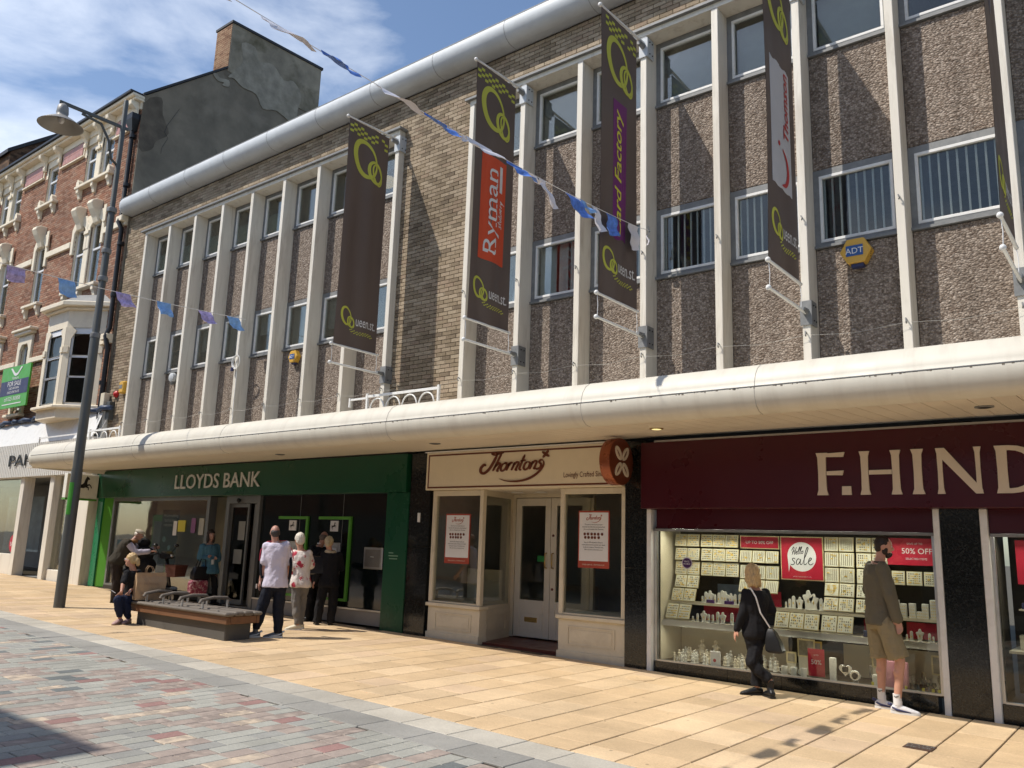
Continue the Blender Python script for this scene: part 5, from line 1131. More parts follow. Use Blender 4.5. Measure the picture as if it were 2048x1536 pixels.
# ------------------------------------------------------------------ jewellery-chain shop under the terrace
pd = thing('white_shopfront', 'white ribbed shopfront with black thin capitals below the red brick house', 'shopfront', (-26, 10.3, gz(-26)))
MB().box(-40, -22.2, 10.12, 10.5, 3.18, 4.15).to('fascia', M['white'], pd)
rib = mesh_of(MB().box(-.045, .045, 10.09, 10.118, 3.18, 4.15), 'rib', mat('rib_white', (.60, .585, .54), .5, var=.06))
x = -31.0
while x < -22.3: piece('rib', rib, pd, (x, 0, 0)); x += .125
MB().add([(-40, 10.1, 4.152), (-22.2, 10.1, 4.152), (-22.2, 10.3, 4.86), (-40, 10.3, 4.86)], [(0, 1, 2, 3)]).box(-40, -22.2, 10.3, 10.55, 4.15, 4.86).to('upper_board', M['white'], pd)
q = MB(); rr = random.Random(8)
x = -40
while x < -22.3:
    l = rr.uniform(.5, 1.1); q.tube([(x, 10.28, 4.9+rr.uniform(-.03, .03)), (x+l/2, 10.2, 4.93), (x+l, 10.28, 4.9+rr.uniform(-.03, .03))], .07, 6); x += l*.9
q.to('tarpaulin', mat('navy_tarp', (.03, .05, .10), .5, var=.5, vs=5, bump=.6, bs=15), pd, smooth='all', fix=True)
words(MB(), 'PANDORA', FM(-27.32, 3.50, 10.07), .46, -.006, 1.0, t=.02, thick=True, fit=(4.4, .34)).to('lettering', M['print_k'], pd)
PW = M['cream']; 
fr = MB()
for a, b in ((-26.62, -26.36), (-24.65, -24.38), (-22.95, -22.2), (-29.9, -29.6)): fr.box(a, b, 10.2, 10.5, gz(a)-.03, 3.178)
fr.box(-31, -26.62, 10.3, 10.5, gz(-29)-.05, .95).box(-24.38, -22.95, 10.3, 10.5, gz(-23)-.03, .62)
fr.to('white_frame', PW, pd, bev=.01)
MB().box(-31, -26.62, 10.38, 10.39, .95, 3.18).to('pane', M['glass'], pd); MB().box(-24.38, -22.95, 10.38, 10.39, .62, 3.18).to('pane', M['glass'], pd)
dd = MB().box(-26.36, -26.28, 10.95, 11.0, .4, 3.1).box(-25.5, -25.42, 10.95, 11.0, .4, 3.1).box(-24.73, -24.65, 10.95, 11, .4, 3.1).box(-26.28, -24.7, 10.95, 11, 2.9, 3.1).to('door_frame', M['lead'], pd)
MB().box(-26.3, -24.7, 10.97, 10.98, .4, 2.9).to('pane', M['glass_dark'], dd)
MB().box(-40, -22.2, 12.5, 12.6, .3, 3.2).box(-40, -22.2, 10.52, 12.5, 3.185, 3.2).box(-40, -22.2, 10.5, 12.5, gz(-25), gz(-25)+.01).to('interior', mat('pale_shop', (.24, .24, .23), .8), pd)
poster('poster', 'pale blue poster with black capitals in right window of white shop', -23.95, -23.15, .95, 2.6, 10.42, mat('pale_blue_poster', (.42, .50, .58), .5, var=.2, vs=2), 'poster')
q = poster('notice', 'row of white notices in white shop doorway window', -26.1, -25.75, .9, 2.3, 10.93, mat('white_notice', (.45, .47, .47), .6, var=.15, vs=5), 'notice')
q = MB().lathe([(.26, 0), (.26, .006)], (-27.0, 10.375, 1.25), 24, Matrix.Rotation(pi/2, 4, 'X')).to('sale_sticker', M['sale_red'], origin=(-27.0, 10.37, 1)); tag(q, 'round red sale sticker in leftmost shop window', 'sticker'); MW[q.name] = Matrix.Translation(q.location)
words(MB(), 'SALE', FM(-27.0, 1.18, 10.366), .17, .004, 1, 'CENTER').to('lettering', M['print_w'], q)
poster('poster', 'large grey blue poster in the leftmost shop window', -30.2, -27.5, 1.0, 2.7, 11.3, mat('grey_poster', (.22, .27, .32), .5, var=.5, vs=1.5), 'poster')
# estate agent board
fs = thing('for_sale_board', 'green and navy estate agent board fixed to the brick house', 'sign', (-28.3, 10.0, 5.3))
b0 = MB().box(-28.62, -26.55, 9.98, 10.03, 5.32, 6.62).to('board', mat('agent_green', (.06, .33, .03), .4, var=.03), fs)
MB().box(-28.6, -26.57, 9.974, 9.979, 5.72, 6.18).to('navy_band', M['navy'], b0)
q = MB(); q.flat([[(.62, 1.25), (.74, 1.25), (.95, 1.10), (1.08, 1.06), (1.2, 1.10), (1.38, 1.25), (1.5, 1.25), (1.2, 1.01), (1.05, .98), (.92, 1.02)]], FM(-28.6, 5.32, 9.974), .003)
words(q, 'Venture', FM(-27.55, 6.205, 9.974), .13, .003, 1.1, 'CENTER')
words(q, 'FOR SALE', FM(-27.58, 6.0, 9.972), .21, .004, 1.1, 'CENTER')
words(q, '1 BED MODERN', FM(-27.58, 5.89, 9.972), .1, .004, 1.1, 'CENTER'); words(q, 'EXECUTIVE FLATS', FM(-27.58, 5.77, 9.972), .1, .004, 1.1, 'CENTER')
words(q, 't:01325 363858', FM(-27.58, 5.54, 9.974), .17, .003, 1.1, 'CENTER'); q.flat([rect(.3, .1, 1.7, .13)], FM(-28.6, 5.32, 9.974), .002)
q.to('lettering', M['print_w'], fs)
MB().box(-28.64, -28.58, 10.03, 10.4, 5.5, 5.56).box(-28.64, -28.58, 10.03, 10.4, 6.3, 6.36).to('bracket', M['lead'], fs)

# ------------------------------------------------------------------ buildings across the street (behind the camera)
for x0, x1, h, y, lb in ((-44, -10.95, 9.8, -2.5, 'long brick building across the street casting the corner shadow'), (-10.5, 1.8, 5.0, -3.2, 'low pale building across the street behind the viewer'), (1.9, 24, 7.0, -3.6, 'brick building across the street at right')):
    t = thing('opposite_building', lb, 'building', ((x0+x1)/2, y, 0))
    MB().box(x0, x1, y-9, y, -.5, h).to('wall', M['red_brick'] if x0 != -10.5 else M['cream'], t)
    q = MB(); x = x0+1
    while x < x1-1.5:
        q.box(x, x+1.2, y, y+.03, 3.9, min(5.2, h-.3)); 
        if h > 8: q.box(x, x+1.2, y, y+.03, 6.6, 8.2)
        x += 2.2
    q.box(x0+.5, x1-.5, y, y+.04, .4, 2.7); q.to('window', M['room'], t)
    MB().box(x0, x1, y-9.1, y+.2, h, h+.15).to('parapet', M['stone'], t)
# lighter cement patches trowelled on the gable and stack
PT = mat('pale_cement_patch', (.32, .29, .23), .92, var=.35, vs=2.5, bump=.6, bs=14, dirt=(.2, .18, .13), ds=1.5, da=.7)
for P_, dx in (([(12.94, 16.1), (13.2, 16.5), (13.4, 16.9), (13.3, 17.5), (13.8, 17.6), (14.0, 17.2), (14.51, 17.35), (15.0, 17.0), (15.37, 17.15), (15.75, 16.8), (15.65, 16.2), (15.61, 15.6), (14.84, 15.79), (14.3, 15.62), (14.0, 16.0), (13.48, 16.0), (13.15, 16.15)], 0), ([(12.42, 15.95), (12.55, 16.02), (12.67, 15.93), (12.98, 16.0), (13.0, 15.79), (12.77, 15.72), (12.82, 15.84), (12.61, 15.80)], 0)):
    MB().prism(crom(P_, 3, True), 'x', -22.405, -22.392 if not dx else -22.398).to('cement_patch', PT if not dx else M['render2'], hb, fix=True)
MB().prism(crom([(10.42, 14.0), (10.9, 14.4), (11.0, 13.9), (11.25, 13.4), (10.9, 13.0), (10.8, 12.7), (10.42, 12.6)], 3, True), 'x', -22.42, -22.414).to('damp_patch', mat('damp_render', (.12, .10, .075), .9, var=.4, vs=3, bump=.5, bs=12), hb, fix=True)
q = MB(); rr = random.Random(12)
for k in range(3):
    y, z = rr.uniform(10.8, 15), rr.uniform(11.5, 14.6); pts = [(-22.40, y, z)]
    for i in range(6): y += rr.uniform(-.18, .18); z -= rr.uniform(.15, .4); pts.append((-22.40, y, z))
    q.tube(pts, .005, 4)
tag(q.to('cracks', M['slate'], hb), kind='stuff')
# ------------------------------------------------------------------ hanging banners on poles
def qlogo(mb, fm, cx, cz, k):
    mb.flat(ringpoly(cx-.06*k, cz+.02*k, .25*k, .345*k, radians(22), .035*k, .095*k, pi*.9, 44), fm, .003)
    mb.flat(ringpoly(cx+.19*k, cz-.17*k, .155*k, .205*k, radians(20), .028*k, .06*k, pi, 36), fm, .005)
    mb.flat(ringpoly(cx+.24*k, cz-.20*k, .105*k, .20*k, radians(20), .02*k, .03*k, pi, 32), fm, .006)
bann = {}
def banner(X, label, idx):
    t = thing('street_banner', label, 'banner', (X, 10.3, 4.6), group='brown banners along the facade')
    wav = lambda y, z: .020*sin(11*(y-9)+idx*1.3)*(.4+.6*sin((z-5)*.7+idx))+.02*sin((z-5)*.73)*(10.1-y)
    y0, y1, z0, z1 = 9.05, 10.06, 5.07, 9.40
    m = MB(); ny, nz_ = 22, 40
    for d, s_ in ((0, 1), (-.004, -1)):
        n = len(m.v); vs = [(X+wav(y0+(y1-y0)*i/ny, z0+(z1-z0)*j/nz_)+d, y0+(y1-y0)*i/ny, z0+(z1-z0)*j/nz_) for j in range(nz_+1) for i in range(ny+1)]
        fs = [(j*(ny+1)+i, j*(ny+1)+i+1, (j+1)*(ny+1)+i+1, (j+1)*(ny+1)+i) for j in range(nz_) for i in range(ny)]
        m.add(vs, fs if s_ > 0 else [f[::-1] for f in fs])
    cloth = m.to('cloth', M['banner'], t, smooth='all')
    fm = lambda u, v, tt=0: (X+.002+tt+wav(u, v), u, v)
    for cx_, cz_, k_ in ((9.56, 8.71, 1.0), (9.33, 5.62, .46)):
        MB().flat(ringpoly(cx_-.06*k_, cz_+.02*k_, .25*k_, .345*k_, radians(22), .04*k_, .115*k_, pi*.9, 44), fm, .003).to('ring_logo', M['lime'], cloth)
        MB().flat(ringpoly(cx_+.19*k_, cz_-.17*k_, .155*k_, .205*k_, radians(20), .035*k_, .07*k_, pi, 36), fm, .005).to('ring_logo', M['lime'], cloth)
        MB().flat(ringpoly(cx_+.24*k_, cz_-.20*k_, .105*k_, .20*k_, radians(20), .025*k_, .035*k_, pi, 32), fm, .006).to('ring_logo', M['lime'], cloth)
    q = MB(); rr = random.Random(idx)
    for k in range(11):
        for j in range(4):
            if (k+j) % 2 and rr.random() < .85: u = 9.07+k*.088; q.flat([[(u, 9.34-j*.052-k*.005), (u+.08, 9.338-j*.052-k*.005), (u+.08, 9.292-j*.052-k*.005), (u, 9.294-j*.052-k*.005)]], fm, .003)
    for k in range(17):
        for j in range(3):
            if (k+j) % 2: u = 9.40+k*.032; v = 5.43-j*.024-.02*sin(k*.35)-k*.004; q.flat([[(u, v), (u+.026, v+.004), (u+.03, v-.012), (u+.006, v-.016)]], fm, .003)
    tag(q.to('checker_print', M['lime'], cloth), kind='stuff')
    words(MB(), 'ueen.st.', lambda u, v, tt=0: fm(u, v, .004), .2, .001, .86, dx=9.53, dz=5.49, fit=(.47, .15)).to('lettering', M['print_w'], cloth)
    g_ = lambda u, v, tt=0: fm(u, v, tt)
    if idx == 1:
        b = MB()
        for i in range(8): b.flat([rect(9.25+.079*i, 6.11, 9.25+.079*(i+1), 7.9)], g_, .003)
        b.to('red_panel', M['orange'], cloth)
        f2 = lambda u, v, tt=0: fm(9.64-v, 6.24+u, .006+tt)
        b = MB(); words(b, 'Ryman', f2, .3, -.001, 1.0, fit=(1.45, .36), dz=-.08)
        for u in (.02, .13, .20, .48, .60, .68, .80, .90, 1.03, 1.16, 1.24, 1.36): b.flat([rect(u, -.005, u+.07, .018)], lambda a, c, tt=0: f2(a, c+.0, .001), .001)
        b.flat([rect(.0, .26, .11, .28)], f2, .001); b.to('serif_lettering', M['print_w'], cloth)
        b = MB(); strokes(b, lambda u, v, tt=0: fm(9.80-v, 6.72+u, .006+tt), [[(.42, .5), (.25, .62), (.2, .45), (.36, .3), (.3, .1), (.05, .12)], [(.7, .95), (.6, .3), (.72, .1)], [(.5, .6), (.85, .62)], [(.95, .55), (.9, .2), (1.1, .15), (1.2, .5), (1.15, .1)], [(1.5, .9), (1.35, .2), (1.5, .1)], [(1.65, .55), (1.6, .15), (1.75, .1)], [(1.9, .5), (1.85, .1), (1.9, .4), (2.1, .5), (2.05, .12)], [(2.3, .3), (2.5, .5), (2.3, .55), (2.25, .2), (2.5, .15)], [(2.75, .5), (2.7, .1), (2.8, .45), (2.95, .5)], [(3.1, .5), (3.15, .15), (3.4, .5), (3.1, -.4)]], .1, 0, 0, .14)
        b.flat([rect(.54, .02, 1.0, .10)], lambda u, v, tt=0: fm(9.80-v, 6.72+u+.08, .006), .001); b.to('script_lettering', M['print_w'], cloth)
    if idx == 2:
        b = MB()
        for i in range(6): b.flat([[(9.38+.063*i, 5.98-.03*sin(i)), (9.38+.063*(i+1), 5.98-.03*sin(i+1)), (9.38+.063*(i+1), 8.10), (9.38+.063*i, 8.10)]], g_, .003)
        b.to('purple_panel', M['purple'], cloth)
        words(MB(), 'Card Factory', lambda u, v, tt=0: fm(9.66-v, 6.02+u, .007), .3, .014, 1.0, shear=.2, fit=(1.95, .25)).to('lettering', mat('card_yellow', (.66, .64, .06), .5), cloth)
    if idx == 3:
        b = MB(); n = 8
        for i in range(n):
            u0_, u1_ = 9.20+.085*i, 9.20+.085*(i+1); b.flat([[(u0_, 6.13+.012*sin(i*2)-.0*i), (u1_, 6.13+.012*sin(i*2+2)), (u1_, 7.84-.02*sin(i*1.7+1)), (u0_, 7.84-.02*sin(i*1.7))]], g_, .004)
        b.to('white_patch', mat('patch_grey_white', (.52, .53, .56), .5, var=.05), cloth)
        b = MB(); words(b, 'Thomson', lambda u, v, tt=0: fm(9.80-v, 6.84+u, .009), .3, .012, 1.0, shear=.15, fit=(.95, .19)); TR = mat('travel_red', (.50, .03, .03), .5); b.to('lettering', TR, cloth); b = MB()
        c = crom([(0, .22), (.05, .08), (.2, .0), (.38, .04), (.5, .18)], 6); n = len(c); b.flat(ribbon(c, [.07*sin(pi*(i+.6)/(n+.2))+.01 for i in range(n)]), lambda u, v, tt=0: fm(9.74-v, 6.18+u, .009), .001); b.to('smile_print', TR, cloth); b = MB()
        b.flat([[(9.45+.035*cos(k*.5), 6.72+.035*sin(k*.5)) for k in range(12)]], lambda u, v, tt=0: fm(u, v, .009), .001)
        b.to('dot_print', TR, cloth)
    if idx == 4:
        b = MB(); b.flat(ringpoly(9.5, 8.0, .1, .42, 0, .02, .03), g_, .005); words(b, 'St', lambda u, v, tt=0: fm(9.6-v, 7.8+u, .006), .25); b.to('pale_print', mat('faded_print', (.22, .19, .19), .5), cloth)
    P = M['white']
    for z, ye in ((9.405, 10.3), (5.06, 10.12), (4.72, 10.3)):
        o = MB().cyl((X, 9.02, z-(.0 if z != 4.72 else -.0)), (X, ye, z+(.06 if z == 9.405 else .0)), .018, .022, 10).to('pole', P, t, smooth=True)
        MB().ell((X, 9.01, z), .034, 10, 6).to('end_cap', P, o, smooth='all')
    MB().tube([(X, 9.03, 5.05), (X+.01, 9.035, 4.9), (X, 9.04, 4.73)], .005, 5).to('tie', M['print_w'], t)
    MB().tube([(X, 10.08, 5.05), (X+.01, 10.085, 4.9), (X, 10.09, 4.73)], .005, 5).to('tie', M['print_w'], t)
    for z in (9.38, 4.72):
        o = MB().box(X-.075, X+.075, 10.262, 10.282, z-.16, z+.16).box(X+.056, X+.076, 10.282, 10.46, z-.16, z+.16).to('bracket', M['eave'] if z > 9 else M['lead'], t)
        for dz in (-.1, .1):
            for dy in (.04, .12): MB().ell((X+.08, 10.29+dy, z+dz), .012, 6, 4).to('bolt', M['black'], o)
        MB().cyl((X, 10.12, z+.02), (X, 10.28, z+.02), .035, .045, 10).to('socket', M['lead'], o)
for i, (X, lb) in enumerate(((-11.30, 'plain brown banner with lime rings beside the brick pier'), (-8.17, 'brown banner with stationery shop red panel in white serif letters'), (-5.80, 'brown banner with purple card shop panel in yellow letters'), (-3.43, 'brown banner with white travel agent patch and red smile'), (-1.06, 'brown banner cut by the right edge with faded pale ring'))): banner(X, lb, i)

# ------------------------------------------------------------------ bunting
FC = {'w': mat('flag_white', (.70, .69, .74), .7, var=.06), 'b': mat('flag_blue_print', (.10, .22, .62), .6, var=.5, vs=14), 'l': mat('flag_pale_blue', (.22, .42, .78), .6, var=.3, vs=12), 'p': mat('flag_lilac_print', (.42, .36, .66), .6, var=.5, vs=16)}
for m_ in FC.values():
    b_ = m_.node_tree.nodes['Principled BSDF']; b_.inputs['Subsurface Weight'].default_value = 0
def flag(t, A, B, h, swing, key, curl, sd):
    """cloth square hung from A to B on the line; swing = sideways drift of its foot"""
    A, B = V(A), V(B); m = MB(); n = 6; d = (B-A); rr = random.Random(sd); ph = rr.uniform(0, 6)
    vs = []
    for j in range(n+1):
        for i in range(n+1):
            u, v = i/n, j/n; p = A+d*u+V((0, 0, -h*1.2*v*cos(curl*v*.5)))+V(swing)*v**1.2+V((.03*sin(5*u+ph)*v+.02*sin(9*v+ph*2), .012*sin(7*u+ph), .012*sin(6*u+ph)*v)); vs.append(p)
    fs = [(j*(n+1)+i, j*(n+1)+i+1, (j+1)*(n+1)+i+1, (j+1)*(n+1)+i) for j in range(n) for i in range(n)]
    m.add(vs, fs); m.add([p+V((.0015, 0, 0)) for p in vs], [f[::-1] for f in fs]); m.to('flag', FC[key], t, smooth='all')
ln = thing('bunting_line', 'string of white and blue flags crossing the street from a mullion', 'bunting', (-5.7, 10.28, 6.3))
def ly(y): return 6.05+.27*((y-3.3)/7)**3 if y > 3.3 else 6.05+.01*(3.3-y)**1.3
MB().tube([(-5.7, y/2, ly(y/2)) for y in range(-5, 21)]+[(-5.68, 10.28, 6.33)], .004, 5).to('cord', M['print_w'], ln)
fl_ = [(3.55, 3.95, .14, (.2, .05, .0), 'w'), (4.15, 4.47, .13, (.2, .05, .0), 'b'), (4.85, 5.3, .15, (.22, .06, 0), 'w'), (5.5, 5.85, .15, (.2, .06, 0), 'b'), (5.86, 6.0, .1, (.12, .1, .0), 'w'), (6.15, 6.6, .15, (.22, .08, 0), 'w'), (6.9, 7.2, .15, (.18, .1, .0), 'b'), (7.2, 7.3, .10, (.1, .2, .0), 'w'), (7.5, 7.64, .28, (.1, .18, .0), 'w'), (8.1, 8.42, .24, (.12, .12, .0), 'b'), (8.4, 8.52, .16, (.1, .15, .04), 'l'), (8.72, 8.86, .28, (.05, .1, 0), 'w'), (9.08, 9.34, .27, (.04, -.02, 0), 'b'), (9.66, 9.94, .30, (.0, .04, 0), 'w'), (10.2, 10.25, .17, (0, .03, 0), 'w')]
fl_ += [(y, y+.32, .18, (.25, .05, .0), 'wbwl'[int(y*3) % 4]) for y in (2.75, 1.9, 1.05, .2, -.7, -1.5)]
for i, (a, b, h, sw_, k) in enumerate(fl_): flag(ln, (-5.7, a, ly(a)), (-5.7, b, ly(b)), h, sw_, k, .4, i)
MB().tube([(-5.72, 10.3, 6.36), (-5.7, 10.24, 6.38), (-5.68, 10.25, 6.3)], .01, 6).to('hook', M['lead'], ln)
l2 = thing('bunting_line', 'string of lilac and pale blue flags behind the lamp post', 'bunting', (-15.93, 10.25, 6.45))
def p2(t): return V((-15.93+.62*t, 10.27-12.7*t, 6.47-.35*4*t*(1-t)*.8+.1*t))
MB().tube([p2(k/24) for k in range(25)], .007, 5).to('cord', M['print_w'], l2)
for i, (t_, k) in enumerate(((.015, 'l'), (.07, 'p'), (.145, 'l'), (.215, 'p'), (.30, 'l'), (.37, 'p'), (.455, 'l'), (.55, 'p'), (.64, 'l'), (.73, 'p'), (.82, 'l'), (.9, 'p'))):
    flag(l2, p2(t_), p2(t_+.024), .27, (.12*sin(i), .1+.06*cos(i*2), .05+.04*sin(i*3)), k, .5, 40+i)
wr = thing('facade_wire', 'thin steel wire strung between hooks low on the mullions', 'wire', (-8, 10.2, 4.35))
pts = []
for i in range(0, 9): x = MUL_L[i]+.05; pts += [(x, 10.24, 4.42)]+([(x+.6, 10.2, 4.36)] if i < 8 else [])
pts += [(-10.3, 10.3, 4.36)]
for i in range(0, 8): x = MUL_R[i]+.05; pts += [(x, 10.24, 4.42), (x+.6, 10.2, 4.36)]
MB().tube(pts, .002, 4).to('wire', M['steel'], wr)
for x in MUL_L+MUL_R[:8]:
    if x < 0: MB().tube([(x+.05, 10.285, 4.46), (x+.05, 10.235, 4.47), (x+.055, 10.225, 4.43), (x+.05, 10.25, 4.41)], .009, 6).to('hook', M['lead'], wr)
hk = mesh_of(MB().tube([(0, .0, 0), (0, -.05, .01), (.02, -.065, -.03), (0, -.03, -.04)], .009, 6), 'hook', M['lead'])
for x in MUL_R[:7]: piece('hook', hk, bld, (x+.05, 10.285, 6.02))
cc = thing('cable_coil', 'coil of pale cable hanging on a mullion of left facade', 'cable', (-16.1, 10.25, 5.45))
for k in range(4): MB().tube([(-16.1+(.13+.008*k)*cos(a*pi/8), 10.25-.008*k, 5.5+(.14+.006*k)*sin(a*pi/8)) for a in range(17)], .008, 5).to('loop', M['white'], cc)
MB().tube([(-16.1, 10.26, 5.64), (-16.12, 10.27, 5.9), (-16.1, 10.28, 6.4)], .007, 5).tube([(-16.08, 10.27, 5.4), (-16.11, 10.28, 4.6), (-16.08, 10.28, 3.9)], .01, 5).to('drop', M['white'], cc); MB().cyl((-16.2, 10.22, 5.30), (-16.2, 10.22, 5.38), .035).to('plug', M['navy'], cc)

# ------------------------------------------------------------------ boxes fixed to the walls
YB = mat('alarm_yellow', (.62, .36, .05), .4, var=.05)
def alarm(x, z, y, k, label):
    t = thing('alarm_box', label, 'alarm', (x, y, z-.1*k))
    P = [(x-.17*k, z), (x-.09*k, z+.14*k), (x+.09*k, z+.14*k), (x+.17*k, z), (x+.09*k, z-.14*k), (x-.09*k, z-.14*k)]
    MB().prism(P, 'y', y-.13*k, y).to('body', YB, t, fix=True, bev=.01)
    b = MB().box(x-.10*k, x+.08*k, y-.137*k, y-.131*k, z-.06*k, z+.06*k).to('label', mat('alarm_blue', (.02, .09, .30), .4), t)
    words(MB(), 'ADT', FM(x-.01*k, z-.035*k, y-.139*k), .095*k, .003, 1, 'CENTER', .001).to('lettering', M['print_w'], b)
    MB().box(x-.06*k, x+.07*k, y-.10*k, y-.02*k, z-.18*k, z-.142*k).to('strobe', M['navy'], t)
    for i in range(4): MB().box(x+.1*k, x+.165*k-.01*i, y-.12*k+.022*k*i, y-.112*k+.022*k*i, z-.02-.02*i, z-.012-.02*i).to('vent', M['black'], t)
alarm(-2.84, 5.50, 10.6, 1.15, 'yellow hexagonal alarm box under barred window near right edge')
alarm(-14.40, 5.48, 10.6, .9, 'smaller yellow hexagonal alarm box under left facade windows')
ya = thing('alarm_box', 'plain yellow bell box on brick at far left of facade', 'alarm', (-21.42, 10.45, 5.3)); MB().box(-21.56, -21.30, 10.30, 10.45, 5.28, 5.60).to('body', YB, ya, bev=.03); MB().box(-21.52, -21.36, 10.294, 10.299, 5.40, 5.5).to('label', M['lead'], ya)
rb_ = thing('alarm_bell', 'small red fire bell beside yellow box on brick wall', 'bell', (-21.85, 10.4, 5.3)); MB().lathe([(.09, 0), (.09, .05), (.05, .09), (.02, .1)], (-21.85, 10.43, 5.3), 16, Matrix.Rotation(pi/2, 4, 'X')).to('bell', mat('bell_red', (.45, .02, .02), .4), rb_, smooth=True); MB().cyl((-21.85, 10.4, 5.28), (-21.85, 10.38, 5.0), .01).to('conduit', M['black'], rb_)
wl_ = thing('wall_light', 'round grey bulkhead light on pebble panel at left', 'light', (-19.28, 10.6, 5.5)); MB().lathe([(.1, 0), (.12, .03), (.11, .1), (.05, .13)], (-19.28, 10.58, 5.52), 16, Matrix.Rotation(pi/2, 4, 'X')).to('housing', M['eave'], wl_, smooth=True); MB().cyl((-19.28, 10.58, 5.42), (-19.28, 10.5, 5.36), .05).to('sensor', M['lead'], wl_)
jb = thing('junction_box', 'pair of grey meter boxes with cables above white shop', 'box', (-22.2, 10.35, 4.9)); MB().box(-22.40, -22.18, 10.25, 10.4, 4.95, 5.35).to('box', M['joinery'], jb, bev=.01); MB().box(-22.12, -21.92, 10.3, 10.44, 4.6, 5.1).to('box', M['lamp_grey'], jb, bev=.01); MB().tube([(-22.0, 10.3, 4.6), (-22.1, 10.25, 4.35), (-22.3, 10.2, 4.4), (-22.35, 10.25, 4.95)], .015, 6).to('cable', M['print_w'], jb)
def rail(xa, xb, label, arm):
    t = thing('ornamental_rail', label, 'railing', ((xa+xb)/2, 9.9, 3.77)); n = max(3, int((xb-xa)/.42)); z = 4.22
    MB().box(xa, xb, 9.885, 9.915, z, z+.045).to('top_rail', M['white'], t)
    for x in (xa+.02, xb-.05): MB().box(x, x+.04, 9.88, 9.92, 3.70, z+.075).to('post', M['white'], t)
    for i in range(n):
        c = xa+.1+(xb-xa-.2)*(i+.5)/n; q = MB().tube([(c+.18*cos(a*pi/10), 9.9, 3.99+.2*sin(a*pi/10)) for a in range(21)], .014, 6); q.to('scroll_ring', M['white'], t, smooth='all')
    MB().box(xa-arm, xa, 9.89, 9.91, z-.02, z+.015).to('arm', M['white'], t); MB().box(xa-arm, xa-arm+.03, 9.88, 9.92, z-.14, z+.03).to('arm_end', M['white'], t)
rail(-11.3, -9.46, 'white ornamental ring rail on canopy before the brick pier', .45)
rail(-22.0, -20.35, 'white ornamental ring rail at left end of canopy', 3.0)

# ------------------------------------------------------------------ street lamp
lp = thing('street_lamp', 'tall dark grey street lamp with arm and bell shade', 'street lamp', (-16.81, 7.43, gz(-16.8)))
LX, LY, g0 = -16.81, 7.43, gz(-16.81)
MB().lathe([(.102, -.03), (.102, 1.9), (.10, 2.6), (.092, 2.66), (.088, 5.3), (.072, 5.36), (.066, 8.0), (.052, 8.05), (.05, 10.52), (.04, 10.56), (.0, 10.57)], (LX, LY, g0), 20).to('post', M['lamp_grey'], lp, smooth=True)
for z in (5.3, 6.5, 7.1, 8.0): MB().lathe([(.095, 0), (.098, .02), (.095, .06), (.098, .08), (.09, .1)], (LX, LY, g0+z), 20).to('band', M['lead'], lp, smooth=True)
MB().box(LX-.02, LX+.02, LY-1.3, LY+.12, 10.13, 10.20).to('arm', M['lamp_grey'], lp, bev=.006)
MB().tube([(LX, LY-.04, 9.3), (LX, LY-.16, 9.38), (LX, LY-.25, 9.75), (LX, LY-.45, 10.05), (LX, LY-.85, 10.1)], .028, 8).to('brace', M['lamp_grey'], lp, smooth='all')
sh = MB().lathe([(.02, .26), (.06, .25), (.10, .20), (.115, .06), (.10, .02), (.13, -.02), (.26, -.10), (.40, -.20), (.42, -.22), (.40, -.21), (.24, -.12), (.08, -.05), (.03, -.04)], (LX, LY-1.22, 9.88), 32).to('lamp_shade', mat('lamp_shade_grey', (.26, .25, .23), .5, .3, var=.1), lp, smooth='all')
MB().ell((LX, LY-1.22, 9.80), (.06, .06, .09), 10, 8).to('bulb', M['print_w'], sh, smooth='all')
MB().cyl((LX, LY-1.22, 10.1), (LX, LY-1.22, 10.16), .03).to('coupling', M['lead'], lp)
cc_ = (.10**2)
gs_ = MB().lathe([(.104, 0), (.104, .62)], (LX, LY, g0+1.75), 20); gs_.f = [f for f in gs_.f if len(f) == 4 and 11 <= (min(f) % 20) <= 17]; gs_.to('green_band', mat('post_green', (.05, .25, .03), .5), lp)
q = MB()
for i in range(3):
    for a in range(5): q.tube([(LX+.107*cos(-2.5+.08*a+.05*sin(k)), LY+.107*sin(-2.5+.08*a+.05*sin(k)), g0+1.9-.16*i-.05*a+.02*cos(k)) for k in range(5)], .004, 4)
tag(q.to('scribble', M['letter_w'], lp), kind='stuff')

# ------------------------------------------------------------------ bench
WD = mat('weathered_oak', (.135, .115, .095), .75, var=.3, vs=6, bump=.5, bs=30, stretch=(.15, 1, 1), dirt=(.22, .2, .17), ds=3, da=.4)
WB = mat('stained_oak', (.16, .075, .035), .6, var=.3, vs=8, bump=.4, bs=30, stretch=(.2, 1, 1))
bn = thing('bench', 'long weathered timber bench on grey plinth with four armrests', 'bench', (-12.45, 7.5, gz(-12.45)))
MB().box(-13.72, -11.14, 7.34, 7.78, gz(-12)-.05, .44).to('plinth', mat('plinth_grey', (.085, .08, .072), .7, var=.12, vs=2, bump=.3), bn, bev=.012)
for k in range(4): MB().box(-13.95, -10.98, 7.225+.162*k, 7.225+.162*k+.155, .515, .582-(.012 if k in (0, 3) else 0)).to('plank', WD, bn, bev=.02)
MB().box(-13.9, -11.02, 7.27, 7.335, .40, .513).to('rail', WB, bn, bev=.008); MB().box(-13.9, -11.02, 7.785, 7.84, .40, .513).to('rail', WB, bn, bev=.008); MB().box(-11.09, -11.02, 7.337, 7.783, .40, .513).to('end_rail', WB, bn, bev=.008); MB().box(-13.9, -13.83, 7.337, 7.783, .40, .513).to('end_rail', WB, bn, bev=.008)
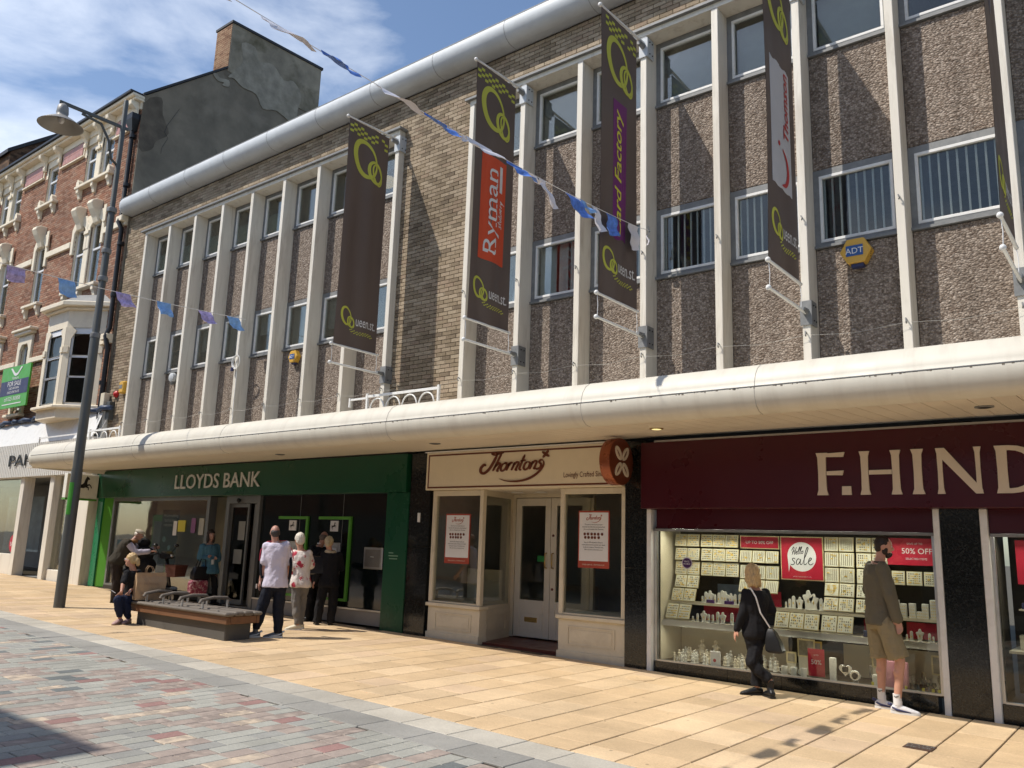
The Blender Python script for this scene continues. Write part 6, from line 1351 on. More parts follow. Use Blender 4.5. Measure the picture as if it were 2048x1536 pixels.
for x in (-13.45, -12.93, -12.36, -11.78):
    a = MB().tube([(x, 7.27, .655), (x, 7.30, .70), (x, 7.5, .735), (x, 7.74, .725), (x, 7.80, .69)], [.028, .036, .036, .036, .026], 8, flat=.7).to('armrest', WD, bn, smooth=True)
    for y in (7.33, 7.76): MB().box(x-.022, x+.022, y-.008, y+.008, .575, .705).to('leg', M['steel'], a)
for x in (-13.6, -13.0, -12.4, -11.8, -11.3):
    MB().ell((x, 7.30, .575), (.02, .02, .008), 8, 4).to('bolt', M['black'], bn)
# ------------------------------------------------------------------ people: joints in metres where they stand
PJ = {}
PJ['shorts']=((-2.578, 10.086, 0.036), {'top': (-2.594, 10.082, 1.925), 'head': (-2.595, 10.081, 1.803), 'neck': (-2.647, 10.068, 1.662), 'shF': (-2.778, 10.22, 1.58), 'shN': (-2.576, 9.921, 1.571), 'elF': (-2.838, 10.308, 1.305), 'elN': (-2.502, 9.899, 1.279), 'wrF': (-2.652, 10.325, 1.066), 'wrN': (-2.455, 9.942, 1.027), 'hipF': (-2.732, 10.14, 0.985), 'hipN': (-2.596, 9.988, 1.003), 'knF': (-2.7, 10.158, 0.555), 'knN': (-2.47, 10.01, 0.581), 'anF': (-2.723, 10.173, 0.168), 'anN': (-2.515, 9.999, 0.153), 'toeF': (-2.611, 10.201, 0.064), 'toeN': (-2.348, 10.041, 0.019)})
PJ['blacklady']=((-3.938, 9.715, 0.055), {'top': (-3.979, 9.699, 1.542), 'head': (-3.997, 9.691, 1.431), 'neck': (-3.968, 9.703, 1.281), 'shL': (-4.04, 9.62, 1.227), 'shR': (-3.877, 9.794, 1.233), 'elL': (-4.07, 9.575, 0.986), 'elR': (-3.814, 9.819, 1.029), 'wrL': (-4.143, 9.578, 0.798), 'wrR': (-4.037, 9.945, 0.979), 'hipL': (-4.019, 9.661, 0.782), 'hipR': (-3.933, 9.782, 0.782), 'knL': (-3.99, 9.78, 0.437), 'knR': (-3.999, 9.637, 0.437), 'anL': (-3.997, 9.777, 0.135), 'anR': (-3.812, 9.723, 0.23), 'toeL': (-4.076, 9.713, 0.054), 'toeR': (-3.816, 9.721, 0.043)})
PJ['white']=((-11.18, 8.079, 0.157), {'top': (-11.168, 8.097, 1.85), 'head': (-11.172, 8.091, 1.756), 'neck': (-11.157, 8.112, 1.625), 'shL': (-11.233, 8.006, 1.551), 'shR': (-11.065, 8.24, 1.575), 'elL': (-11.24, 7.997, 1.25), 'elR': (-11.102, 8.358, 1.256), 'wrL': (-11.288, 7.982, 1.019), 'wrR': (-11.194, 8.402, 1.112), 'hipL': (-11.173, 8.09, 0.962), 'hipR': (-11.084, 8.213, 0.965), 'knL': (-11.224, 8.02, 0.665), 'knR': (-11.087, 8.209, 0.653), 'anL': (-11.265, 7.962, 0.29), 'anR': (-11.07, 8.232, 0.232), 'toeL': (-11.343, 7.854, 0.208), 'toeR': (-11.132, 8.146, 0.157)})
PJ['floral']=((-11.722, 9.107, 0.164), {'top': (-11.775, 9.039, 1.76), 'head': (-11.775, 9.039, 1.65), 'neck': (-11.753, 9.068, 1.508), 'shL': (-11.82, 8.981, 1.438), 'shR': (-11.668, 9.177, 1.445), 'elL': (-11.789, 8.94, 1.197), 'elR': (-11.715, 9.279, 1.217), 'wrL': (-11.897, 8.963, 1.06), 'wrR': (-11.918, 9.343, 1.098), 'hipL': (-11.77, 9.045, 0.941), 'hipR': (-11.69, 9.149, 0.943), 'knL': (-11.761, 9.058, 0.636), 'knR': (-11.816, 9.231, 0.677), 'anL': (-11.726, 9.102, 0.245), 'anR': (-11.859, 9.257, 0.235), 'toeL': (-11.798, 9.009, 0.179), 'toeR': (-11.908, 9.194, 0.193)})
PJ['suit']=((-12.681, 10.097, 0.178), {'top': (-12.576, 10.228, 1.811), 'head': (-12.583, 10.22, 1.708), 'neck': (-12.618, 10.176, 1.586), 'shL': (-12.7, 10.073, 1.517), 'shR': (-12.639, 10.31, 1.486), 'elL': (-12.66, 10.091, 1.244), 'elR': (-12.682, 10.416, 1.244), 'wrL': (-12.824, 10.48, 1.286), 'wrR': (-12.909, 10.613, 1.379), 'hipL': (-12.693, 10.081, 0.905), 'hipR': (-12.681, 10.258, 0.904), 'knL': (-12.688, 10.088, 0.562), 'knR': (-12.71, 10.221, 0.557), 'anL': (-12.711, 10.059, 0.231), 'anR': (-12.738, 10.185, 0.205), 'toeL': (-12.798, 10.19, 0.164), 'toeR': (-12.807, 10.34, 0.138)})
PJ['blonde']=((-12.099, 9.974, 0.17), {'top': (-12.115, 9.954, 1.71), 'head': (-12.111, 9.96, 1.612), 'neck': (-12.088, 9.988, 1.479), 'shL': (-12.158, 9.903, 1.413), 'shR': (-11.988, 10.109, 1.412), 'elL': (-12.191, 9.862, 1.163), 'elR': (-12.025, 10.222, 1.17), 'wrL': (-12.237, 9.807, 0.95), 'wrR': (-12.243, 10.271, 1.215), 'hipL': (-12.129, 9.938, 0.91), 'hipR': (-12.027, 10.061, 0.913), 'knL': (-12.161, 9.899, 0.541), 'knR': (-12.016, 10.075, 0.545), 'anL': (-12.18, 9.876, 0.228), 'anR': (-12.029, 10.059, 0.223), 'toeL': (-12.267, 9.928, 0.175), 'toeR': (-12.142, 10.158, 0.165)})
PJ['blue']=((-17.299, 10.833, 0.242), {'top': (-17.334, 10.778, 1.798), 'head': (-17.316, 10.806, 1.675), 'neck': (-17.325, 10.793, 1.506), 'shL': (-17.326, 10.98, 1.442), 'shR': (-17.31, 10.628, 1.436), 'elL': (-17.277, 11.02, 1.151), 'elR': (-17.307, 10.595, 1.169), 'wrL': (-17.173, 10.809, 1.198), 'wrR': (-17.166, 10.745, 1.164), 'hipL': (-17.29, 10.942, 0.904), 'hipR': (-17.297, 10.743, 0.905), 'knL': (-17.257, 10.994, 0.594), 'knR': (-17.298, 10.742, 0.596), 'anL': (-17.254, 11.0, 0.295), 'anR': (-17.282, 10.766, 0.3), 'toeL': (-17.147, 11.039, 0.257), 'toeR': (-17.181, 10.797, 0.251)})
PJ['lean']=((-17.41, 8.828, 0.244), {'top': (-17.292, 9.061, 1.782), 'head': (-17.281, 9.083, 1.647), 'neck': (-17.328, 8.989, 1.549), 'shL': (-17.503, 9.043, 1.484), 'shR': (-17.227, 8.836, 1.486), 'elL': (-17.465, 9.271, 1.268), 'elR': (-17.107, 8.983, 1.275), 'wrL': (-17.366, 9.467, 1.348), 'wrR': (-17.03, 9.224, 1.302), 'hipL': (-17.52, 8.809, 1.085), 'hipR': (-17.377, 8.695, 1.089), 'knL': (-17.495, 8.882, 0.664), 'knR': (-17.342, 8.741, 0.674), 'anL': (-17.477, 8.917, 0.308), 'anR': (-17.34, 8.744, 0.311), 'toeL': (-17.422, 9.025, 0.257), 'toeR': (-17.286, 8.851, 0.241)})
PJ['sit']=((-13.853, 7.178, 0.194), {'top': (-13.845, 7.193, 1.343), 'head': (-13.846, 7.191, 1.227), 'neck': (-13.818, 7.246, 1.088), 'shL': (-13.817, 7.14, 1.031), 'shR': (-13.916, 7.382, 1.034), 'elL': (-13.749, 7.053, 0.841), 'elR': (-13.879, 7.346, 0.813), 'wrL': (-13.664, 7.0, 0.718), 'wrR': (-13.745, 7.17, 0.701), 'hipL': (-13.859, 7.275, 0.602), 'hipR': (-13.968, 7.435, 0.608), 'knL': (-13.708, 6.98, 0.588), 'knR': (-13.748, 7.12, 0.565), 'anL': (-13.786, 7.09, 0.292), 'anR': (-13.815, 7.252, 0.258), 'toeL': (-13.71, 6.977, 0.224), 'toeR': (-13.713, 7.122, 0.208)})
def scl(n, f, dz=0):
    b, j = PJ[n]; g = lambda p: (p[0]*f, p[1]*f, 1.68+(p[2]-1.68)*f+dz)
    PJ[n] = (g(b), {k: g(v) for k, v in j.items()})
scl('blue', .934); B_ = PJ['blue'][1]
for k, d in (('anL', -.12), ('anR', -.12), ('toeL', -.12), ('toeR', -.12), ('knL', -.06), ('knR', -.06)): B_[k] = (B_[k][0], B_[k][1], B_[k][2]+d)
for a, b in (('F', 'L'), ('N', 'R')):
    for j in ('sh', 'el', 'wr', 'hip', 'kn', 'an', 'toe'): PJ['shorts'][1][j+b] = PJ['shorts'][1].pop(j+a)
BLOBS = []
def blob(name, mb, m, parent, vox, sm=4, wr_=0, ws=14, grain=None):
    me = bpy.data.meshes.new(name); I = MW[parent.name].inverted(); me.from_pydata([tuple(I @ V(v)) for v in mb.v], [], mb.f)
    bm = bmesh.new(); bm.from_mesh(me); bmesh.ops.recalc_face_normals(bm, faces=bm.faces); bm.to_mesh(me); bm.free()
    me.materials.append(m); o = link(name, me, parent)
    r = o.modifiers.new('r', 'REMESH'); r.mode = 'VOXEL'; r.voxel_size = vox; r.use_smooth_shade = True
    s_ = o.modifiers.new('s', 'SMOOTH'); s_.iterations = sm; s_.factor = .5
    BLOBS.append((o, wr_, ws)); return o
def finish_blobs():
    bpy.context.view_layer.update(); dg = bpy.context.evaluated_depsgraph_get()
    for o, wr_, ws in BLOBS:
        me = bpy.data.meshes.new_from_object(o.evaluated_get(dg)); o.modifiers.clear(); o.data = me
        if wr_:
            nr = [v.normal.copy() for v in me.vertices]
            for v, n in zip(me.vertices, nr):
                p = v.co; q = noise.noise(V((p.x*ws, p.y*ws, p.z*ws*.55)))+.5*abs(noise.noise(V((p.x*ws*1.7+9, p.y*ws*1.7, p.z*ws*1.9+p.x*8))))
                v.co = p+n*q*wr_
        me.polygons.foreach_set('use_smooth', [True]*len(me.polygons)); me.update()
    BLOBS.clear()
def cap_(mb, p, q, r0, r1, seg=10):
    mb.tube([p, V(p).lerp(V(q), .5), q], [r0, (r0+r1)/2, r1], seg); mb.ell(p, r0, seg, 6); mb.ell(q, r1, seg, 6)
def limb(mb, a, b, c, r0, r1, r2, bulge=0, g=0):
    cap_(mb, a, b, r0+g, r1+g); cap_(mb, b, c, r1+g, r2+g)
    if bulge: mb.ell(V(b).lerp(V(c), .3)+V(bulge), (r1*.92+g,)*3, 10, 6)
def frame_(J):
    sh = (V(J['shL'])+V(J['shR']))/2; hp = (V(J['hipL'])+V(J['hipR']))/2
    R = (V(J['shR'])-V(J['shL'])); R.z = 0; R.normalize(); F = V((0, 0, 1)).cross(R)
    return sh, hp, R, F
TK = 1.0
def torso(mb, J, g, lo, hi=1.0, belly=0, wk=1.0, flare=0, neck=True):
    sh, hp, R, F = frame_(J); sp = (sh-hp); Ls = sp.length; s_ = sp.normalized(); dep = s_.cross(R).normalized()*-1
    if dep.dot(F) < 0: dep = -dep
    KW = .88*TK
    T = [(-.16, .155, .115), (-.08, .172, .128), (0, .172, .128), (.2, .155, .115), (.42, .148, .110), (.65, .165, .122), (.85, .175, .118), (.97, .165, .098), (1.05, .11, .075), (1.12, .062, .058)]
    if not neck: T = T[:-1]
    rings = []
    for t, rx, ry in T:
        if t < lo or t > hi+.15: continue
        k = 1+flare*max(0, .3-t); bl = belly*math.exp(-((t-.3)/.25)**2)
        c = hp+s_*Ls*t+dep*(bl*.5-.0)
        rings.append([c+R*cos(a)*(rx*KW*wk*k+g)+dep*sin(a)*(ry*.93*wk*k+g+bl*.5) for a in [2*pi*i/20 for i in range(20)]])
    mb.loft(rings)
def hand(mb, w_, d, side, F, k=1, fist=False):
    """palm, four bent fingers of different lengths and a thumb from the side of the palm"""
    d = V(d).normalized(); s_ = (V(side)-d*V(side).dot(d)).normalized(); n = d.cross(s_)
    w_ = V(w_); mb.loft([[w_+d*t*k+s_*cos(a)*rx*k+n*sin(a)*ry*k for a in [2*pi*i/10 for i in range(10)]] for t, rx, ry in ((-.02, .024, .02), (.02, .032, .017), (.06, .038, .015), (.088, .037, .013))])
    for i, (o_, l) in enumerate(((-.029, .068), (-.010, .078), (.010, .073), (.027, .058))):
        b = w_+d*.082*k+s_*o_*k; c = .35+.15*i if not fist else 1.3
        p1 = b+(d*cos(c*.4)+n*sin(c*.4))*l*.45*k; p2_ = p1+(d*cos(c)+n*sin(c))*l*.32*k; p3 = p2_+(d*cos(c*1.5)+n*sin(c*1.5))*l*.25*k
        mb.tube([b, p1, p2_, p3], [.0105*k, .0098*k, .009*k, .0075*k], 8); mb.ell(p3, .0078*k, 6, 4); mb.ell(p1, .0102*k, 6, 4)
    t0 = w_+d*.025*k-s_*.026*k; t1 = t0+(d*.6-s_*.75+n*.25).normalized()*.038*k; t2 = t1+(d*.95-s_*.2+n*.3).normalized()*.03*k
    mb.tube([t0, t1, t2], [.014*k, .0115*k, .009*k], 8); mb.ell(t2, .009*k, 6, 4)
SK = {}
def skin(c, nm): 
    if nm not in SK:
        m = mat('skin_'+nm, c, .5, var=.08, vs=18); m.node_tree.nodes['Principled BSDF'].inputs['Subsurface Weight'].default_value = .08
        m.node_tree.nodes['Principled BSDF'].inputs['Subsurface Radius'].default_value = (.01, .004, .002); SK[nm] = m
    return SK[nm]
def cloth(nm, c, **k): return mat(nm, c, k.pop('rough', .85), bump=k.pop('bump', .35), bs=k.pop('bs', 220), var=k.pop('var', .08), vs=k.pop('vs', 5), sheen=.0, spec=.2, **k)
def person(key, label, skn, skc, face, hair, top, bottom, shoes, k=1.0, handdirs=None, group=None, bare=(True, True), headk=1.0):
    global TK
    TK = k
    base, J = PJ[key]; J = {a: V(b) for a, b in J.items()}
    t = thing('person', label, 'person', base)
    sh, hp, R, F = frame_(J); face = V(face).normalized() if face else F; fr = V((face.x, face.y, 0)).normalized(); fR = fr.cross(V((0, 0, 1))); fU = fR.cross(face).normalized()
    hk_ = headk*.97; HM = Matrix(((fR.x, face.x, fU.x), (fR.y, face.y, fU.y), (fR.z, face.z, fU.z)))
    hc = J['head']; P = lambda a, b, c: hc+HM @ V((a*hk_, b*hk_, c*hk_))
    m = MB()
    torso(m, J, -.008, -.2, 1.1)
    for s_ in 'LR':
        limb(m, J['sh'+s_]-V((0, 0, .025)), J['el'+s_], J['wr'+s_], .046*k, .038*k, .026*k)
        limb(m, J['hip'+s_]-V((0, 0, .02)), J['kn'+s_], J['an'+s_], .083*k, .054*k, .036*k, bulge=-F*.014)
        el = V((J['wr'+s_]-J['el'+s_])).normalized(); hd, sd_ = (handdirs or {}).get(s_, (None, None))
        hand(m, J['wr'+s_], hd or el, sd_ or (F if s_ == 'L' else F), F, k*1.0)
    nk = J['neck']; cap_(m, nk-V((0, 0, .05)), P(0, -.015, -.06), .056*k, .052*k)
    m.ell(P(0, 0, .01), (.073*hk_, .092*hk_, .105*hk_), 16, 12, HM); m.ell(P(0, .026, -.055), (.052*hk_, .06*hk_, .058*hk_), 12, 8, HM)
    m.ell(P(0, .058, -.088), (.026*hk_, .024*hk_, .024*hk_), 8, 6, HM)
    m.tube([P(0, .082, .02), P(0, .106, -.022), P(0, .092, -.034)], [.009, .015, .013], 8)
    m.ell(P(0, .080, -.060), (.024, .012, .006), 8, 5, HM); m.ell(P(0, .078, -.072), (.022, .012, .006), 8, 5, HM)
    for sx in (-1, 1): m.ell(P(sx*.074, -.008, -.008), (.009, .018, .03), 8, 6, HM); m.ell(P(sx*.03, .078, .026), (.02, .012, .007), 8, 5, HM)
    blob('body', m, skin(skc, skn), t, .0075 if key in ('shorts', 'blacklady', 'white', 'sit') else .009, 3)
    for sx in (-1, 1):
        MB().ell(P(sx*.031, .083, .008), (.013, .008, .008), 8, 6, HM).to('eye', M['print_w'], t, smooth='all'); MB().ell(P(sx*.031, .0895, .008), (.006, .003, .006), 8, 6, HM).to('iris', M['print_k'], t, smooth='all')
    # hair
    hm, kind = hair; q = MB()
    E_ = lambda a, b, c, x, y, z: q.ell(P(a, b, c), (x*hk_, y*hk_, z*hk_), 14, 10, HM)
    if kind == 'short': E_(0, -.016, .03, .078, .092, .093); E_(0, -.045, -.02, .068, .055, .06)
    elif kind == 'bald': E_(0, -.030, .0, .0785, .070, .062); E_(0, -.045, -.03, .066, .052, .05)
    elif kind == 'puff': E_(0, -.018, .035, .086, .098, .10); E_(0, -.05, -.01, .080, .062, .075)
    elif kind == 'bob':
        E_(0, -.018, .038, .086, .098, .10); E_(0, -.05, -.03, .085, .07, .10); E_(.0, -.060, -.085, .082, .05, .06); [E_(.075*cos(a), -.03-.06*abs(sin(a)), -.12+.012*cos(a*5), .022, .022, .035) for a in [pi*i/7 for i in range(8)]]
        for sx in (-1, 1): E_(sx*.062, -.01, -.05, .026, .055, .085)
    elif kind == 'long':
        E_(0, -.018, .038, .084, .096, .098); E_(0, -.05, -.06, .085, .06, .13)
        for sx in (-1, 1): E_(sx*.068, .005, -.06, .024, .05, .11)
        E_(0, .06, .07, .06, .03, .03)
    elif kind == 'tied': E_(0, -.016, .035, .082, .096, .094); E_(0, -.05, -.01, .07, .055, .06); E_(0, -.115, .0, .045, .045, .05); E_(0, -.145, -.045, .03, .035, .05)
    elif kind == 'cap': E_(0, -.02, .0, .078, .078, .06)
    blob('hair', q, hm, t, .008, 2, .009 if kind not in ('short', 'bald') else .003, 60)
    # garments
    tm, sleeves, lo, grow, opts = top; q = MB()
    torso(q, J, grow, lo, 1.0, opts.get('belly', 0), 1.0, opts.get('flare', 0), neck=False)
    for s_ in 'LR':
        a, b, c = J['sh'+s_]-V((0, 0, .02)), J['el'+s_], J['wr'+s_]
        if sleeves == 'long': limb(q, a, b, V(b).lerp(c, .97), .050*k, .046*k, .036*k, g=grow*.65)
        elif sleeves == 'half': cap_(q, a, V(a).lerp(b, .80), .050*k+grow*.4, .056*k+grow*.5)
        elif sleeves == 'elbow': cap_(q, a, V(a).lerp(b, .98), .052*k+grow*.5, .058*k+grow*.5)
        else: q.ell(a, .058*k, 8, 6)
        q.ell(a, .058*k+grow*.5, 10, 7)
    blob('top', q, tm, t, .009, 4, .012, 15)
    bm_, legs, lg, bo = bottom; q = MB()
    torso(q, J, lg, -.2, -.1, 0, .98)
    for s_ in 'LR':
        a, b, c = J['hip'+s_]-V((0, 0, .02)), J['kn'+s_], J['an'+s_]
        if legs == 'long': cap_(q, a, b, .082*k+lg, .062*k+lg); q.tube([b, V(b).lerp(c, .5), V(b).lerp(c, bo.get('to', 1.0))], [.062*k+lg, .054*k+lg*1.2, bo.get('hem', .05)], 12); q.ell(b, .068*k+lg, 10, 6)
        else: e = V(a).lerp(b, .93); q.tube([a, e], [.088*k+lg, .090*k+lg], 14); q.ell(a, .082*k+lg, 12, 8)
    blob('trousers' if legs == 'long' else 'shorts', q, bm_, t, .009, 3, .014, 18)
    for s_ in 'LR':
        A, T = J['an'+s_], J['toe'+s_]; h = V((T.x-A.x, T.y-A.y, 0)); h = h.normalized() if h.length > .02 else F; g0 = gz(A.x)
        lift = A.z-g0 > .22 and key == 'blacklady' and s_ == 'R'
        if lift: Hh = A+V((.05, .02, -.02)); Tt = V((T.x-.02, T.y, g0+.03)); up_ = V((-.9, 0, .4)).normalized(); 
        else:
            T = V((A.x, A.y, 0))+h*.17*k; Hh = V((A.x, A.y, g0+.045))-h*.045; Tt = V((T.x, T.y, g0+.034)); up_ = V((0, 0, 1))
        d = (Tt-Hh).normalized(); sd_ = d.cross(up_).normalized(); un = sd_.cross(d)
        q = MB(); Lf = (Tt-Hh).length
        q.loft([[Hh+d*Lf*u+sd_*cos(a)*rx+un*(sin(a)*rz+cz) for a in [2*pi*i/12 for i in range(12)]] for u, rx, rz, cz in ((-.12, .02, .02, .005), (-.05, .034, .034, .008), (.25, .038, .040, .014), (.55, .042, .034, .006), (.85, .045, .026, -.004), (1.1, .034, .018, -.01), (1.2, .012, .010, -.014))])
        if shoes[2]: q.tube([Hh+d*.03+un*.02, (A+Hh)/2+d*.03, A+(A-Hh)*.15], [.038, .040, .042], 12)
        blob('shoe', q, shoes[0], t, .006, 2)
        q = MB(); q.loft([[Hh+d*Lf*u+sd_*w_*sx+un*zz for sx, zz in ((-1, -.042), (1, -.042), (1, -.018), (-1, -.018))] for u, w_ in ((-.13, .022), (-.05, .036), (.3, .036), (.65, .046), (.95, .046), (1.15, .034), (1.22, .014))])
        q.to('sole', shoes[1], t, smooth=True, fix=True)
        if shoes[2] == 'trainer':
            q = MB(); 
            for sx in (-1, 1): q.tube([Hh+d*Lf*u+sd_*sx*w_+un*zz for u, w_, zz in ((-.05, .028, .02), (.15, .034, .0), (.5, .037, -.008), (.78, .038, -.012))], [.01, .013, .011, .006], 6)
            q.tube([Hh+d*-.035+un*.03, Hh+d*-.03+un*.055], [.026, .022], 8); q.to('side_panel', shoes[3], t, smooth='all')
            q = MB(); [q.tube([Hh+d*Lf*u-sd_*.022+un*(.05-.05*u), Hh+d*Lf*u+un*(.062-.05*u), Hh+d*Lf*u+sd_*.022+un*(.05-.05*u)], .005, 5) for u in (.35, .45, .55, .65)]; q.to('laces', M['print_w'], t)
    return t, J, R, F, P, HM
BLK = cloth('black_cloth', (.012, .012, .014)); NVY = cloth('navy_cloth', (.012, .014, .022)); SH_K = mat('black_shoe', (.01, .01, .011), .4); WHT_SOLE = mat('white_sole', (.65, .65, .63), .5)
BLONDE = mat('blonde_hair', (.52, .36, .17), .5, var=.35, vs=60, stretch=(1, 1, .25), bump=.6, bs=90); WHAIR = mat('white_hair', (.62, .58, .50), .6, var=.2, vs=60, bump=.6, bs=80); DHAIR = mat('dark_hair', (.022, .014, .010), .5, var=.4, vs=60, bump=.5, bs=90)
PINK = (.50, .26, .18)

# the man in shorts
t, J, R, F, P, HM = person('shorts', 'bearded man in khaki sweatshirt and shorts looking into the jeweller window', 'a', (.52, .28, .20), (.93, .30, -.12), (DHAIR, 'short'),
    (cloth('khaki_knit', (.135, .12, .085), bs=300), 'long', -.12, .034, dict(belly=.0)), (cloth('khaki_cotton', (.27, .225, .135)), 'short', .016, {}), (mat('trainer_white', (.66, .66, .68), .45), WHT_SOLE, 'trainer', M['navy']), k=1.03,
    handdirs={'R': ((.15, .1, -1), (1, 0, 0)), 'L': ((.3, .1, -1), (1, 0, 0))})
q = MB(); q.ell(P(0, .050, -.088), (.047, .046, .040), 12, 8, HM); q.ell(P(0, .082, -.078), (.030, .020, .020), 10, 6, HM)
for sx in (-1, 1): q.ell(P(sx*.055, .014, -.045), (.018, .035, .05), 8, 6, HM)
blob('beard', q, DHAIR, t, .006, 2, .003, 60)
for s_ in 'LR':
    A = J['an'+s_]; MB().tube([A+V((0, 0, -.03)), A+V((0, 0, .05)), A+V((0, 0, .085))], [.043, .042, .045], 14).to('sock', M['print_w'], t, smooth=True)
    q = MB(); c = crom([(-.02, .012), (-.008, .0), (.03, .016)], 5); q.flat(ribbon(c, [.001+.009*sin(pi*min(1, (i+.7)/len(c))) for i in range(len(c))]), lambda u, v, tt=0, A=A: (A.x+u, A.y-.046-tt+abs(u)*.25, A.z+.055+v), .001); q.to('sock_mark', M['print_k'], t)
sh_, hp_, _, _ = frame_(J)
MB().tube([J['neck']+R*.062*cos(a)+F*.058*sin(a)+V((0, 0, -.035)) for a in [2*pi*i/16 for i in range(17)]], .012, 6).to('collar_rib', cloth('khaki_rib', (.11, .098, .07)), t, smooth='all')
for s_ in 'LR': MB().tube([V(J['el'+s_]).lerp(J['wr'+s_], .86), V(J['el'+s_]).lerp(J['wr'+s_], .98)], [.042, .040], 14).to('cuff', bpy.data.materials['khaki_rib'], t, smooth=True)
# the woman in black
t, J, R, F, P, HM = person('blacklady', 'blonde woman in black walking left past the jeweller window', 'b', PINK, (-.80, .42, -.1), (BLONDE, 'bob'),
    (BLK, 'long', -.16, .018, {}), (BLK, 'long', .012, dict(to=.92, hem=.062)), (SH_K, SH_K, True), k=.93, headk=.98)
q = MB(); q.ell(P(0, .062, -.06), (.05, .05, .045), 12, 8, HM); blob('face_mask', q, BLK, t, .007, 2)
bg_ = thing('shoulder_bag', 'black bag hanging from white strap on woman in black', 'bag', (-3.80, 9.70, .72))
def tot(px, py, d=0): return None
b0 = V((-3.76, 9.72, .70))
MB().loft([[b0+V((dx*w_+ox, dy*d_, z)) for dx, dy in ((-1, -1), (1, -1), (1, 1), (-1, 1))] for w_, d_, z, ox in ((.03, .02, .13, -.03), (.055, .045, .08, -.02), (.085, .06, -.02, 0), (.10, .07, -.12, .02), (.07, .05, -.145, .03))]).to('pouch', mat('bag_leather', (.012, .012, .012), .35), bg_, smooth=True, fix=True, bev=.01)
MB().tube([J['shL']+V((.07, -.04, .055)), (J['shL']+J['shR'])/2+V((.06, -.145, -.05)), V((-3.86, 9.60, 1.0)), b0+V((-.03, -.03, .14))], .009, 6).to('strap', M['print_w'], bg_)
# the man in the white shirt
WS = cloth('white_polo', (.60, .56, .66), var=.04)
t, J, R, F, P, HM = person('white', 'balding man in white polo and black joggers with back turned', 'c', (.42, .22, .16), (-.85, .38, .0), (mat('grey_dark_hair', (.05, .04, .035), .6, var=.4, vs=60), 'bald'),
    (WS, 'half', -.09, .032, dict(belly=.03, flare=.15)), (NVY, 'long', .022, dict(to=1.02, hem=.058)), (mat('grey_trainer', (.09, .10, .115), .5), WHT_SOLE, 'trainer', mat('silver_trim', (.5, .55, .6), .4)), k=1.05)
nrm = (R.cross(V((0, 0, 1)))).normalized()
for s_, nm in (('L', 1), ('R', -1)):
    a, b = J['sh'+s_], J['el'+s_]; o_ = -R if s_ == 'L' else R
    MB().tube([J['neck']+o_*.02+V((0, 0, .0))-F*.03, a+V((0, 0, .062))+o_*.0, a.lerp(b, .25)+o_*.085, a.lerp(b, .78)+o_*.088], [.007, .008, .010, .010], 6, flat=.6).to('sleeve_stripe', mat('pink_stripe', (.60, .05, .09), .7), t, smooth='all')
    c = J['hip'+s_]; MB().loft([[p+F*fx*w_ + o_*e for fx, e in ((-1, .0), (0, .028), (1, .0), (0, -.02))] for p, w_ in ((a.lerp(c, .32)+o_*.085, .012), (a.lerp(c, .5)+o_*.115, .03), (a.lerp(c, .72)+o_*.12, .035), (a.lerp(c, .86)+o_*.115, .01))]).to('side_panel', NVY, t, smooth='all', fix=True)
MB().tube([J['neck']+R*.055*cos(a)+F*.05*sin(a)+V((0, 0, -.015)) for a in [2*pi*i/14 for i in range(15)]], .011, 6).to('collar', WS, t, smooth='all')
ph = MB().box(-.012, .012, -.006, .006, -.04, .03); ph.v = [V(v)+J['wrL']+V((-.05, -.03, -.09)) for v in ph.v]; o = ph.to('keys', M['silver'], None, origin=J['wrL']); tag(o, 'silver keys in left hand of man in white polo', 'keys')
# the woman in the floral blouse
fm_, nt_, b_, g_ = newmat('floral_blouse'); Lk = nt_.links.new
v1 = N(nt_, 'ShaderNodeTexVoronoi', i_Scale=8.0); v2 = N(nt_, 'ShaderNodeTexNoise', i_Scale=70.0, i_Detail=2.0); Lk(g_.outputs['Position'], v1.inputs['Vector']); Lk(g_.outputs['Position'], v2.inputs['Vector'])
ad = N(nt_, 'ShaderNodeMath', operation='MULTIPLY_ADD', i_1=.55); Lk(v2.outputs[0], ad.inputs[0]); Lk(v1.outputs['Distance'], ad.inputs[2])
cr = N(nt_, 'ShaderNodeValToRGB'); cr.color_ramp.interpolation = 'LINEAR'; e = cr.color_ramp.elements; e[0].position = .62; e[0].color = (.42, .03, .06, 1); e[1].position = .68; e[1].color = (.66, .60, .56, 1); Lk(ad.outputs[0], cr.inputs[0]); Lk(cr.outputs[0], b_.inputs['Base Color']); b_.inputs['Roughness'].default_value = .8
t, J, R, F, P, HM = person('floral', 'white haired woman in red floral blouse and grey trousers', 'd', (.46, .25, .18), (-.9, .2, 0), (WHAIR, 'puff'), (fm_, 'elbow', -.16, .024, dict(flare=.25)), (cloth('grey_trousers', (.17, .16, .15)), 'long', .012, dict(to=.97, hem=.052)), (mat('cream_shoe', (.6, .55, .42), .5), WHT_SOLE, False), k=.95)
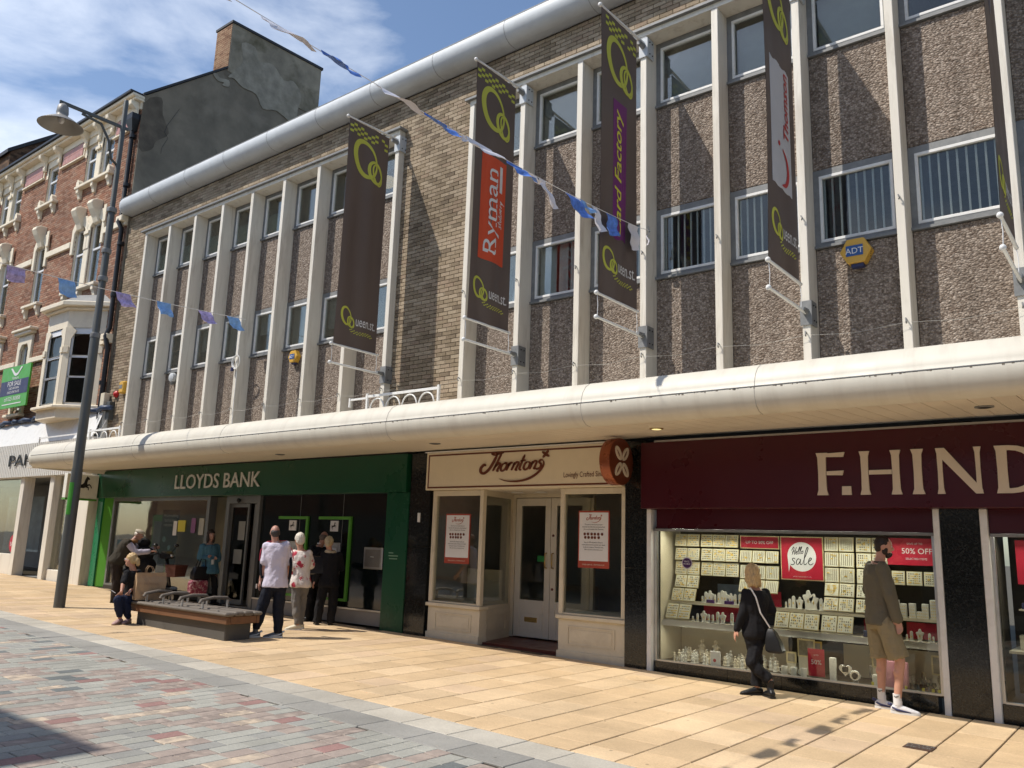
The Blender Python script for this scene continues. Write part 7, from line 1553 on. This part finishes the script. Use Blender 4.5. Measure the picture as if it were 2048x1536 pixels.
# the pair at the cash machine
SUIT = cloth('black_suit', (.008, .008, .010))
t, J, R, F, P, HM = person('suit', 'man in black suit leaning to the cash machine', 'e', (.34, .18, .13), (-.35, .9, -.35), (mat('thin_hair', (.10, .075, .06), .6), 'bald'), (SUIT, 'long', -.16, .03, dict(flare=.1)), (SUIT, 'long', .018, dict(to=1.03, hem=.066)), (SH_K, SH_K, True), k=1.0)
MB().tube([J['neck']+R*.056*cos(a)+F*.055*sin(a)+V((0, 0, .012)) for a in [2*pi*i/14 for i in range(15)]], .009, 6).to('collar', M['print_w'], t, smooth='all')
t, J, R, F, P, HM = person('blonde', 'blonde woman in black coat with cream scarf, back turned at cash machine', 'b', PINK, (-.7, .7, -.15), (mat('pale_blonde', (.50, .40, .24), .6, var=.3, vs=60), 'tied'), (BLK, 'long', -.16, .03, dict(flare=.3)), (BLK, 'long', .02, dict(to=1.05, hem=.072)), (SH_K, SH_K, True), k=.95)
q = MB(); [cap_(q, J['neck']+R*.085*cos(a)+F*.07*sin(a)+V((0, 0, -.03+.02*sin(a*2))), J['neck']+R*.085*cos(a+.5)+F*.07*sin(a+.5)+V((0, 0, -.03)), .028, .028) for a in [2*pi*i/12 for i in range(12)]]; blob('scarf', q, mat('cream_scarf', (.46, .38, .26), .8), t, .01, 3, .008, 25)
hbk = thing('handbag', 'shiny black handbag over shoulder of blonde woman at cash machine', 'bag', (-12.23, 9.82, 1.05))
MB().loft([[V((-12.20, 9.80, z))+R*dx*w_+F*dy*.05 for dx, dy in ((-1, -1), (1, -1), (1, 1), (-1, 1))] for w_, z in ((.10, 1.38), (.15, 1.28), (.15, 1.10), (.11, 1.05))]).to('pouch', mat('patent_black', (.015, .016, .02), .18), hbk, smooth=True, fix=True, bev=.02)
MB().tube([V((-12.20, 9.80, 1.36))+R*.09, J['shL']+V((0, 0, .085)), V((-12.20, 9.80, 1.36))-R*.09], .01, 6).to('strap', BLK, hbk)
# the woman in the blue shirt
t, J, R, F, P, HM = person('blue', 'dark haired woman in loose blue shirt waiting at bank doorway', 'f', (.36, .20, .15), (.9, -.1, .05), (DHAIR, 'long'), (cloth('denim_blue', (.06, .145, .20)), 'long', -.16, .045, dict(flare=.5)), (BLK, 'long', .004, dict(to=1.0, hem=.05)), (SH_K, SH_K, True), k=.95, handdirs={'L': ((.4, -.7, .1), (0, 0, 1)), 'R': ((.4, .7, .1), (0, 0, 1))})
hb1 = thing('handbag', 'black handbag with two handles on arm of woman in blue', 'bag', (-16.15, 9.93, .78))
c0 = V((J['wrR'].x-.06, J['wrR'].y-.16, .93))
MB().loft([[c0+V((dx*.07, dy*w_, z)) for dx, dy in ((-1, -1), (1, -1), (1, 1), (-1, 1))] for w_, z in ((.13, .10), (.19, -.02), (.19, -.14), (.17, -.17))]).to('pouch', mat('bag_black', (.012, .012, .014), .35), hb1, smooth=True, fix=True, bev=.02)
for dx in (-.05, .05): MB().tube([c0+V((dx, .09, .08)), c0+V((dx, .07, .24)), c0+V((dx, -.03, .26)), c0+V((dx, -.09, .08))], .011, 6).to('handle', BLK, hb1)
fb_ = thing('tote_bag', 'floral red and cream bag held below the black handbag', 'bag', (-16.15, 9.93, .5))
fmm = mat('floral_bag', (.18, .02, .05), .6, dirt=(.55, .45, .42), ds=26, da=1.0, var=.5, vs=20)
MB().loft([[c0+V((dx*.08+.03, dy*w_-.04, z)) for dx, dy in ((-1, -1), (1, -1), (1, 1), (-1, 1))] for w_, z in ((.16, -.175), (.2, -.22), (.19, -.42), (.15, -.46))]).to('pouch', fmm, fb_, smooth=True, fix=True, bev=.02)
MB().tube([c0+V((.03, .08, -.18)), c0+V((.03, .03, -.05)), c0+V((.03, -.08, -.18))], .01, 6).to('handle', BLK, fb_)
cu = MB().lathe([(.03, 0), (.036, .09), (.034, .1)], J['wrR']+V((.05, .04, -.12)), 12).to('cup', mat('cup_grey', (.35, .38, .38), .4), origin=J['wrR']); tag(cu, 'small pale cup in the hands of woman in blue', 'cup')
# the man leaning over the scooter
t, J, R, F, P, HM = person('lean', 'man in flat cap and dark gilet leaning over mobility scooter', 'e', (.34, .18, .13), (.70, .62, -.35), (WHAIR, 'cap'), (cloth('gilet_olive', (.040, .034, .024)), 'none', -.16, .045, dict(belly=.05)), (cloth('brown_trousers', (.030, .022, .018)), 'long', .02, dict(to=1.03, hem=.065)), (SH_K, SH_K, True), k=1.0)
q = MB()
for s_ in 'LR': limb(q, J['sh'+s_]-V((0, 0, .02)), J['el'+s_], V(J['el'+s_]).lerp(J['wr'+s_], .93), .062, .054, .042, g=.012)
for s_ in 'LR':
    qq = MB(); limb(qq, J['sh'+s_]-V((0, 0, .02)), J['el'+s_], V(J['el'+s_]).lerp(J['wr'+s_], .93), .060, .052, .042, g=.012); blob('sleeve', qq, cloth('lilac_knit', (.42, .40, .48)), t, .01, 4, .010, 15)
q = MB(); q.ell(P(0, -.005, .062), (.088, .105, .048), 16, 8, HM); q.ell(P(0, .075, .055), (.06, .05, .014), 12, 6, HM); blob('flat_cap', q, mat('stone_cap', (.45, .41, .32), .8), t, .007, 3)
q = MB(); q.tube([J['neck']+R*.09*cos(a)+F*.08*sin(a)+V((0, 0, -.045)) for a in [2*pi*i/14 for i in range(15)]], .034, 8); q.to('tan_collar', mat('tan_collar', (.22, .11, .04), .8), t, smooth='all')
# the seated woman
t, J, R, F, P, HM = person('sit', 'seated blonde woman in black top and jeans on the bench end', 'b', PINK, (-.85, -.45, .05), (BLONDE, 'tied'), (BLK, 'half', -.1, .02, dict(belly=.03)), (cloth('navy_jeans', (.012, .018, .045)), 'long', .014, dict(to=.9, hem=.045)), (mat('pink_pump', (.40, .26, .24), .5), mat('tan_sole', (.3, .2, .14), .6), False), k=.93,
    handdirs={'L': ((-.5, -.2, -.6), (-.2, -.8, 0)), 'R': ((-.3, -.3, -.6), (-.2, -.8, 0))})
for sx in (-1, 1): MB().tube([P(.031*sx+.022*cos(a), .094, .006+.017*sin(a)) for a in [2*pi*i/12 for i in range(13)]], .0022, 5).to('glasses_rim', M['silver'], t); MB().tube([P(.055*sx, .09, .012), P(.078*sx, .0, .01)], .002, 5).to('glasses_arm', M['silver'], t)
MB().tube([J['wrR']+V((.028*cos(a), .02*sin(a), .028*sin(a))) for a in [2*pi*i/12 for i in range(13)]], .005, 5).to('wristwatch', M['silver'], t)
ci = MB().cyl(J['wrL']+V((-.08, -.06, -.02)), J['wrL']+V((-.14, -.10, .02)), .004, .004, 6).to('cigarette', M['print_w'], origin=J['wrL']); tag(ci, 'white cigarette in left hand of seated woman', 'cigarette')
finish_blobs()

# paper carrier bag on the bench
pb = thing('paper_bag', 'large brown paper carrier bag standing on bench by seated woman', 'bag', (-13.45, 7.45, .58))
KP = mat('kraft_paper', (.42, .28, .16), .8, var=.12, vs=6, bump=.5, bs=14); cx, cy = -13.50, 7.47; dv, sv = V((.46, .60, 0)).normalized(), V((.60, -.46, 0)).normalized()
c0 = V((-13.64, 7.46, .585)); dv = V((.25, .97, 0)).normalized(); sv = V((.97, -.25, 0)).normalized()
W2, D2, H2 = .235, .10, .44
def bp_(a, b, z, j=0): return c0+dv*a*W2+sv*b*D2*(1 if z < .3 else .75)+V((0, 0, z))+V((.01*sin(a*9+z*20), .008*cos(b*7+z*17), 0))*j
q = MB(); n = 7; per = [(-1+2*i/n, -1) for i in range(n)]+[(1, -1), (1, -.3), (1, .3)]+[(1-2*i/n, 1) for i in range(n)]+[(-1, 1), (-1, .3), (-1, -.3)]
rg = [[bp_(a, b, z, 1 if z > 0 else 0) for a, b in per] for z in (0, .09, .19, .29, .38, H2)]
k_ = len(per); q.add([p for r in rg for p in r], [(i*k_+j, i*k_+(j+1) % k_, (i+1)*k_+(j+1) % k_, (i+1)*k_+j) for i in range(5) for j in range(k_)]+[tuple(range(k_))[::-1]]); q.to('bag_body', KP, pb)
for b in (-.7, .7): MB().tube([bp_(-.35, b, H2-.02), bp_(-.36, b, H2+.06), bp_(-.2, b, H2+.115), bp_(.0, b, H2+.10), bp_(.15, b, H2+.05), bp_(.16, b, H2-.02)], .006, 6).to('handle', KP, pb)
words(MB(), 'PRIMARK', lambda u, v, tt=0: tuple(bp_(0, 1, .24)+dv*(u+.0)+V((0, 0, v))+sv*(.012+tt)), .06, 0, 1, 'CENTER').to('faint_print', mat('kraft_print', (.30, .20, .13), .8), pb)

# mobility scooter
ms = thing('mobility_scooter', 'black mobility scooter with brown front basket parked by bank window', 'mobility scooter', (-17.0, 9.75, gz(-17)))
C0 = V((-17.2, 9.38, gz(-17))); hd = V((.93, .36, 0)).normalized(); sd = V((hd.y, -hd.x, 0))
def sp(f, s_, z): return C0+hd*f+sd*s_+V((0, 0, z))
GB = mat('gloss_black', (.012, .012, .013), .2, var=.1, coat=.3)
def wheel(f, s_, r):
    c = sp(f, s_, r); MX = Matrix.Rotation(math.atan2(sd.y, sd.x), 3, 'Z') @ Matrix.Rotation(pi/2, 3, 'Y')
    o = MB().lathe([(r*.6, -.05), (r*.92, -.045), (r, -.02), (r, .02), (r*.92, .045), (r*.6, .05)], c, 22, MX).to('wheel', mat('tyre_rubber', (.02, .02, .02), .85) if not bpy.data.materials.get('tyre_rubber') else bpy.data.materials['tyre_rubber'], ms, smooth=True); MB().lathe([(r*.58, -.052), (r*.2, -.056), (r*.2, .056), (r*.58, .052)], c, 14, MX).to('hub', M['steel'], o)
for s_ in (-.24, .24): wheel(-.42, s_, .15)
for s_ in (-.2, .2): wheel(.48, s_, .13)
MB().loft([[sp(f, sx*w_, z) for sx, z in ((-1, z0), (1, z0), (1, z1), (-1, z1))] for f, w_, z0, z1 in ((-.62, .18, .2, .34), (-.5, .27, .16, .44), (-.25, .27, .14, .42), (-.1, .22, .12, .2), (.3, .22, .12, .2), (.42, .25, .14, .36), (.58, .2, .2, .34), (.66, .1, .22, .28))]).to('body', GB, ms, smooth=True, fix=True, bev=.02)
MB().cyl(sp(-.38, 0, .4), sp(-.38, 0, .62), .04).to('seat_post', M['lamp_grey'], ms)
MB().loft([[sp(f, sx*w_, z) for sx, z in ((-1, .6), (1, .6), (1, zz), (-1, zz))] for f, w_, zz in ((-.6, .2, .68), (-.4, .25, .71), (-.15, .22, .69))]).to('seat', BLK, ms, smooth=True, fix=True, bev=.03)
MB().loft([[sp(-.45-.05*(z-.7)+dx, sx*w_, z) for dx, sx in ((-.05, -1), (-.05, 1), (.05, 1), (.05, -1))] for w_, z in ((.2, .68), (.24, .85), (.23, 1.05), (.16, 1.16))]).to('backrest', BLK, ms, smooth=True, fix=True, bev=.03)
MB().ell(sp(-.20, .05, 1.24), (.14, .14, .10), 14, 8).to('headrest', BLK, ms, smooth='all')
for s_ in (-.28, .28): MB().tube([sp(-.55, s_, .75), sp(-.5, s_, .86), sp(-.2, s_, .87)], [.02, .03, .03], 8).to('armrest', BLK, ms, smooth='all')
MB().tube([sp(.52, 0, .3), sp(.46, 0, .6), sp(.38, 0, .98)], [.055, .04, .04], 10).to('steering_column', GB, ms, smooth='all')
MB().loft([[sp(f, sx*w_, z) for sx, z in ((-1, z0), (1, z0), (1, z1), (-1, z1))] for f, w_, z0, z1 in ((.26, .10, .94, 1.0), (.36, .15, .93, 1.08), (.46, .12, .92, 1.05), (.52, .06, .92, 1.0))]).to('dashboard', GB, ms, smooth=True, fix=True, bev=.015)
q = MB(); q.ell(sp(.50, 0, .985), (.055, .055, .04), 12, 8); q.to('headlamp', M['silver'], ms, smooth='all')
MB().tube([sp(.22, -.30, 1.0), sp(.3, -.2, 1.03), sp(.36, 0, 1.0), sp(.3, .2, 1.03), sp(.22, .30, 1.0)], .017, 8).to('handlebar', BLK, ms, smooth='all')
for s_ in (-1, 1):
    o = MB().tube([sp(.32, s_*.17, 1.02), sp(.34, s_*.27, 1.12), sp(.34, s_*.31, 1.16)], .008, 6).to('mirror_stalk', BLK, ms); MB().ell(sp(.34, s_*.33, 1.20), (.05, .05, .04), 12, 8).to('mirror', GB, o, smooth='all')
BR = mat('basket_brown', (.10, .035, .025), .6, var=.3, vs=40, bump=.5, bs=60)
q = MB(); rg = []
for z, k_ in ((.56, .8), (.68, .9), (.80, 1.0)): rg.append([sp(.66+.13*k_*fx, .2*k_*sx, z) for fx, sx in ((-1, -1), (-1, -.3), (-1, .3), (-1, 1), (1, 1), (1, .3), (1, -.3), (1, -1))])
n = 8; q.add([p for r in rg for p in r], [(i*n+j, i*n+(j+1) % n, (i+1)*n+(j+1) % n, (i+1)*n+j) for i in range(2) for j in range(n)]+[tuple(range(n))]); q.to('basket', BR, ms)
for z in (.6, .66, .72, .80): MB().tube([sp(.66+(.13*(.8+.2*(z-.56)/.24)+.004)*fx, (.2*(.8+.2*(z-.56)/.24)+.004)*sx, z) for fx, sx in ((-1, -1), (-1, 1), (1, 1), (1, -1), (-1, -1))], .007, 5).to('basket_wire', BR, ms)
jk = thing('jacket', 'black jacket draped over scooter seat beside the leaning man', 'jacket', tuple(sp(-.55, 0, .7)))
q = MB(); q.ell(sp(-.16, .05, .98), (.2, .2, .20), 14, 10); q.ell(sp(-.12, .05, .78), (.22, .22, .2), 14, 10); blob('cloth', q, BLK, jk, .014, 4, .03, 9); finish_blobs()
